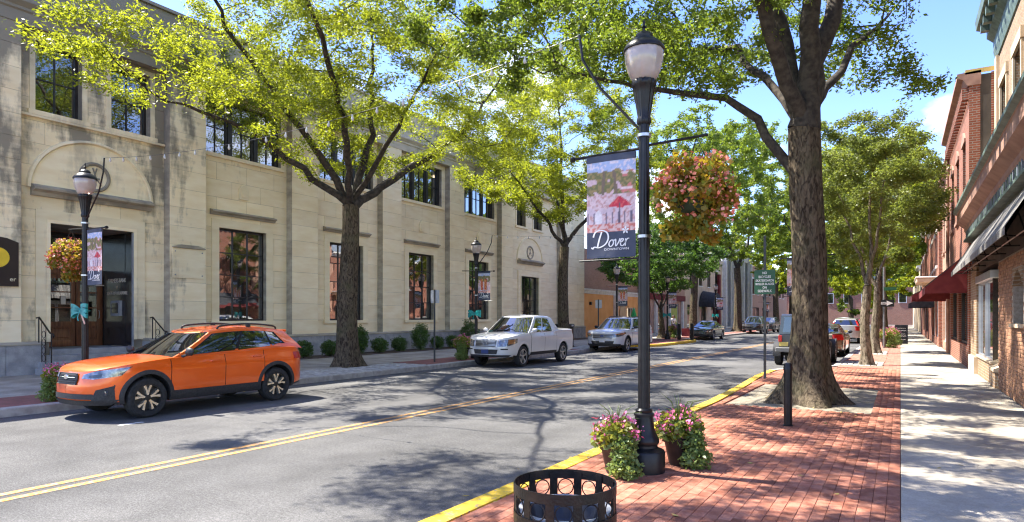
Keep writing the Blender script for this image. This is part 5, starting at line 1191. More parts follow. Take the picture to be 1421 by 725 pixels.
m_bowl = MAT('lamp_bowl', (0.10, 0.10, 0.11), (0.55, 0.55, 0.56), scale=16, rough=0.15, metal=0.8)
m_amber = MAT('amber_lens', (0.65, 0.22, 0.02), rough=0.15)
m_red = MAT('red_lens', (0.40, 0.012, 0.012), (0.55, 0.03, 0.02), scale=20, rough=0.12)
m_chrome = MAT('chrome', (0.62, 0.63, 0.65), rough=0.15, metal=1.0)
m_plate = MAT('plate', (0.62, 0.62, 0.6), rough=0.4); m_plate_b = MAT('plate_blue', (0.02, 0.04, 0.14), rough=0.4)
m_plate_g = MAT('plate_gold', (0.62, 0.48, 0.12), rough=0.4); m_belly = MAT('underbody', (0.012, 0.012, 0.012), rough=0.9)
m_seat = MAT('seat_fabric', (0.05, 0.045, 0.04), rough=0.9)
WHEELS = {}
def wheel_set(rw, style):
    key = (rw, style)
    if key in WHEELS: return WHEELS[key]
    k = MB(); w = 0.115; ri = rw*0.68
    k.lathe([(ri, -w*0.8), (ri+0.01, -w*0.95), (rw-0.035, -w), (rw-0.008, -w*0.8), (rw, -w*0.45), (rw, w*0.45), (rw-0.008, w*0.8), (rw-0.035, w), (ri+0.01, w*0.95), (ri, w*0.8), (ri-0.01, w*0.6), (ri-0.01, -w*0.6), (ri, -w*0.8)], 40, axis='y', caps=False); ty = k.mesh('wheel', m_tyre, 30)
    k = MB(); k.lathe([(0.02, w*0.25), (ri*0.96, w*0.2), (ri+0.003, w*0.55), (ri+0.003, w*0.86), (ri-0.012, w*0.88), (ri-0.018, w*0.6)], 40, axis='y', caps=False); bk = k.mesh('rim_barrel', m_dalloy if style != 'silver' else m_dalloy, 30)
    k = MB(); n = 5 if style != 'six' else 6; mt = m_alloy_t if style == 'two_tone' else m_alloy
    for i in range(n):
        a = 2*math.pi*i/n+0.3
        for q in ((-0.16, 0.16) if style == 'two_tone' else (-0.09, 0.09)):
            a0, a1 = a+q*0.35, a+q*1.55; p0 = (0.045, a0); p1 = (ri-0.012, a1); hw0, hw1 = (0.022, 0.042) if style == 'two_tone' else (0.018, 0.024); vs = []
            for (r_, an, hw) in ((p0[0], p0[1], hw0), (ri*0.55, a+q*(0.9 if style == 'two_tone' else 1.0), hw0*1.15), (p1[0], p1[1], hw1)):
                for (sgn, yy) in ((-1, w*0.30), (1, w*0.30), (0.55, w*0.80), (-0.55, w*0.80)):
                    vs.append((r_*math.cos(an)-sgn*hw*math.sin(an), yy*(0.95 if r_ < 0.1 else 1), r_*math.sin(an)+sgn*hw*math.cos(an)))
            k.add(vs, [(0,1,5,4),(1,2,6,5),(2,3,7,6),(3,0,4,7),(4,5,9,8),(5,6,10,9),(6,7,11,10),(7,4,8,11),(8,9,10,11)])
    if style != 'two_tone': k.lathe([(ri-0.016, w*0.78), (ri+0.006, w*0.86), (ri+0.006, w*0.90), (ri-0.016, w*0.90), (ri-0.016, w*0.78)], 40, axis='y', caps=False)
    sp = k.mesh('rim_spokes', mt, 30)
    k = MB(); k.lathe([(0.055, w*0.5), (0.05, w*0.80), (0.03, w*0.84), (0.004, w*0.84)], 16, axis='y'); hb = k.mesh('hub_cap', mt if style != 'two_tone' else m_dalloy, 30)
    WHEELS[key] = (ty, bk, sp, hb); return WHEELS[key]
def lerp(a, b, t): return a+(b-a)*t
def make_car(name, label, cat, loc, rz, P, group='parked vehicles'):
    t = thing(name, label, cat, loc, rz, group)
    L, W, zb = P['L'], P['W'], P['zb']; X0, X1 = L/2, -L/2
    hx = [-p[0] for p in P['hood']]; hz = [p[1] for p in P['hood']]
    def zt(x): return float(np.interp(-x, hx, hz))
    Lf, pf, qf = P.get('front', (0.75, 2.2, 2.8)); Lr, pr, qr = P.get('rear', (0.55, 2.2, 3.4))
    a1, zn, a2, zt2 = P.get('nose', (0.40, 0.60, 0.5, 0.36)); b1, zr1, b2, zr2 = P.get('tail', (0.12, 0.70, 0.5, 0.40))
    mt_, mv_ = [0, 0.10, 0.30, 0.55, 0.80, 1.0], P.get('side', [0.935, 0.97, 0.982, 0.99, 1.0, 0.945])
    def mm(z): return float(np.interp((z-zb)/(P['belt']-zb), mt_, mv_))
    def df(p):
        x, y, z = p; s = X0-x; s2 = x-X1
        if s < 1.1: x -= (1-s/1.1)**1.5*(a1*max(0, z-zn)**1.25+a2*max(0, zt2-z))
        if s2 < 0.9: x += (1-s2/0.9)**1.5*(b1*max(0, z-zr1)**1.1+b2*max(0, zr2-z))
        return (x, y, z)
    def s_front(f): return Lf*(1-(max(0, 1-f**qf))**(1/pf))
    def s_rear(f): return Lr*(1-(max(0, 1-f**qr))**(1/pr))
    fr = [0.02, 0.2, 0.38, 0.54, 0.67, 0.78, 0.86, 0.92, 0.96, 0.985, 0.996]
    st = [(X0-s_front(f), f*W) for f in fr]
    n = int((L-Lf-Lr)/0.13); st += [(X0-Lf-(L-Lf-Lr)*i/n, W) for i in range(n+1)]
    st += [(X1+s_rear(f), f*W) for f in reversed(fr)]
    # planform outline with arc length, for parts that hug the surface
    ol = [(X0, 0.0)]+[(X0-s_front(f), f*W) for f in np.linspace(0.02, 1, 60)]+[(X0-Lf-(L-Lf-Lr)*i/40, W) for i in range(1, 41)]+[(X1+s_rear(f), f*W) for f in np.linspace(1, 0.02, 60)]+[(X1, 0.0)]
    ol = np.array(ol); al = np.r_[0, np.cumsum(np.linalg.norm(np.diff(ol, axis=0), axis=1))]
    def surf(a, z, e=0.004, side=1):
        x = float(np.interp(a, al, ol[:, 0])); y = float(np.interp(a, al, ol[:, 1]))
        xa, xb = float(np.interp(a-0.02, al, ol[:, 0])), float(np.interp(a+0.02, al, ol[:, 0])); ya, yb = float(np.interp(a-0.02, al, ol[:, 1])), float(np.interp(a+0.02, al, ol[:, 1]))
        tx, ty = xb-xa, yb-ya; l = math.hypot(tx, ty)+1e-9; nx, ny = ty/l, -tx/l
        if y < 0.03: nx, ny = (1, 0) if x > 0 else (-1, 0)
        q = df((x, y*mm(z), z)); return (q[0]+nx*e, (q[1]+ny*e)*side, q[2])
    h1 = 61; h2 = 101
    def ay(y): return float(np.interp(y, ol[:h1, 1], al[:h1]))                 # front, by half-width
    def ax(x): return float(np.interp(-x, -ol[h1-1:h2, 0], al[h1-1:h2])) if X1+Lr < x < X0-Lf else (float(np.interp(-x, -ol[:h1, 0], al[:h1])) if x > 0 else float(np.interp(-x, -ol[h2-1:, 0], al[h2-1:])))
    def ary(y): return al[-1]-float(np.interp(y, ol[h2-1:, 1][::-1], (al[-1]-al[h2-1:])[::-1]))
    def patch(nm, top, bot, mat, par, nv=4, e=0.004, nu=5, sides=(1, -1), joined=False):
        out = None
        for side in sides:
            k = MB(); T = []; B = []
            for (A, B_) in ((top, T), (bot, B)):
                for p, q in zip(A, A[1:]):
                    for i in range(nu): B_.append((lerp(p[0], q[0], i/nu), lerp(p[1], q[1], i/nu)))
                B_.append(A[-1])
            vs = []; m_ = len(T)
            for j in range(nv+1):
                for i in range(m_): vs.append(surf(lerp(B[i][0], T[i][0], j/nv), lerp(B[i][1], T[i][1], j/nv), e, side))
            k.add(vs, [(j*m_+i, j*m_+i+1, (j+1)*m_+i+1, (j+1)*m_+i) for j in range(nv) for i in range(m_-1)])
            # rim so the panel has thickness
            edge = [i for i in range(m_)]+[(j+1)*m_-1 for j in range(1, nv+1)]+[nv*m_+i for i in range(m_-2, -1, -1)]+[j*m_ for j in range(nv-1, 0, -1)]
            c = Vector((0, 0, 0)); base = len(k.v); inn = []
            for i in edge: v = k.v[i]; inn.append((v[0]*0.998, v[1]-side*(e+0.006) if abs(v[1]) > 0.4*W else v[1], v[2]))
            k.v += inn; ne = len(edge)
            for i in range(ne): k.f.append((edge[i], edge[(i+1) % ne], base+(i+1) % ne, base+i)); k.m.append(0)
            out = k.build(nm, mat, par, smooth=40)
        return out
    def fpatch(nm, y, z0, z1, mat, par, e=0.006, y2=None, nv=4, zc=None):
        """patch across the whole front (y>0) or rear (y<0) from -y to y"""
        k = MB(); vs = []; n_ = 16; yy = abs(y)
        for j in range(nv+1):
            f_ = j/nv; yh = lerp(y2 if y2 is not None else yy, yy, f_)
            for i in range(n_+1):
                v = -yh+2*yh*i/n_; s_ = 1 if v >= 0 else -1; a = ay(abs(v)) if y > 0 else ary(abs(v))
                vs.append(surf(a, lerp(z0, z1, f_), e, s_))
        m_ = n_+1; k.add(vs, [(j*m_+i, j*m_+i+1, (j+1)*m_+i+1, (j+1)*m_+i) for j in range(nv) for i in range(n_)])
        return k.build(nm, mat, par, smooth=40)
    # --- lower body
    T_ = [0, 0.05, 0.12, 0.22, 0.36, 0.5, 0.64, 0.76, 0.86, 0.94, 1.0]; cr = P.get('crown', 0.05)
    rings = []; mat_rows = None
    for (x, w) in st:
        zt_, zb_ = zt(x), zb+0.05*max(0, 1-(X0-x)/0.9)+0.10*max(0, 1-(x-X1)/0.8)
        left = [(0, zb_), (w*0.75, zb_)]
        for q in T_: z = zb_+(zt_-zb_)*q; left.append((w*mm(z), z))
        wt = w*mm(zt_)
        for (f, u) in ((0.975, 0.10), (0.93, 0.22), (0.82, 0.45), (0.6, 0.72), (0.3, 0.93), (0, 1.0)): left.append((wt*f, zt_+cr*u*min(1, w/W+0.2)))
        ring = [df((x, y, z)) for y, z in left]+[df((x, -y, z)) for y, z in reversed(left[1:-1])]
        rings.append(ring)
    m_ = len(rings[0]); nl = len(T_)+8; k = MB(); k.v = [p for r in rings for p in r]
    clad = P.get('clad', 2)
    for i in range(len(rings)-1):
        for j in range(m_):
            j2 = (j+1) % m_; k.f.append((i*m_+j, i*m_+j2, (i+1)*m_+j2, (i+1)*m_+j)); jj = min(j, m_-1-j)
            k.m.append(1 if jj < 1+clad else 0)
    k.f.append(tuple(range(m_))); k.m.append(0); k.f.append(tuple((len(rings)-1)*m_+j for j in reversed(range(m_)))); k.m.append(0)
    body = k.build('body', [P['paint'], m_plas], t)
    rw = P['rw']; ra = P.get('arch', rw+0.055)
    cut = MB()
    for xw in (P['xf'], P['xr']):
        for s_ in (-1, 1): cut.lathe([(ra, W*0.62), (ra, W*1.3)], 36, (xw, 0, rw+0.02), axis='y') if s_ > 0 else cut.lathe([(ra, -W*1.3), (ra, -W*0.62)], 36, (xw, 0, rw+0.02), axis='y')
    cm = cut.mesh('cut', [m_belly, m_belly]); cm.polygons.foreach_set('material_index', [1]*len(cm.polygons)); co = bpy.data.objects.new('cut', cm); COL.objects.link(co)
    mod = body.modifiers.new('b', 'BOOLEAN'); mod.operation = 'DIFFERENCE'; mod.object = co; mod.solver = 'EXACT'
    co.parent = t
    dg = bpy.context.evaluated_depsgraph_get(); me = bpy.data.meshes.new_from_object(body.evaluated_get(dg)); body.modifiers.clear(); body.data = me; me.name = 'body'
    bpy.data.objects.remove(co)
    me.polygons.foreach_set('use_smooth', [True]*len(me.polygons)); me.set_sharp_from_angle(angle=R(28))
    # --- greenhouse
    G = P['gh']; xb0, xr0, xr1, xb1 = G['x']; wb, wr = G['w']; rz_ = G['roof']; bf, brr = G.get('bow', (0.16, 0.07)); rc = G.get('crown', 0.05)
    def hw(h): return wb+(wr-wb)*h**1.25
    def roofz(x): return rz_-G.get('arc', 0.03)*((x-(xr0+xr1)/2)/((xr0-xr1)/2))**2
    def gp(kind, u, h, e=0.0):
        if kind == 'w': x = lerp(xb0, xr0, h)-bf*u*u; y = u*hw(h); nx, ny, nz = 0.6, 0.15*u, 0.8
        elif kind == 'r': x = lerp(xb1, xr1, h)+brr*u*u; y = u*hw(h)*G.get('taper', 0.93); nx, ny, nz = -0.8, 0.15*u, 0.5
        else:
            sd = 1 if kind == 'l' else -1; xa = lerp(xb0, xr0, h)-bf; xc = lerp(xb1, xr1, h)+brr; x = lerp(xa, xc, u); y = sd*hw(h)*(1-(1-G.get('taper', 0.93))*max(0, u)**2.5); nx, ny, nz = 0, sd, 0.25
        z0 = zt(max(min(x, X0), X1))-0.015; z = lerp(z0, roofz(x), h); return (x+nx*e, y+ny*e, z+nz*e)
    k = MB(); HS = [0, 0.12, 0.3, 0.5, 0.7, 0.86, 0.95, 1.0]; allr = []
    for h in HS:
        r = [gp('w', u, h) for u in np.linspace(-1, 1, 11)]+[gp('l', u, h) for u in np.linspace(0, 1, 15)[1:]]+[gp('r', u, h) for u in np.linspace(1, -1, 9)[1:]]+[gp('R', u, h) for u in np.linspace(1, 0, 15)[1:-1]]
        allr.append(r)
    xc = (xr0+xr1)/2
    for f, up in ((0.985, 0.18), (0.95, 0.38), (0.85, 0.62), (0.6, 0.88), (0.3, 0.97), (0.02, 1.0)): allr.append([(xc+(p[0]-xc)*f, p[1]*f, p[2]+rc*up) for p in allr[len(HS)-1]])
    m2 = len(allr[0]); k.v = [p for r in allr for p in r]
    for i in range(len(allr)-1):
        for j in range(m2): k.f.append((i*m2+j, i*m2+(j+1) % m2, (i+1)*m2+(j+1) % m2, (i+1)*m2+j)); k.m.append(0)
    k.f.append(tuple((len(allr)-1)*m2+j for j in range(m2))); k.m.append(0)
    k.build('cabin', P['paint'], t, smooth=40)
    def gpatch(nm, kind, c4, mat, par, e, nu=10, nv=6):
        (u0, h0), (u1, h1_), (u2, h2_), (u3, h3) = c4; k = MB(); vs = []
        for j in range(nv+1):
            for i in range(nu+1):
                f, q = i/nu, j/nv; u = lerp(lerp(u0, u1, f), lerp(u3, u2, f), q); h = lerp(lerp(h0, h1_, f), lerp(h3, h2_, f), q); vs.append(gp(kind, u, h, e))
        k.add(vs, [(j*(nu+1)+i, j*(nu+1)+i+1, (j+1)*(nu+1)+i+1, (j+1)*(nu+1)+i) for j in range(nv) for i in range(nu)]); return k.build(nm, mat, par, smooth=60)
    gpatch('windscreen_trim', 'w', ((-0.97, 0.03), (0.97, 0.03), (0.965, 0.985), (-0.965, 0.985)), m_gap, t, 0.002)
    ws = gpatch('windscreen', 'w', ((-0.94, 0.05), (0.94, 0.05), (0.935, 0.95), (-0.935, 0.95)), m_cglass, t, 0.006, 14, 8)
    k = MB(); k.tube([gp('w', 0.1, 0.04, 0.02), gp('w', 0.55, 0.08, 0.03), gp('w', 0.85, 0.05, 0.02)], 0.008, 4); k.build('wiper', m_plas, ws)
    k = MB(); k.tube([gp('w', -0.5, 0.04, 0.02), gp('w', -0.1, 0.07, 0.03), gp('w', 0.3, 0.05, 0.02)], 0.008, 4); k.build('wiper', m_plas, ws)
    rg = G.get('rear_glass', (0.18, 0.9))
    gpatch('rear_window', 'r', ((-0.9, rg[0]), (0.9, rg[0]), (0.88, rg[1]), (-0.88, rg[1])), m_cglass, t, 0.006)
    for kd in ('l', 'R'):
        o4 = G.get('trim4')
        if o4: gpatch('window_trim', kd, o4, m_gap, t, 0.003, 16, 6)
        for c4 in G['side']: gpatch('side_window', kd, c4, m_cglass, t, 0.007, 12, 6)
    # --- doors, gaps and handles
    for (xa, xb, za, zc_) in P.get('doors', ()):
        zt_a, zt_b = zt(xa)-0.02, zt(xb)-0.02
        d = None
        for side in (1, -1):
            d = patch('door', [(ax(xa), zt_a), (ax(lerp(xa, xb, 0.5)), zt(lerp(xa, xb, 0.5))-0.02), (ax(xb), zt_b)], [(ax(xa), za), (ax(lerp(xa, xb, 0.5)), za), (ax(xb)+0.0*zc_, za)], P['paint'], t, 10, 0.0045, 8, (side,))
            for xx in (xa+0.006, xb-0.006):
                patch('door_gap', [(ax(xx)-0.005, zt(xx)-0.02), (ax(xx)+0.005, zt(xx)-0.02)], [(ax(xx)-0.005, za), (ax(xx)+0.005, za)], m_gap, d, 8, 0.005, 1, (side,))
            xh = lerp(xa, xb, 0.83); zh = zt(xh)-0.13; p0, p1 = surf(ax(xh+0.10), zh, 0.03, side), surf(ax(xh-0.10), zh+0.005, 0.03, side)
            k = MB(); k.tube([surf(ax(xh+0.11), zh, 0.0, side), p0, p1, surf(ax(xh-0.11), zh, 0.0, side)], 0.013, 6); k.build('door_handle', P.get('handle', P['paint']), d, smooth=40)
    # --- wheel arches and wheels
    ar = P.get('flare', 0.06)
    ty, bk, sp, hb = wheel_set(rw, P.get('rim', 'silver'))
    for xw in (P['xf'], P['xr']):
        for side in (1, -1):
            k = MB(); vs = []; n_ = 20; a0, a1_ = R(-14), R(194); R_ = ra-0.012
            for i in range(n_+1):
                an = lerp(a0, a1_, i/n_)
                for (rr, e) in ((R_, -0.03), (R_, 0.012), (R_+ar*0.7, 0.016), (R_+ar, 0.003)):
                    x, z = xw+rr*math.cos(an), max(zb+0.015, rw+0.02+rr*math.sin(an)); z = min(z, zt(x)-0.015); vs.append(surf(ax(x), z, e, side))
            k.add(vs, [(i*4+j, i*4+j+1, (i+1)*4+j+1, (i+1)*4+j) for i in range(n_) for j in range(3)]); k.build('wheel_arch', m_plas if P.get('black_arch') else P['paint'], t, smooth=50)
            w_ = obj('wheel', ty, t, (xw, side*(W-P.get('inset', 0.125)), rw), (0, 0, 0 if side > 0 else math.pi))
            obj('rim_barrel', bk, w_); obj('rim_spokes', sp, w_); obj('hub_cap', hb, w_)
    # --- mirrors
    for side in (1, -1):
        p = gp('l' if side > 0 else 'R', 0.06, 0.06); k = MB(); mx, my, mz = p[0]-0.04, p[1]+side*0.16, p[2]+0.09+P.get('mirror_up', 0)
        k.tube([p, (mx, my-side*0.06, mz-0.05)], [0.03, 0.02], 6); bm_ = MB(); n_ = 10
        for i in range(7):
            f = -1+2*i/6
            for j in range(n_): an = 2*math.pi*j/n_; sc_ = (1-abs(f)**3)**0.5; bm_.v.append((mx+0.055*sc_*math.cos(an)+0.0, my+f*0.105*1.0, mz+0.075*sc_*math.sin(an)))
        for i in range(6):
            for j in range(n_): bm_.f.append((i*n_+j, i*n_+(j+1) % n_, (i+1)*n_+(j+1) % n_, (i+1)*n_+j)); bm_.m.append(0)
        k.add(bm_.v, bm_.f); k.build('wing_mirror', P.get('mirror', m_plas), t, smooth=50)
    # seats behind the glass
    for xs_ in G.get('seats', (0.0,)):
        for side in (1, -1):
            k = MB(); k.cbox(xs_-0.12, xs_+0.05, side*0.38-0.22, side*0.38+0.22, P['belt']-0.35, P['belt']+0.22, 0.05); k.build('seat', m_seat, t)
    return t, dict(patch=patch, fpatch=fpatch, surf=surf, ay=ay, ax=ax, ary=ary, gp=gp, zt=zt, t=t)
def plate(c, P, rear, z, mat, w=0.15):
    s = c['surf'](c['ary'](0) if rear else c['ay'](0), z, 0.02); k = MB(); d = -1 if rear else 1
    k.cbox(s[0]-0.006, s[0]+0.006, -w, w, z-0.076, z+0.076, 0.004); k.build('number_plate', mat, c['t'])
def tail_light(c, zs, y0, xin, mat=None): 
    z0, z1 = zs; c['patch']('tail_light', [(c['ax'](xin), z1), (c['ary'](y0), z1)], [(c['ax'](xin), z0), (c['ary'](y0), z0)], mat or m_red, c['t'], 3, 0.012, 8)

# orange crossover
PO = dict(L=4.46, W=0.90, zb=0.26, belt=1.02, xf=1.33, xr=-1.335, rw=0.345, rim='two_tone', clad=2, black_arch=True, flare=0.075, arch=0.405,
          paint=paint('orange_paint', (0.84, 0.115, 0.004), (0.90, 0.13, 0.006), 0.3, 0.3),
          hood=[(2.3, 0.775), (2.20, 0.83), (2.0, 0.89), (1.7, 0.94), (1.3, 0.98), (0.95, 1.01), (0.4, 1.03), (-0.6, 1.07), (-1.5, 1.12), (-2.0, 1.10), (-2.3, 1.05)],
          doors=((0.92, -0.14, 0.44, 0), (-0.15, -1.02, 0.44, 0)), mirror=m_plas,
          gh=dict(x=(1.12, 0.22, -1.78, -2.12), w=(0.84, 0.64), roof=1.525, bow=(0.20, 0.05), crown=0.055, arc=0.085, seats=(0.0, -0.9),
                  trim4=((0.055, 0.08), (0.87, 0.24), (0.82, 0.86), (0.06, 0.89)),
                  side=[((0.075, 0.10), (0.425, 0.10), (0.40, 0.86), (0.085, 0.86)), ((0.45, 0.10), (0.72, 0.14), (0.69, 0.86), (0.425, 0.86)), ((0.74, 0.15), (0.845, 0.30), (0.79, 0.80), (0.71, 0.85))]))
car_o, c = make_car('orange_car', 'orange crossover car parked in front of the bank entrance', 'car', (-12.03, 7.49, 0.0), R(-90), PO)
t = car_o; ay, ax, ary = c['ay'], c['ax'], c['ary']
g0 = c['fpatch']('grille', 0.30, 0.62, 0.80, m_plas, t, 0.012, 0.33)
k = MB()
for z in (0.655, 0.69, 0.725, 0.765):
    k = MB(); k.tube([c['surf'](ay(abs(v)), z, 0.018, 1 if v >= 0 else -1) for v in np.linspace(-0.29, 0.29, 11)], 0.006, 4); k.build('grille_bar', m_gap, g0)
k = MB(); k.tube([c['surf'](ay(abs(v)), 0.735, 0.026, 1 if v >= 0 else -1) for v in np.linspace(-0.27, 0.27, 9)], 0.007, 5); k.build('grille_bar', m_chrome, g0)
em = c['surf'](ay(0), 0.735, 0.028); k = MB(); k.lathe([(0.055, em[0]-0.01), (0.055, em[0]+0.004), (0.045, em[0]+0.01)], 20, (0, 0, 0.735), axis='x'); k.v = [(x, y*1.25, 0.735+(z-0.735)*0.8) for x, y, z in k.v]; k.build('badge', m_chrome, g0)
k = MB(); k.tube([c['surf'](ay(abs(v)), zz, 0.016, 1 if v >= 0 else -1) for v, zz in ((-0.29, 0.80), (0.29, 0.80), (0.325, 0.71), (0.31, 0.62), (-0.31, 0.62), (-0.325, 0.71), (-0.29, 0.80))], 0.008, 5); k.build('grille_surround', m_plas, g0)
c['patch']('headlamp', [(ay(0.42), 0.790), (ay(0.62), 0.845), (ax(1.78), 0.890), (ax(1.62), 0.905)], [(ay(0.40), 0.720), (ay(0.62), 0.710), (ax(1.78), 0.760), (ax(1.70), 0.855)], m_bowl, t, 3, 0.006)
c['patch']('headlamp_lens', [(ay(0.43), 0.783), (ay(0.62), 0.838), (ax(1.78), 0.883), (ax(1.63), 0.901)], [(ay(0.41), 0.727), (ay(0.62), 0.717), (ax(1.78), 0.767), (ax(1.70), 0.861)], m_lens, t, 3, 0.012)
c['patch']('headlamp_shade', [(ay(0.53), 0.770), (ay(0.70), 0.800)], [(ay(0.53), 0.730), (ay(0.70), 0.735)], m_gap, t, 2, 0.008)
c['fpatch']('lower_grille', 0.62, 0.375, 0.465, m_plas, t, 0.010, 0.66)
c['fpatch']('bumper_skirt', 0.86, 0.27, 0.36, m_plas, t, 0.014, 0.80)
c['patch']('fog_lamp_housing', [(ay(0.66), 0.53), (ay(0.83), 0.60), (ax(1.86), 0.615)], [(ay(0.60), 0.36), (ay(0.80), 0.34), (ax(1.84), 0.34)], m_plas, t, 3, 0.010)
for s_ in (1, -1):
    p = c['surf'](ay(0.755), 0.475, 0.012, s_); k = MB(); k.lathe([(0.05, p[0]-0.02), (0.052, p[0]+0.012), (0.03, p[0]+0.016)], 14, (0, p[1], p[2]), axis='x'); k.build('fog_lamp', m_lens, t)
c['patch']('sill_cladding', [(ax(0.90), 0.43), (ax(-0.90), 0.43)], [(ax(0.90), 0.27), (ax(-0.90), 0.27)], m_plas, t, 3, 0.014, 16)
tail_light(c, (0.86, 1.0), 0.55, -1.78)
plate(c, PO, True, 0.72, m_plate_g)
for s_ in (1, -1):
    kd = 'l' if s_ > 0 else 'R'; k = MB(); P_ = []
    for q, up in ((0.10, 0.02), (0.16, 0.075), (0.5, 0.085), (0.84, 0.075), (0.90, 0.02)): g_ = c['gp'](kd, q, 1.0); P_.append((g_[0], g_[1]*0.93, g_[2]+up))
    k.tube([tuple(v) for v in catmull(P_, 6)], 0.02, 8); k.cbox(P_[2][0]-0.05, P_[2][0]+0.05, P_[2][1]-0.02, P_[2][1]+0.02, P_[2][2]-0.09, P_[2][2], 0.005); k.build('roof_rail', m_plas, t, smooth=50)
k = MB(); a_ = c['gp']('r', -0.8, 1.0); b_2 = c['gp']('r', 0.8, 1.0); k.cbox(a_[0]-0.16, a_[0]+0.12, a_[1], b_2[1], a_[2]-0.02, a_[2]+0.03, 0.012); k.build('rear_spoiler', PO['paint'], t)

# silver pickup
PP = dict(L=5.2, W=0.965, zb=0.40, belt=1.16, xf=1.58, xr=-1.50, rw=0.365, rim='silver', clad=1, flare=0.085, arch=0.435, inset=0.13,
          paint=paint('silver_paint', (0.58, 0.59, 0.60), (0.62, 0.63, 0.64), 0.12, 0.3), crown=0.06, nose=(0.38, 0.72, 0.4, 0.45), front=(0.70, 2.3, 2.7), rear=(0.35, 2.4, 4.5), tail=(0.05, 0.8, 0.4, 0.5),
          hood=[(2.65, 0.95), (2.5, 1.02), (2.2, 1.085), (1.7, 1.14), (1.2, 1.165), (0.6, 1.165), (-0.75, 1.175), (-0.9, 1.22), (-1.2, 1.235), (-2.5, 1.25), (-2.65, 1.22)],
          doors=((1.02, 0.02, 0.50, 0), (0.01, -0.92, 0.50, 0)), mirror=None,
          gh=dict(x=(1.40, 0.62, -0.80, -1.00), w=(0.90, 0.70), roof=1.76, bow=(0.22, 0.02), crown=0.075, arc=0.02, taper=0.98, seats=(0.2, -0.6), rear_glass=(0.25, 0.85),
                  side=[((0.10, 0.08), (0.43, 0.08), (0.44, 0.90), (0.12, 0.90)), ((0.49, 0.08), (0.86, 0.08), (0.84, 0.88), (0.50, 0.90))]))
PP['mirror'] = PP['paint']
_, c = make_car('silver_pickup', 'silver crew-cab pickup truck parked by the second lamp post', 'pickup', (-12.22, 20.85, 0), R(-90), PP)
t = c['t']; ay, ax, ary = c['ay'], c['ax'], c['ary']
g0 = c['fpatch']('grille', 0.42, 0.73, 0.93, m_plas, t, 0.010, 0.40)
for z in (0.765, 0.81, 0.855, 0.90):
    k = MB(); k.tube([c['surf'](ay(abs(v)), z, 0.02, 1 if v >= 0 else -1) for v in np.linspace(-0.4, 0.4, 11)], 0.010, 5); k.build('grille_bar', m_alloy, g0)
k = MB(); p = c['surf'](0, 0.85, 0.025)
k.box(p[0], p[0]+0.015, -0.09, -0.05, 0.76, 0.94); k.box(p[0], p[0]+0.015, 0.05, 0.09, 0.76, 0.94); k.box(p[0], p[0]+0.014, -0.05, 0.05, 0.835, 0.87); k.build('badge', m_chrome, g0)
k = MB(); k.tube([c['surf'](ay(abs(v)), zz, 0.014, 1 if v >= 0 else -1) for v, zz in ((-0.43, 0.945), (0.43, 0.945), (0.41, 0.715), (-0.41, 0.715), (-0.43, 0.945))], 0.016, 5); k.build('grille_surround', PP['paint'], g0)
c['patch']('headlamp', [(ay(0.49), 0.94), (ay(0.72), 0.97), (ax(2.22), 0.99), (ax(2.02), 1.0)], [(ay(0.49), 0.73), (ay(0.72), 0.73), (ax(2.22), 0.79), (ax(2.02), 0.86)], m_bowl, t, 3, 0.006)
c['patch']('indicator', [(ay(0.80), 0.955), (ax(2.16), 0.965)], [(ay(0.80), 0.80), (ax(2.16), 0.85)], m_amber, t, 3, 0.011)
c['patch']('headlamp_lens', [(ay(0.50), 0.932), (ay(0.72), 0.962), (ax(2.22), 0.982), (ax(2.03), 0.992)], [(ay(0.50), 0.738), (ay(0.72), 0.738), (ax(2.22), 0.798), (ax(2.03), 0.868)], m_lens, t, 3, 0.016)
c['fpatch']('lower_grille', 0.50, 0.47, 0.63, m_plas, t, 0.012, 0.46)
c['patch']('bumper_slot', [(ay(0.60), 0.66), (ay(0.80), 0.66)], [(ay(0.60), 0.62), (ay(0.80), 0.62)], m_gap, t, 2, 0.010)
c['fpatch']('bumper_skirt', 0.88, 0.37, 0.44, m_plas, t, 0.012, 0.84)
plate(c, PP, False, 0.56, m_plate_b)
tail_light(c, (0.85, 1.2), 0.80, -2.45)
for s_ in (1, -1):                                                                  # sloping sail panel from cab to bed rail
    k = MB(); y0, y1 = s_*0.74, s_*0.90; k.prism([(-0.72, 1.75), (-0.6, 1.20), (-1.36, 1.20), (-1.28, 1.27), (-0.86, 1.71)], y0*1.0, y1*0.955, 'y')
    k.v = [(x, y*(1-0.16*max(0, (z-1.2)/0.5)), z) for x, y, z in k.v]; k.build('sail_panel', PP['paint'], t)
    c['patch']('sill_step', [(ax(1.05), 0.49), (ax(-0.95), 0.49)], [(ax(1.05), 0.38), (ax(-0.95), 0.38)], m_plas, t, 2, 0.010, 12, (s_,))

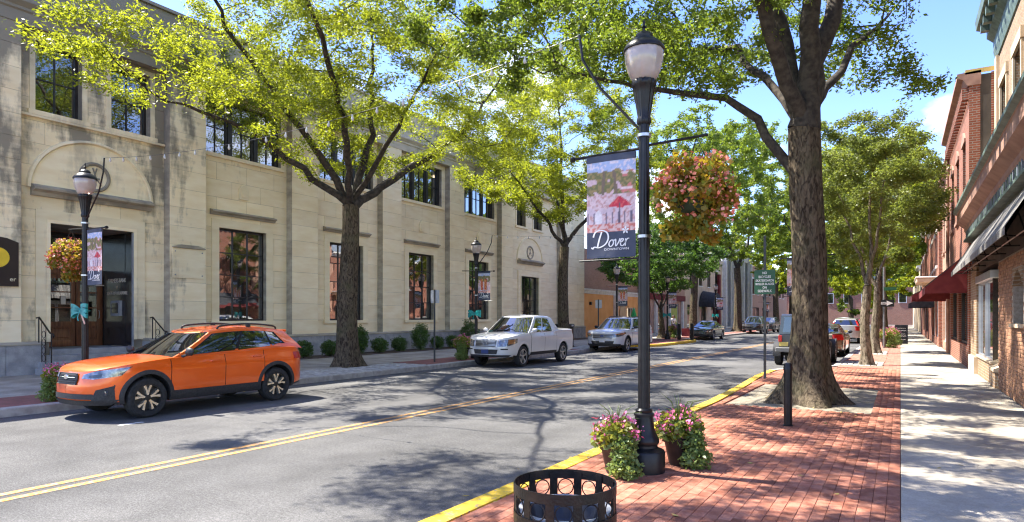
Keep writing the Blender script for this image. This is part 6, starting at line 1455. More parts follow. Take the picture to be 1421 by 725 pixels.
# silver SUV
PS = dict(L=5.0, W=0.99, zb=0.30, belt=1.10, xf=1.52, xr=-1.34, rw=0.37, rim='silver', clad=2, black_arch=True, flare=0.055, arch=0.43, inset=0.13,
          paint=PP['paint'], crown=0.05, nose=(0.22, 0.7, 0.4, 0.42), front=(0.62, 2.3, 3.1), rear=(0.45, 2.3, 4.0),
          hood=[(2.55, 0.92), (2.4, 1.0), (2.1, 1.06), (1.6, 1.10), (1.15, 1.12), (0.5, 1.12), (-1.0, 1.15), (-2.0, 1.2), (-2.5, 1.16)],
          doors=((0.95, -0.10, 0.45, 0), (-0.11, -1.05, 0.45, 0)), mirror=m_plas,
          gh=dict(x=(1.25, 0.45, -2.05, -2.36), w=(0.92, 0.70), roof=1.70, bow=(0.20, 0.05), crown=0.05, arc=0.04, seats=(0.1, -0.8), trim4=((0.06, 0.07), (0.94, 0.10), (0.90, 0.92), (0.09, 0.92)),
                  side=[((0.09, 0.08), (0.37, 0.08), (0.36, 0.88), (0.11, 0.88)), ((0.41, 0.08), (0.64, 0.09), (0.63, 0.88), (0.40, 0.88)), ((0.69, 0.10), (0.91, 0.14), (0.87, 0.86), (0.68, 0.88))]))
_, c = make_car('silver_suv', 'silver SUV partly hidden behind the nearest lamp post', 'SUV', (-12.55, 31.6, 0), R(-90), PS)
t = c['t']; ay, ax, ary = c['ay'], c['ax'], c['ary']
g0 = c['fpatch']('grille', 0.56, 0.70, 0.90, m_plas, t, 0.010, 0.50)
for z in (0.75, 0.80, 0.86):
    k = MB(); k.tube([c['surf'](ay(abs(v)), z, 0.02, 1 if v >= 0 else -1) for v in np.linspace(-0.54, 0.54, 11)], 0.017, 5); k.build('grille_bar', m_alloy, g0)
k = MB(); p = c['surf'](0, 0.81, 0.03); k.lathe([(0.07, p[0]-0.02), (0.07, p[0]), (0.05, p[0]+0.012)], 18, (0, 0, 0.81), axis='x'); k.v = [(x, y*1.5, 0.81+(z-0.81)*0.7) for x, y, z in k.v]; k.build('badge', MAT('badge_blue', (0.02, 0.05, 0.2), rough=0.3), g0)
c['patch']('headlamp', [(ay(0.58), 0.90), (ay(0.80), 0.94), (ax(2.12), 0.98), (ax(1.85), 1.0)], [(ay(0.58), 0.77), (ay(0.80), 0.78), (ax(2.12), 0.84), (ax(1.85), 0.93)], m_bowl, t, 3, 0.006)
c['patch']('indicator', [(ay(0.66), 0.905), (ax(2.0), 0.975)], [(ay(0.66), 0.86), (ax(2.0), 0.91)], m_amber, t, 3, 0.011)
c['patch']('headlamp_lens', [(ay(0.58), 0.90), (ay(0.80), 0.94), (ax(2.12), 0.98), (ax(1.86), 0.995)], [(ay(0.58), 0.775), (ay(0.80), 0.785), (ax(2.12), 0.845), (ax(1.86), 0.935)], m_lens, t, 3, 0.016)
c['fpatch']('lower_grille', 0.62, 0.42, 0.56, m_plas, t, 0.012, 0.56); c['fpatch']('bumper_skirt', 0.90, 0.31, 0.42, m_plas, t, 0.014, 0.86)
plate(c, PS, False, 0.57, m_plate); tail_light(c, (0.85, 1.1), 0.6, -2.1)
for s_ in (1, -1):
    kd = 'l' if s_ > 0 else 'R'; k = MB(); P_ = []
    for q, up in ((0.10, 0.02), (0.15, 0.06), (0.5, 0.065), (0.86, 0.06), (0.91, 0.02)): g_ = c['gp'](kd, q, 1.0); P_.append((g_[0], g_[1]*0.93, g_[2]+up))
    k.tube([tuple(v) for v in catmull(P_, 5)], 0.02, 6); k.build('roof_rail', m_plas, t, smooth=50)

# black sedan
m_blackp = paint('black_paint', (0.012, 0.012, 0.013), (0.02, 0.02, 0.022), 0.3, 0.2)
PB = dict(L=4.85, W=0.91, zb=0.22, belt=0.95, xf=1.45, xr=-1.35, rw=0.335, rim='silver', clad=1, flare=0.03, arch=0.385, paint=m_blackp,
          hood=[(2.5, 0.66), (2.35, 0.73), (2.0, 0.83), (1.5, 0.90), (1.0, 0.95), (0.3, 0.96), (-1.0, 0.985), (-1.7, 1.02), (-2.2, 1.03), (-2.45, 1.0)],
          doors=((0.85, -0.2, 0.34, 0), (-0.21, -1.1, 0.34, 0)), mirror=m_blackp,
          gh=dict(x=(1.15, 0.25, -1.0, -1.85), w=(0.83, 0.60), roof=1.40, bow=(0.2, 0.05), crown=0.05, arc=0.05, seats=(0.0, -0.8), rear_glass=(0.08, 0.9),
                  side=[((0.09, 0.07), (0.44, 0.07), (0.44, 0.88), (0.12, 0.88)), ((0.47, 0.07), (0.80, 0.10), (0.86, 0.84), (0.49, 0.88))]))
def dress_front(c, P, gz, gw, hz, chrome=True, plate_mat=None):
    t = c['t']; ay, ax = c['ay'], c['ax']; X0 = P['L']/2
    g0 = c['fpatch']('grille', gw, gz[0], gz[1], m_plas, t, 0.010, gw*0.85)
    if chrome:
        for f in (0.25, 0.6, 0.95): 
            k = MB(); k.tube([c['surf'](ay(abs(v)), lerp(gz[0], gz[1], f), 0.016, 1 if v >= 0 else -1) for v in np.linspace(-gw*0.95, gw*0.95, 9)], 0.009, 5); k.build('grille_bar', m_chrome, g0)
    c['patch']('headlamp', [(ay(0.5), hz[1]-0.03), (ay(0.72), hz[1]), (ax(X0-0.62), hz[1]+0.05)], [(ay(0.48), hz[0]), (ay(0.72), hz[0]), (ax(X0-0.5), hz[0]+0.05)], m_bowl, t, 3, 0.006)
    c['patch']('headlamp_lens', [(ay(0.5), hz[1]-0.03), (ay(0.72), hz[1]), (ax(X0-0.62), hz[1]+0.05)], [(ay(0.48), hz[0]), (ay(0.72), hz[0]), (ax(X0-0.5), hz[0]+0.05)], m_lens, t, 3, 0.012)
    c['fpatch']('lower_grille', 0.6, P['zb']+0.07, P['zb']+0.2, m_plas, t, 0.012, 0.55)
    if plate_mat: plate(c, P, False, gz[0]-0.05, plate_mat)
_, c = make_car('black_sedan', 'black sedan parked beyond the yellow kerb extension', 'car', (-13.0, 50.8, 0), R(-90), PB); dress_front(c, PB, (0.45, 0.66), 0.45, (0.60, 0.70)); tail_light(c, (0.75, 0.9), 0.5, -2.1)
PK = dict(PP); PK.update(paint=m_blackp, mirror=m_blackp)
_, c = make_car('black_pickup', 'black pickup in the far row of cars on the left', 'pickup', (-13.0, 70.5, 0), R(-90), PK); dress_front(c, PK, (0.70, 0.98), 0.55, (0.80, 0.98)); tail_light(c, (0.85, 1.1), 0.6, -2.3)
PD = dict(PS); PD.update(paint=paint('graphite_paint', (0.04, 0.045, 0.05)))
_, c = make_car('dark_suv', 'dark grey SUV behind the black pickup', 'SUV', (-13.0, 78.0, 0), R(-90), PD); dress_front(c, PD, (0.66, 0.88), 0.5, (0.78, 0.9)); tail_light(c, (0.85, 1.1), 0.6, -2.1)
# right side row, tails towards us
PG = dict(PB); PG.update(paint=paint('bronze_paint', (0.10, 0.075, 0.05), (0.12, 0.09, 0.06), 0.5, 0.25)); PG['handle'] = m_chrome
_, c = make_car('bronze_sedan', 'dark bronze sedan parked ahead of the jeep', 'car', (-3.0, 33.2, 0), R(90), PG); dress_front(c, PG, (0.45, 0.66), 0.45, (0.60, 0.70)); tail_light(c, (0.74, 0.98), 0.52, -1.95); plate(c, PG, True, 0.62, m_plate_g)
PV = dict(PS); PV.update(L=4.55, xf=1.33, xr=-1.29, W=0.91, paint=paint('pale_silver_paint', (0.42, 0.40, 0.37), None, 0.5, 0.3), clad=1, black_arch=False)
PV['hood'] = [(x*0.91, z) for x, z in PS['hood']]; PV['gh'] = dict(PS['gh']); PV['gh'].update(x=(1.13, 0.4, -1.9, -2.16), w=(0.85, 0.64), roof=1.64, rear_glass=(0.1, 0.85)); PV['doors'] = ((0.87, -0.1, 0.45, 0), (-0.11, -0.96, 0.45, 0))
_, c = make_car('silver_hatchback', 'pale silver crossover with tall red tail lights beyond the young trees', 'car', (-3.1, 49.2, 0), R(90), PV); dress_front(c, PV, (0.66, 0.84), 0.45, (0.76, 0.88))
tail_light(c, (0.85, 1.12), 0.62, -2.0); plate(c, PV, True, 0.80, m_plate_g)
for kd in ('l', 'R'):
    k = MB(); vs = []
    for h in np.linspace(0.02, 0.75, 6):
        a_, b_2 = c['gp']('r', 1.0 if kd == 'l' else -1.0, h, 0.015), c['gp']('r', 0.88 if kd == 'l' else -0.88, h, 0.02); d_ = c['gp'](kd, 0.965, h, 0.01); vs += [d_, a_, b_2]
    k.add(vs, [(i*3+j, i*3+j+1, (i+1)*3+j+1, (i+1)*3+j) for i in range(5) for j in range(2)]); k.build('tail_light', m_red, c['t'], smooth=60)
PR = dict(PB); PR.update(paint=paint('red_paint', (0.35, 0.02, 0.02)))
_, c = make_car('red_car', 'small red car far down the street', 'car', (-4.2, 88, 0), R(90), PR); tail_light(c, (0.74, 0.95), 0.52, -1.95); dress_front(c, PR, (0.45, 0.66), 0.45, (0.60, 0.70))
PW = dict(PV); PW.update(paint=paint('white_car_paint', (0.7, 0.7, 0.7), None, 0.1, 0.3))
_, c = make_car('white_car', 'white car far down the street left of the red one', 'car', (-5.6, 84, 0), R(90), PW); tail_light(c, (0.8, 1.0), 0.55, -2.0); dress_front(c, PW, (0.66, 0.84), 0.45, (0.76, 0.88))
# jeep: boxy grey off-roader with a spare wheel on the tailgate
m_jeep = paint('slate_paint', (0.03, 0.034, 0.04), (0.04, 0.044, 0.05), 0.2, 0.3)
jp = thing('grey_jeep', 'boxy grey off-road car with spare wheel half hidden behind the big old trunk', 'car', (-3.02, 26.3, 0), R(90), 'parked vehicles')
k = MB(); k.cbox(-1.75, 1.85, -0.72, 0.72, 0.55, 1.14, 0.04); k.build('body', m_jeep, jp)
k = MB(); k.prism([(-1.74, 1.13), (0.55, 1.13), (0.30, 1.80), (0.2, 1.85), (-1.62, 1.85), (-1.70, 1.80)], -0.70, 0.70, 'y'); k.v = [(x, y*(1-0.10*max(0, (z-1.14)/0.7)), z) for x, y, z in k.v]; k.build('cabin', m_jeep, jp)
for s_ in (-1, 1):
    for (x0, x1) in ((-1.55, -0.75), (-0.65, 0.15)):
        k = MB(); k.add([(x0, s_*0.703, 1.2), (x1+(0.2 if x1 > 0 else 0), s_*0.703, 1.2), (x1+(0.02 if x1 > 0 else 0), s_*0.648, 1.75), (x0, s_*0.648, 1.75)], [(0,1,2,3)]); k.build('side_window', m_cglass, jp, fix=False)
k = MB(); k.add([(-1.747, -0.58, 1.2), (-1.747, 0.58, 1.2), (-1.71, 0.52, 1.74), (-1.71, -0.52, 1.74)], [(0,1,2,3)]); k.build('rear_window', m_cglass, jp, fix=False)
k = MB(); k.add([(0.525, -0.62, 1.22), (0.525, 0.62, 1.22), (0.335, 0.56, 1.74), (0.335, -0.56, 1.74)], [(0,1,2,3)]); k.build('windscreen', m_cglass, jp, fix=False)
for x in (1.20, -1.22):
    for s_ in (-1, 1):
        k = MB(); n_ = 12; vs = []
        for i in range(n_+1):
            an = R(190-200*i/n_); 
            for (rr, y) in ((0.46, 0.66), (0.46, 0.92), (0.52, 0.92), (0.52, 0.66)): vs.append((x+rr*math.cos(an), s_*y, 0.42+rr*math.sin(an)*0.95))
        k.add(vs, [(i*4+j, i*4+(j+1) % 4, (i+1)*4+(j+1) % 4, (i+1)*4+j) for i in range(n_) for j in range(4)]+[(0,1,2,3), tuple(n_*4+j for j in range(4))]); k.build('wheel_arch', m_plas, jp, smooth=30)
        ty, bk, sp, hb = wheel_set(0.40, 'silver'); w_ = obj('wheel', ty, jp, (x, s_*0.79, 0.40), (0, 0, 0 if s_ > 0 else math.pi)); obj('rim_barrel', bk, w_); obj('rim_spokes', sp, w_); obj('hub_cap', hb, w_)
    k = MB(); k.tube([(x, -0.7, 0.4), (x, 0.7, 0.4)], 0.05, 8); k.build('axle', m_belly, jp)
k = MB(); k.cbox(-1.98, -1.80, -0.80, 0.80, 0.50, 0.66, 0.02); k.build('rear_bumper', MAT('bumper_grey', (0.13, 0.13, 0.13), rough=0.5), jp)
k = MB(); k.cbox(1.87, 2.02, -0.80, 0.80, 0.50, 0.66, 0.02); k.build('front_bumper', m_plas, jp)
ty, bk, sp, hb = wheel_set(0.37, 'silver'); w_ = obj('spare_wheel', ty, jp, (-1.90, -0.12, 1.02), (0, 0, R(90))); obj('rim_barrel', bk, w_); obj('rim_spokes', sp, w_)
for s_ in (-1, 1):
    k = MB(); k.cbox(-1.81, -1.752, s_*0.66-0.06, s_*0.66+0.06, 0.86, 1.08, 0.01); k.build('tail_light', m_red, jp)
    k = MB(); k.tube([(0.45, s_*0.72, 1.25), (0.45, s_*0.86, 1.27)], 0.015, 6); k.cbox(0.40, 0.48, s_*0.95-0.08, s_*0.95+0.08, 1.20, 1.36, 0.02); k.build('wing_mirror', m_plas, jp)
k = MB(); k.box(-1.775, -1.752, 0.40, 0.70, 0.70, 0.85); k.build('number_plate', m_plate_g, jp)
k = MB(); k.cbox(1.86, 1.89, -0.5, 0.5, 0.62, 1.08, 0.01); g0 = k.build('grille', m_plas, jp)
for s_ in (-1, 1): k = MB(); k.lathe([(0.09, 1.89), (0.085, 1.92)], 14, (0, s_*0.38, 0.92), axis='x'); k.build('headlamp', m_lens, jp)

# ---------------------------------------------------------------- buildings on the right
m_brick_r = brick_mat('red_brick', (0.36, 0.115, 0.065), (0.25, 0.07, 0.04), (0.34, 0.28, 0.23))
m_brick_s = brick_mat('salmon_brick', (0.52, 0.27, 0.18), (0.42, 0.20, 0.13), (0.45, 0.36, 0.29), dirt=0.2)
m_brick_t = brick_mat('tan_brick', (0.40, 0.26, 0.15), (0.28, 0.17, 0.10), (0.40, 0.34, 0.27))
m_brick_piece = MAT('brown_brick', (0.27, 0.13, 0.075), (0.42, 0.23, 0.13), scale=11, rough=0.88, bump=0.35, bscale=70, rnd=0.22)
m_brick_piece2 = MAT('brown_brick_field', (0.27, 0.13, 0.075), (0.42, 0.23, 0.13), scale=11, rough=0.88, bump=0.35, bscale=70, isl=0.22)
m_mortar = MAT('mortar', (0.30, 0.25, 0.20), (0.42, 0.36, 0.30), scale=20, rough=0.95)
m_copper = MAT('green_copper', (0.065, 0.10, 0.082), (0.13, 0.19, 0.155), scale=5, rough=0.6, bump=0.2, bscale=30)
m_terra = MAT('terracotta', (0.26, 0.145, 0.105), (0.38, 0.225, 0.165), scale=3, rough=0.8)
m_burg = MAT('burgundy_canvas', (0.13, 0.015, 0.018), (0.19, 0.028, 0.028), scale=4, rough=0.85)
m_dkcan = MAT('black_canvas', (0.02, 0.022, 0.028), (0.04, 0.042, 0.05), scale=5, rough=0.85)
m_awn = MAT('grey_striped_canvas', (0.11, 0.105, 0.10), (0.24, 0.23, 0.215), scale=4.0, rough=0.85, stretch=(0.2, 6, 0.2), lo=0.45, hi=0.55)
m_stone = MAT('sandstone', (0.46, 0.36, 0.24), (0.60, 0.49, 0.35), scale=3, rough=0.9)
m_wtrim = MAT('white_trim', (0.62, 0.60, 0.56), (0.74, 0.72, 0.68), scale=3, rough=0.7)
m_alu = MAT('aluminium', (0.45, 0.46, 0.48), (0.56, 0.57, 0.58), scale=6, rough=0.35, metal=0.7)
m_shop = glass_mat('shop_glass', (0.03, 0.03, 0.028), 0.55, 0.35)
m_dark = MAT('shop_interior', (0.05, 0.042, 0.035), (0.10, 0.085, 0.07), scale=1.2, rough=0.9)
m_pale = MAT('pale_board', (0.52, 0.50, 0.36), (0.66, 0.64, 0.50), scale=1.3, rough=0.8)
m_slate = MAT('slate', (0.10, 0.12, 0.15), (0.17, 0.20, 0.24), scale=5, rough=0.7)
def wall_with_holes(parent, X, sgn, y0, y1, z0, z1, holes, mat, th=0.28, name='wall'):
    """front wall facing +x (sgn 1) or -x (sgn -1) with real openings"""
    k = MB(); rects = [(y0, y1, z0, z1)]
    for h in holes: rects = subtract(rects, h)
    for (a, b, c, d) in rects: k.box(X-sgn*th, X, a, b, c, d)
    return k.build(name, mat, parent, world=True)
def facade(name, label, X, sgn, y0, y1, h, mat, wins, trim, shop=None, depth=9.0, cat='building', cornice=0.25, frame=None, sill=True, cols=2, rows=2, roofm=None, arch=False, glass=None):
    t = thing(name, label, cat, (X, (y0+y1)/2, 0)); frame = frame or m_frame
    hs = list(wins)+list(shop or ())
    wall_with_holes(t, X, sgn, y0, y1, 0.0, h, hs, mat)
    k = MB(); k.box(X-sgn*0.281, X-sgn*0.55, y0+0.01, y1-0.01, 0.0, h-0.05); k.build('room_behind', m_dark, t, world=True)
    k = MB(); k.box(X-sgn*0.551, X-sgn*depth, y0, y1, 0.0, h-0.02); k.build('rear_block', mat, t, world=True)
    k = MB(); c = cornice
    k.prism([(X-sgn*0.3, h-0.35), (X+sgn*0.04, h-0.35), (X+sgn*c*0.5, h-0.15), (X+sgn*c, h-0.08), (X+sgn*c, h+0.05), (X-sgn*0.3, h+0.08)], y0-0.02, y1+0.02, 'y'); k.build('cornice', trim, t, world=True)
    for (a, b, za, zb_) in wins:
        w = window(a, b, za, zb_, cols, rows, depth=0.16, fr=0.06, mun=0.035, parent=t, X=X, mf=frame, mg=glass or m_pane, sgn=sgn)
        if sill: k = MB(); k.box(X-sgn*0.1, X+sgn*0.08, a-0.1, b+0.1, za-0.12, za); k.build('sill', trim, w, world=True)
        k = MB()
        if arch: k.prism([(a-0.06, zb_), (b+0.06, zb_), (b+0.06, zb_+0.12), (lerp(a, b, 0.75), zb_+0.34), (lerp(a, b, 0.5), zb_+0.42), (lerp(a, b, 0.25), zb_+0.34), (a-0.06, zb_+0.12)], X-sgn*0.01, X+sgn*0.05, 'x')
        else: k.box(X-sgn*0.01, X+sgn*0.05, a-0.1, b+0.1, zb_, zb_+0.22)
        k.build('lintel', trim, w, world=True)
    for (a, b, za, zb_) in (shop or ()):
        window(a, b, za, zb_, max(1, round((b-a)/1.6)), 1, depth=0.14, fr=0.07, mun=0.06, parent=t, X=X, mf=frame, mg=m_shop, sgn=sgn, name='shop_window')
    return t
# A: corner shop, ground floor
XA = 1.85
A = thing('corner_shop_building', 'brown brick shop with arched niche, glass bay and green copper cornice at the right edge', 'building', (XA, 18, 0))
NI = (14.35, 15.55, 1.62, 2.62)
k = MB()
for (a, b, c, d) in subtract([(8.0, 17.7, 0.1, 2.98)], NI): k.box(XA+0.012, XA+0.5, a, b, c, d)
pier = k.build('brick_pier', m_mortar, A, world=True)
k = MB(); k.box(XA+0.30, XA+0.34, NI[0], NI[1], NI[2], NI[3]); k.build('niche_back', m_gap, A, world=True)
bme = MB(); bme.cbox(0, 0.05, -0.102, 0.102, -0.0325, 0.0325, 0.004); bme = bme.mesh('brick', m_brick_piece)
BVa = np.array([v.co[:] for v in bme.vertices]); BFa = [tuple(p.vertices) for p in bme.polygons]
lst = []
for r in range(40):
    z = 0.19+r*0.0715
    if z > 2.95: break
    for j in range(48):
        y = 8.1+j*0.2125+(0.106 if r % 2 else 0)
        if y > 17.6 or (NI[0]-0.1 < y < NI[1]+0.1 and NI[2]-0.03 < z < NI[3]+0.03): continue
        p = proj_px(XA, y, z); lst.append((abs(y-15.8)+(0 if p and p[0] < 1440 else 30), y, z))
lst.sort(); bv = []; 
for n, (_, y, z) in enumerate(lst):
    dx = random.uniform(-0.006, 0.004)
    if n < 300: obj('brick', bme, pier, (0.0+dx, y-18, z))
    else: V = BVa+np.array((dx, y-18, z)); bv.append(V)
tri = [f for f in BFa if len(f) == 4]; nv_ = len(BVa)
o = obj('brick_field', npmesh('brick_field', np.concatenate(bv), np.concatenate([np.array(tri)+i*nv_ for i in range(len(bv))]), m_brick_piece2), pier); o['kind'] = 'stuff'
k = MB(); k.prism([(lerp(NI[0], NI[1], q), NI[3]-0.28+0.28*math.sin(math.pi*q)) for q in np.linspace(0, 1, 13)]+[(NI[1], NI[3]+0.06), (NI[0], NI[3]+0.06)], XA-0.004, XA+0.25, 'x'); k.build('niche_arch', m_brick_t, A, world=True)
k = MB(); k.box(XA-0.05, XA+0.3, NI[0]-0.08, NI[1]+0.08, NI[2]-0.07, NI[2]); k.build('niche_sill', m_stone, A, world=True)
k = MB(); k.box(XA-0.05, XA+0.4, 17.72, 18.62, 0.1, 0.52); lw = k.build('low_wall', m_brick_t, A, world=True)
k = MB(); k.prism([(XA-0.08, 0.52), (XA+0.42, 0.52), (XA+0.42, 0.78), (XA+0.25, 0.74), (XA-0.08, 0.58)], 17.71, 18.64, 'y'); k.build('sloped_cap', m_stone, lw, world=True)
k = MB(); k.box(XA, XA+0.9, 18.66, 22.0, 0.1, 0.64); bb = k.build('bay_base', m_brick_t, A, world=True)
k = MB(); k.cbox(XA-0.05, XA+0.95, 18.64, 22.02, 0.64, 0.70, 0.01); k.build('bay_sill', m_stone, bb, world=True)
for (a, b) in ((18.72, 20.30), (20.36, 21.95)):
    window(a, b, 0.70, 2.66, 1, 1, depth=0.06, fr=0.05, parent=A, X=XA, mf=m_alu, mg=m_shop, sgn=-1, name='shop_window')
k = MB(); k.box(XA+0.0, XA+0.9, 18.66, 18.70, 0.70, 2.66); k.build('bay_side_glass', m_shop, A, world=True)
k = MB(); k.cbox(XA-0.06, XA+0.9, 18.62, 22.0, 2.66, 2.86, 0.01); k.build('bay_header', m_alu, A, world=True)
k = MB(); k.box(XA+0.85, XA+0.9, 18.7, 22.0, 0.7, 2.66); k.build('bay_backboard', m_pale, A, world=True)
k = MB(); k.box(XA+0.3, XA+0.6, 19.5, 20.4, 0.7, 0.88); k.build('display_box', m_wood, A, world=True)
k = MB(); k.tube([(XA+0.4, 19.6, 2.6), (XA+0.4, 19.6, 2.2)], 0.01, 5); k.cbox(XA+0.3, XA+0.5, 19.4, 19.8, 2.1, 2.32, 0.03); k.build('hanging_lantern', m_black, A, world=True)
k = MB(); k.box(XA-0.03, XA+0.5, 22.03, 23.75, 0.62, 3.3); k.build('brick_column', m_brick_t, A, world=True)
k = MB(); k.box(XA-0.09, XA+0.5, 22.0, 23.78, 0.1, 0.62); k.build('column_foot', m_stone, A, world=True)
k = MB(); k.box(XA+0.02, XA+0.6, 8, 23.9, 2.99, 4.1); k.build('fascia', m_dark, A, world=True)
for i in range(46):
    y = 13.2+i*0.23; k = MB(); k.box(XA-0.16, XA+0.02, y, y+0.11, 4.12, 4.36); k.build('dentil', m_copper if i % 2 else m_slate, A, world=True)
k = MB(); k.prism([(XA+0.3, 4.10), (XA-0.02, 4.10), (XA-0.18, 4.37), (XA-0.18, 4.45), (XA-0.36, 4.60), (XA-0.36, 4.86), (XA-0.44, 4.92), (XA-0.44, 4.98), (XA+0.3, 5.22)], 8, 23.95, 'y'); k.build('cornice', m_terra, A, world=True)
k = MB(); k.prism([(XA-0.36, 4.862), (XA-0.46, 4.925), (XA-0.46, 5.0), (XA-0.40, 5.04), (XA+0.66, 5.30), (XA+0.66, 5.24)], 7.95, 23.98, 'y'); k.build('copper_flashing', m_copper, A, world=True)
k = MB(); k.prism([(XA+0.1, 3.99), (XA+0.1, 4.09), (XA-0.20, 4.09), (XA-0.20, 4.03)], 8, 23.9, 'y'); k.build('bed_mould', m_copper, A, world=True)
# upper floor, set back
XU = 2.5
uw = [(a, a+1.15, 6.0, 8.4) for a in (9.0, 11.6, 14.2, 16.8, 19.4, 21.9)]
wall_with_holes(A, XU, -1, 8, 24.0, 5.2, 9.5, uw, m_brick_t, name='upper_wall')
k = MB(); k.box(XU+0.282, 12, 8, 24.0, 0.1, 9.5); k.build('rear_block', m_dark, A, world=True)
for (a, b, za, zb_) in uw:
    w = window(a, b, za, zb_, 1, 2, depth=0.14, parent=A, X=XU, sgn=-1); k = MB(); k.box(XU-0.05, XU+0.02, a-0.16, a, za, zb_); k.box(XU-0.05, XU+0.02, b, b+0.16, za, zb_); k.box(XU-0.07, XU+0.02, a-0.2, b+0.2, zb_, zb_+0.28); k.build('window_surround', m_stone, w, world=True)
    k = MB(); k.box(XU-0.08, XU+0.02, a-0.2, b+0.2, za-0.14, za); k.build('sill', m_stone, w, world=True)
k = MB(); k.box(XU-0.08, XU+0.0, 23.55, 24.0, 5.3, 9.5); k.build('corner_pilaster', m_stone, A, world=True)
k = MB(); k.prism([(XU+0.2, 9.5), (XU-0.04, 9.5), (XU-0.10, 9.75), (XU-0.10, 10.05), (XU-0.26, 10.2), (XU-0.26, 10.4), (XU-0.52, 10.5), (XU-0.55, 10.75), (XU+0.2, 10.85)], 7.9, 24.08, 'y'); k.build('top_cornice', m_copper, A, world=True)
for i in range(24):
    y = 8.2+i*0.66; k = MB(); k.box(XU-0.46, XU-0.12, y, y+0.2, 10.22, 10.46); k.build('bracket', m_copper, A, world=True)
# sloping canvas awning on an open steel frame
aw = thing('striped_awning', 'grey striped canvas awning on an open black frame over the corner shop', 'awning', (1.6, 18, 2.9))
pr = [(XA-0.02, 3.98), (XA-0.02, 3.95), (1.32, 3.10), (1.32, 2.98), (1.335, 2.98), (1.335, 3.11)]
k = MB(); k.prism(pr, 12.0, 23.6, 'y'); k.build('canvas', m_awn, aw, world=True)
for y in (13.0, 14.8, 16.6, 18.4, 20.2, 22.0, 23.4):
    k = MB(); k.tube([(1.36, y, 3.06), (XA+0.04, y, 3.06)], 0.014, 5); k.tube([(1.36, y, 3.06), (XA+0.0, y, 3.9)], 0.014, 5); k.tube([(XA-0.12, y, 3.06), (1.6, y, 3.5)], 0.012, 5); k.build('frame_rib', m_black, aw, world=True)
for (x, z) in ((1.345, 3.06), (1.6, 3.06)):
    k = MB(); k.tube([(x, 12.0, z), (x, 23.6, z)], 0.014, 5); k.build('frame_rail', m_black, aw, world=True)
# B, C, D and the far row
B = facade('red_brick_building', 'red brick building with corbelled cornice and arched windows above burgundy awnings', 1.80, -1, 24.02, 33.0, 9.2, m_brick_r, [(25.2, 26.3, 5.2, 7.4), (27.9, 29.0, 5.2, 7.4), (30.5, 31.6, 5.2, 7.4)], m_terra, [(24.6, 28.2, 0.85, 2.75), (28.8, 32.4, 0.85, 2.75)], arch=True, cornice=0.3)
for i in range(22):
    y = 24.1+i*0.41; k = MB(); k.box(1.62, 1.80, y, y+0.2, 8.45, 8.82); k.build('corbel', m_brick_r, B, world=True)
k = MB(); k.box(1.70, 2.6, 24.0, 24.02, 9.2, 9.34); k.build('coping', MAT('coping_yellow', (0.5, 0.36, 0.12), rough=0.8), B, world=True)
k = MB(); k.lathe([(0.06, 0.2), (0.06, 8.7)], 10, (1.72, 32.9, 0)); k.build('downpipe', m_terra, B, world=True)
C = facade('salmon_brick_building', 'salmon painted brick building with a downpipe on the right', 1.92, -1, 33.02, 41.0, 8.7, m_brick_s, [(34.2, 35.2, 5.0, 7.0), (36.6, 37.6, 5.0, 7.0), (39.0, 40.0, 5.0, 7.0)], m_terra, [(33.5, 36.0, 0.7, 2.7), (37.0, 40.4, 0.5, 2.8)], frame=m_wtrim)
D = facade('white_trim_building', 'brick building with white trim and a slate roof on the right', 1.75, -1, 41.02, 54.0, 7.6, m_brick_r, [(42.2, 43.3, 4.6, 6.4), (45.0, 46.1, 4.6, 6.4), (47.8, 48.9, 4.6, 6.4), (50.8, 51.9, 4.6, 6.4)], m_wtrim, [(41.6, 44.6, 0.6, 2.8), (45.4, 49.0, 0.6, 2.8)], frame=m_wtrim)
k = MB(); k.prism([(1.5, 7.66), (5.5, 10.4), (9.5, 7.66)], 41.0, 54.0, 'y'); k.build('slate_roof', m_slate, D, world=True)
facade('far_brick_building', 'far dark brick building at the right end of the footway', 1.7, -1, 54.02, 74, 8.6, m_brick_r, [(56+2.6*i, 57.2+2.6*i, 4.6, 6.6) for i in range(7)], m_wtrim, [(55, 59.5, 0.6, 2.9), (61, 66, 0.6, 2.9)])
facade('far_pale_building', 'far pale building beyond the dark brick one', 1.7, -1, 78, 120, 7.0, m_stone, [(80+3.6*i, 81.6+3.6*i, 4.2, 5.9) for i in range(10)], m_wtrim, None)
def awning(name, label, X, y0, y1, zt_, zb_, out, mat, side_mat, val=0.22, edge=None):
    t = thing(name, label, 'awning', (X-out/2, (y0+y1)/2, zb_)); xo = X-out
    k = MB(); k.prism([(X, zt_), (X, zt_-0.03), (xo+0.01, zb_), (xo, zb_+0.02)], y0, y1, 'y'); k.build('canvas', mat, t, world=True)
    k = MB(); k.box(xo-0.006, xo+0.006, y0, y1, zb_-val, zb_+0.02); k.build('valance', side_mat, t, world=True)
    for y in (y0, y1-0.012):
        k = MB(); k.prism([(X, zt_-0.035), (X, zb_-val), (xo+0.012, zb_-val), (xo+0.012, zb_-0.01)], y+0.001, y+0.011, 'y'); k.build('side_panel', side_mat, t, world=True)
    k = MB(); k.tube([(xo+0.02, y0+0.02, zb_-0.02), (xo+0.02, y1-0.02, zb_-0.02)], 0.015, 5); k.build('front_bar', m_black, t, world=True)
    return t
awning('burgundy_awning', 'nearer burgundy awning with black top on the red brick building', 1.78, 24.4, 32.6, 3.75, 2.72, 1.10, m_dkcan, m_burg)
awning('burgundy_awning', 'farther burgundy awning with striped valance past the red brick building', 1.90, 33.2, 37.0, 3.5, 2.72, 1.45, m_dkcan, m_burg)
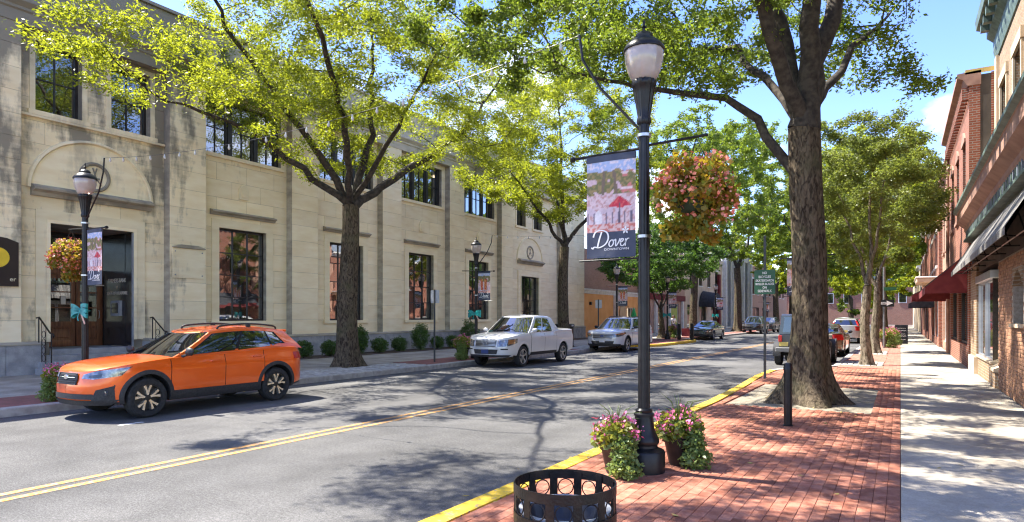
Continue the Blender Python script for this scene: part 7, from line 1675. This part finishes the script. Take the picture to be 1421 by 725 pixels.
awning('black_awning', 'black scalloped awning far along the right footway', 1.74, 46.0, 50.0, 3.2, 2.55, 1.3, m_dkcan, m_dkcan)
cn = thing('flat_canopy', 'cream flat entrance canopy beyond the burgundy awnings', 'canopy', (1.5, 43, 3.7))
k = MB(); k.cbox(0.75, 1.74, 41.3, 44.8, 3.62, 3.86, 0.03); k.build('slab', m_stone, cn, world=True)
k = MB(); k.cbox(0.70, 1.74, 41.25, 44.85, 3.87, 3.95, 0.02); k.build('rim', m_wtrim, cn, world=True)
for y in (41.8, 44.2): k = MB(); k.prism([(1.74, 3.0), (1.74, 3.62), (1.0, 3.62)], y, y+0.12, 'y'); k.build('bracket', m_stone, cn, world=True)

# ---------------------------------------------------------------- left row beyond the bank
m_pinkb = MAT('dusky_pink_render', (0.42, 0.26, 0.20), (0.52, 0.34, 0.27), scale=1.5, rough=0.9)
m_tan = MAT('tan_render', (0.50, 0.38, 0.27), (0.62, 0.49, 0.36), scale=1.5, rough=0.9)
m_poster = MAT('yellow_poster', (0.35, 0.40, 0.05), (0.5, 0.52, 0.10), scale=2, rough=0.6)
F1 = facade('orange_stucco_building', 'low orange stucco building beyond the bank', -21.2, 1, 44.7, 58.0, 3.95, m_stucco, [], m_wtrim, [(54.8, 57.2, 0.2, 2.6)], depth=14, cornice=0.12, frame=m_wtrim)
for y in (51.6, 57.6): k = MB(); k.cbox(-21.2, -20.9, y, y+0.45, 0.1, 3.6, 0.02); k.build('white_pilaster', m_wtrim, F1, world=True)
k = MB(); k.prism([(53.0, 0.2)]+[(53.8+0.8*math.cos(R(180-180*i/10)), 2.2+0.8*math.sin(R(180-180*i/10))) for i in range(11)]+[(54.6, 0.2)], -21.22, -21.17, 'x'); k.build('arched_door', m_wood, F1, world=True)
k = MB(); k.cbox(-21.2, -21.05, 46.6, 46.85, 2.7, 2.95, 0.02); k.build('wall_lamp', m_iron, F1, world=True)
k = MB(); k.box(-34, -21.4, 44.62, 58, 3.96, 7.2); k.build('upper_block', m_brick_s, F1, world=True)
gn = thing('novelty_statue', 'green and orange painted figure outside the orange stucco building', 'statue', (-19.6, 52.3, 0.15))
k = MB(); k.lathe([(0.30, 0), (0.32, 0.1), (0.24, 0.35)], 16); k.build('plinth', m_sback, gn, smooth=40)
k = MB(); k.lathe([(0.24, 0.35), (0.34, 0.6), (0.32, 1.1), (0.20, 1.35)], 16); k.build('body', MAT('statue_orange', (0.75, 0.16, 0.02), rough=0.5), gn, smooth=40)
k = MB(); k.lathe([(0.20, 1.35), (0.27, 1.55), (0.22, 1.8), (0.08, 2.2), (0.01, 2.45)], 16); k.build('hat', MAT('statue_green', (0.03, 0.38, 0.10), rough=0.5), gn, smooth=40)
F2 = facade('pink_shop_building', 'dusky pink shop building with burgundy sign band on the left', -21.2, 1, 58.02, 73.0, 8.4, m_pinkb, [(59.5+3.2*i, 61+3.2*i, 5.2, 7.2) for i in range(4)], m_wtrim, [(59.2, 61.2, 0.4, 3.2), (63.5, 65.6, 0.4, 3.0), (67.6, 70.6, 0.4, 3.2)], frame=m_wtrim, depth=12)
k = MB(); k.box(-21.2, -21.0, 58.6, 72.6, 3.5, 4.1); k.build('sign_band', m_burg, F2, world=True)
for y in (62.2, 66.6, 71.4): k = MB(); k.cbox(-21.2, -20.95, y, y+0.5, 0.1, 3.48, 0.02); k.build('white_pilaster', m_wtrim, F2, world=True)
k = MB(); k.box(-21.33, -21.30, 67.8, 70.4, 0.9, 2.9); k.build('poster', m_poster, F2, world=True)
F3 = facade('tan_shop_building', 'tan building with rounded black awning on the left', -21.2, 1, 73.02, 91.0, 9.4, m_tan, [(75+4*i, 76.6+4*i, 5.6, 7.8) for i in range(4)], m_wtrim, [(74, 77, 0.4, 3.2), (79.6, 82.4, 0.2, 3.2), (85, 89, 0.4, 3.2)], depth=12)
ba = thing('rounded_awning', 'black rounded awning with white lettering far on the left', 'awning', (-20.4, 81, 3.0))
k = MB(); P_ = [(-21.15, 3.0), (-19.3, 3.0)]; n_ = 10; vs = []
for i in range(n_+1):
    a = math.pi*i/n_; vs += [(-21.15, 81+2.1*math.cos(a), 3.0+2.0*math.sin(a)), (-19.4, 81+2.1*math.cos(a), 3.0+1.7*math.sin(a))]
k.add(vs, [(2*i, 2*i+1, 2*i+3, 2*i+2) for i in range(n_)]+[tuple(2*i+1 for i in range(n_+1)), tuple(2*i for i in range(n_, -1, -1))]); k.build('canvas', m_dkcan, ba, world=True)
k = MB()
for z, w in ((4.0, 0.9), (3.65, 1.2), (3.35, 1.3)): k.box(-19.395, -19.38, 81-w, 81+w, z, z+0.18)
k.build('lettering', m_white, ba, world=True)
k = MB(); k.box(-21.2, -20.9, 88.2, 89.0, 0.4, 7.5); k.build('red_column', m_burg, F3, world=True)
m_blueglass = glass_mat('curtain_glass', (0.10, 0.16, 0.17), 0.2, 0.5)
F4 = facade('glass_front_building', 'glass-fronted building with tall white columns on the left', -21.2, 1, 91.02, 110, 13.5, m_wtrim, [], m_wtrim, [(92.5, 96.5, 0.3, 10.5), (98.5, 102.5, 0.3, 10.5), (104.5, 108.5, 0.3, 10.5)], frame=m_alu, depth=14)
for y in (91.4, 97.0, 103.0, 109.0): k = MB(); k.cbox(-21.2, -20.7, y, y+0.6, 0.1, 12.6, 0.03); k.build('white_column', m_wtrim, F4, world=True)
facade('far_left_brick_building', 'far brick building on the left behind the green sign', -21.2, 1, 110.02, 150, 11, m_brick_s, [(112+4*i, 113.8+4*i, 5.6, 8.2) for i in range(9)], m_wtrim, [(112, 118, 0.4, 3.4), (121, 127, 0.4, 3.4)], depth=14)
# the street's end
E_ = thing('end_building', 'long red brick building closing the far end of the street', 'building', (-8, 165, 0))
k = MB(); k.box(-60, 40, 165, 180, 0, 9.5); k.build('wall', m_brick_r, E_, world=True)
k = MB(); k.prism([(-61, 9.5), (41, 9.5), (38, 12.5), (-58, 12.5)], 164.6, 180, 'y'); k.build('roof', m_slate, E_, world=True)
for i in range(18):
    x = -40+i*3.6; k = MB(); k.box(x, x+1.6, 164.9, 165.02, 4.8, 7.2); w = k.build('window', m_wtrim, E_, world=True); k = MB(); k.box(x+0.15, x+1.45, 164.86, 164.9, 4.95, 7.05); k.build('pane', m_pane, w, world=True)

# ---------------------------------------------------------------- a person on the far pavement
def person(loc, rz, label):
    t = thing('person', label, 'person', loc, rz)
    J = {'pel': (0, 0, 0.95), 'sp': (0, 0.01, 1.12), 'ch': (0, 0.0, 1.32), 'nk': (0, -0.005, 1.47), 'hd0': (0, -0.015, 1.56), 'hd1': (0, -0.02, 1.66), 'hd2': (0, -0.01, 1.72),
         'sl': (0.17, 0, 1.40), 'el': (0.23, 0.02, 1.13), 'wl': (0.16, -0.20, 1.10), 'hl': (0.08, -0.27, 1.13), 'sr': (-0.17, 0, 1.40), 'er': (-0.23, 0.02, 1.13), 'wr': (-0.15, -0.20, 1.12), 'hr': (-0.07, -0.27, 1.15),
         'tl': (0.09, 0, 0.88), 'kl': (0.10, -0.04, 0.48), 'al': (0.10, 0.04, 0.09), 'fl': (0.11, -0.13, 0.035), 'tr': (-0.09, 0, 0.88), 'kr': (-0.10, 0.0, 0.48), 'ar': (-0.10, 0.10, 0.09), 'fr': (-0.11, -0.06, 0.035)}
    rad = dict(pel=0.15, sp=0.13, ch=0.155, nk=0.055, hd0=0.075, hd1=0.095, hd2=0.07, sl=0.075, el=0.045, wl=0.032, hl=0.03, sr=0.075, er=0.045, wr=0.032, hr=0.03, tl=0.09, kl=0.06, al=0.042, fl=0.035, tr=0.09, kr=0.06, ar=0.042, fr=0.035)
    E2 = [('pel', 'sp'), ('sp', 'ch'), ('ch', 'nk'), ('nk', 'hd0'), ('hd0', 'hd1'), ('hd1', 'hd2'), ('ch', 'sl'), ('sl', 'el'), ('el', 'wl'), ('wl', 'hl'), ('ch', 'sr'), ('sr', 'er'), ('er', 'wr'), ('wr', 'hr'), ('pel', 'tl'), ('tl', 'kl'), ('kl', 'al'), ('al', 'fl'), ('pel', 'tr'), ('tr', 'kr'), ('kr', 'ar'), ('ar', 'fr')]
    nm = list(J); me = bpy.data.meshes.new('body'); me.from_pydata([J[n] for n in nm], [(nm.index(a), nm.index(b)) for a, b in E2], [])
    o = bpy.data.objects.new('body', me); put(o, t); md = o.modifiers.new('s', 'SKIN'); md.use_smooth_shade = True; o.modifiers.new('d', 'SUBSURF').levels = 2
    for i, n in enumerate(nm): me.skin_vertices[0].data[i].radius = (rad[n], rad[n]*(0.72 if n in ('pel', 'sp', 'ch') else 1))
    me.skin_vertices[0].data[0].use_root = True
    dg = bpy.context.evaluated_depsgraph_get(); m2 = bpy.data.meshes.new_from_object(o.evaluated_get(dg)); o.modifiers.clear(); o.data = m2
    sk = MAT('skin', (0.28, 0.15, 0.10), rough=0.6); top = MAT('white_top', (0.62, 0.60, 0.58), rough=0.9); jn = MAT('jeans', (0.06, 0.10, 0.20), (0.10, 0.15, 0.27), scale=12, rough=0.9); sh = MAT('shoes', (0.5, 0.5, 0.5), rough=0.7)
    m2.materials.clear(); [m2.materials.append(m) for m in (sk, top, jn, sh)]
    for p in m2.polygons:
        c = p.center; p.material_index = 3 if c.z < 0.085 else 2 if c.z < 0.98 and abs(c.x) < 0.21 and c.y > -0.14 else 0 if c.z > 1.455 or c.y < -0.09 else 1
    k = MB(); vs = []; fs = []
    for i in range(9):
        f = math.pi*i/8
        for j in range(16): a = 2*math.pi*j/16; vs.append((0.112*math.sin(f)*math.cos(a), 0.012+0.115*math.sin(f)*math.sin(a)+(0.03 if f > 1.6 else 0), 1.665+0.115*math.cos(f)*(1.0 if f < 1.57 else 1.9)))
    for i in range(8):
        for j in range(16):
            q = (i*16+j, i*16+(j+1) % 16, (i+1)*16+(j+1) % 16, (i+1)*16+j)
            if not (i > 2 and 9 <= j <= 14): fs.append(q)
    k.add(vs, fs); k.build('hair', MAT('dark_hair', (0.02, 0.014, 0.01), rough=0.6), t, smooth=60, fix=False)
    k = MB(); k.box(-0.05, 0.05, -0.30, -0.29, 1.10, 1.20); k.build('held_phone', m_black, t)
    for s_ in (-1, 1): k = MB(); k.lathe([(0.012, -0.105), (0.006, -0.113)], 8, (s_*0.035, 0, 1.64), axis='y'); k.build('eye', m_black, t)
    k = MB(); k.prism([(-0.014, 1.585), (0.014, 1.585), (0.004, 1.635), (-0.004, 1.635)], -0.128, -0.09, 'y'); k.build('nose', sk, t)
person((-17.4, 56.4, 0.15), R(20), 'pedestrian in a white top and blue jeans walking past the shops')

# ---------------------------------------------------------------- fallen leaves
rng = np.random.default_rng(77)
pts = np.concatenate([np.stack([rng.uniform(-3.0, 1.7, 90), rng.uniform(3.5, 16, 90), np.full(90, 0.156)], 1), np.stack([rng.uniform(-3.75, -3.3, 45), rng.uniform(4, 20, 45), np.full(45, 0.008)], 1), np.stack([rng.normal(-1.6, 0.8, 120), rng.normal(13.6, 1.4, 120), np.full(120, 0.153)], 1), np.stack([rng.uniform(-13.25, -12.9, 60), rng.uniform(4, 34, 60), np.full(60, 0.008)], 1), np.stack([rng.uniform(-15.2, -13.5, 80), rng.uniform(10, 34, 80), np.full(80, 0.156)], 1)])
V, F = leaf_arrays(pts, rng, 0.075, 0.035, 0.0); V = V.reshape(-1, 4, 3); V[:, :, 2] = pts[:, None, 2]+rng.uniform(0, 0.012, (len(pts), 4)); V = V.reshape(-1, 3)
m_dead = MAT('dry_leaf', (0.26, 0.17, 0.05), (0.42, 0.33, 0.09), scale=3, rough=0.8, isl=0.4)
tag(obj('fallen_leaves', npmesh('fallen_leaves', V, F, m_dead)), 'scattered dry leaves on the pavement and along the gutters', 'leaves', None, 'stuff')
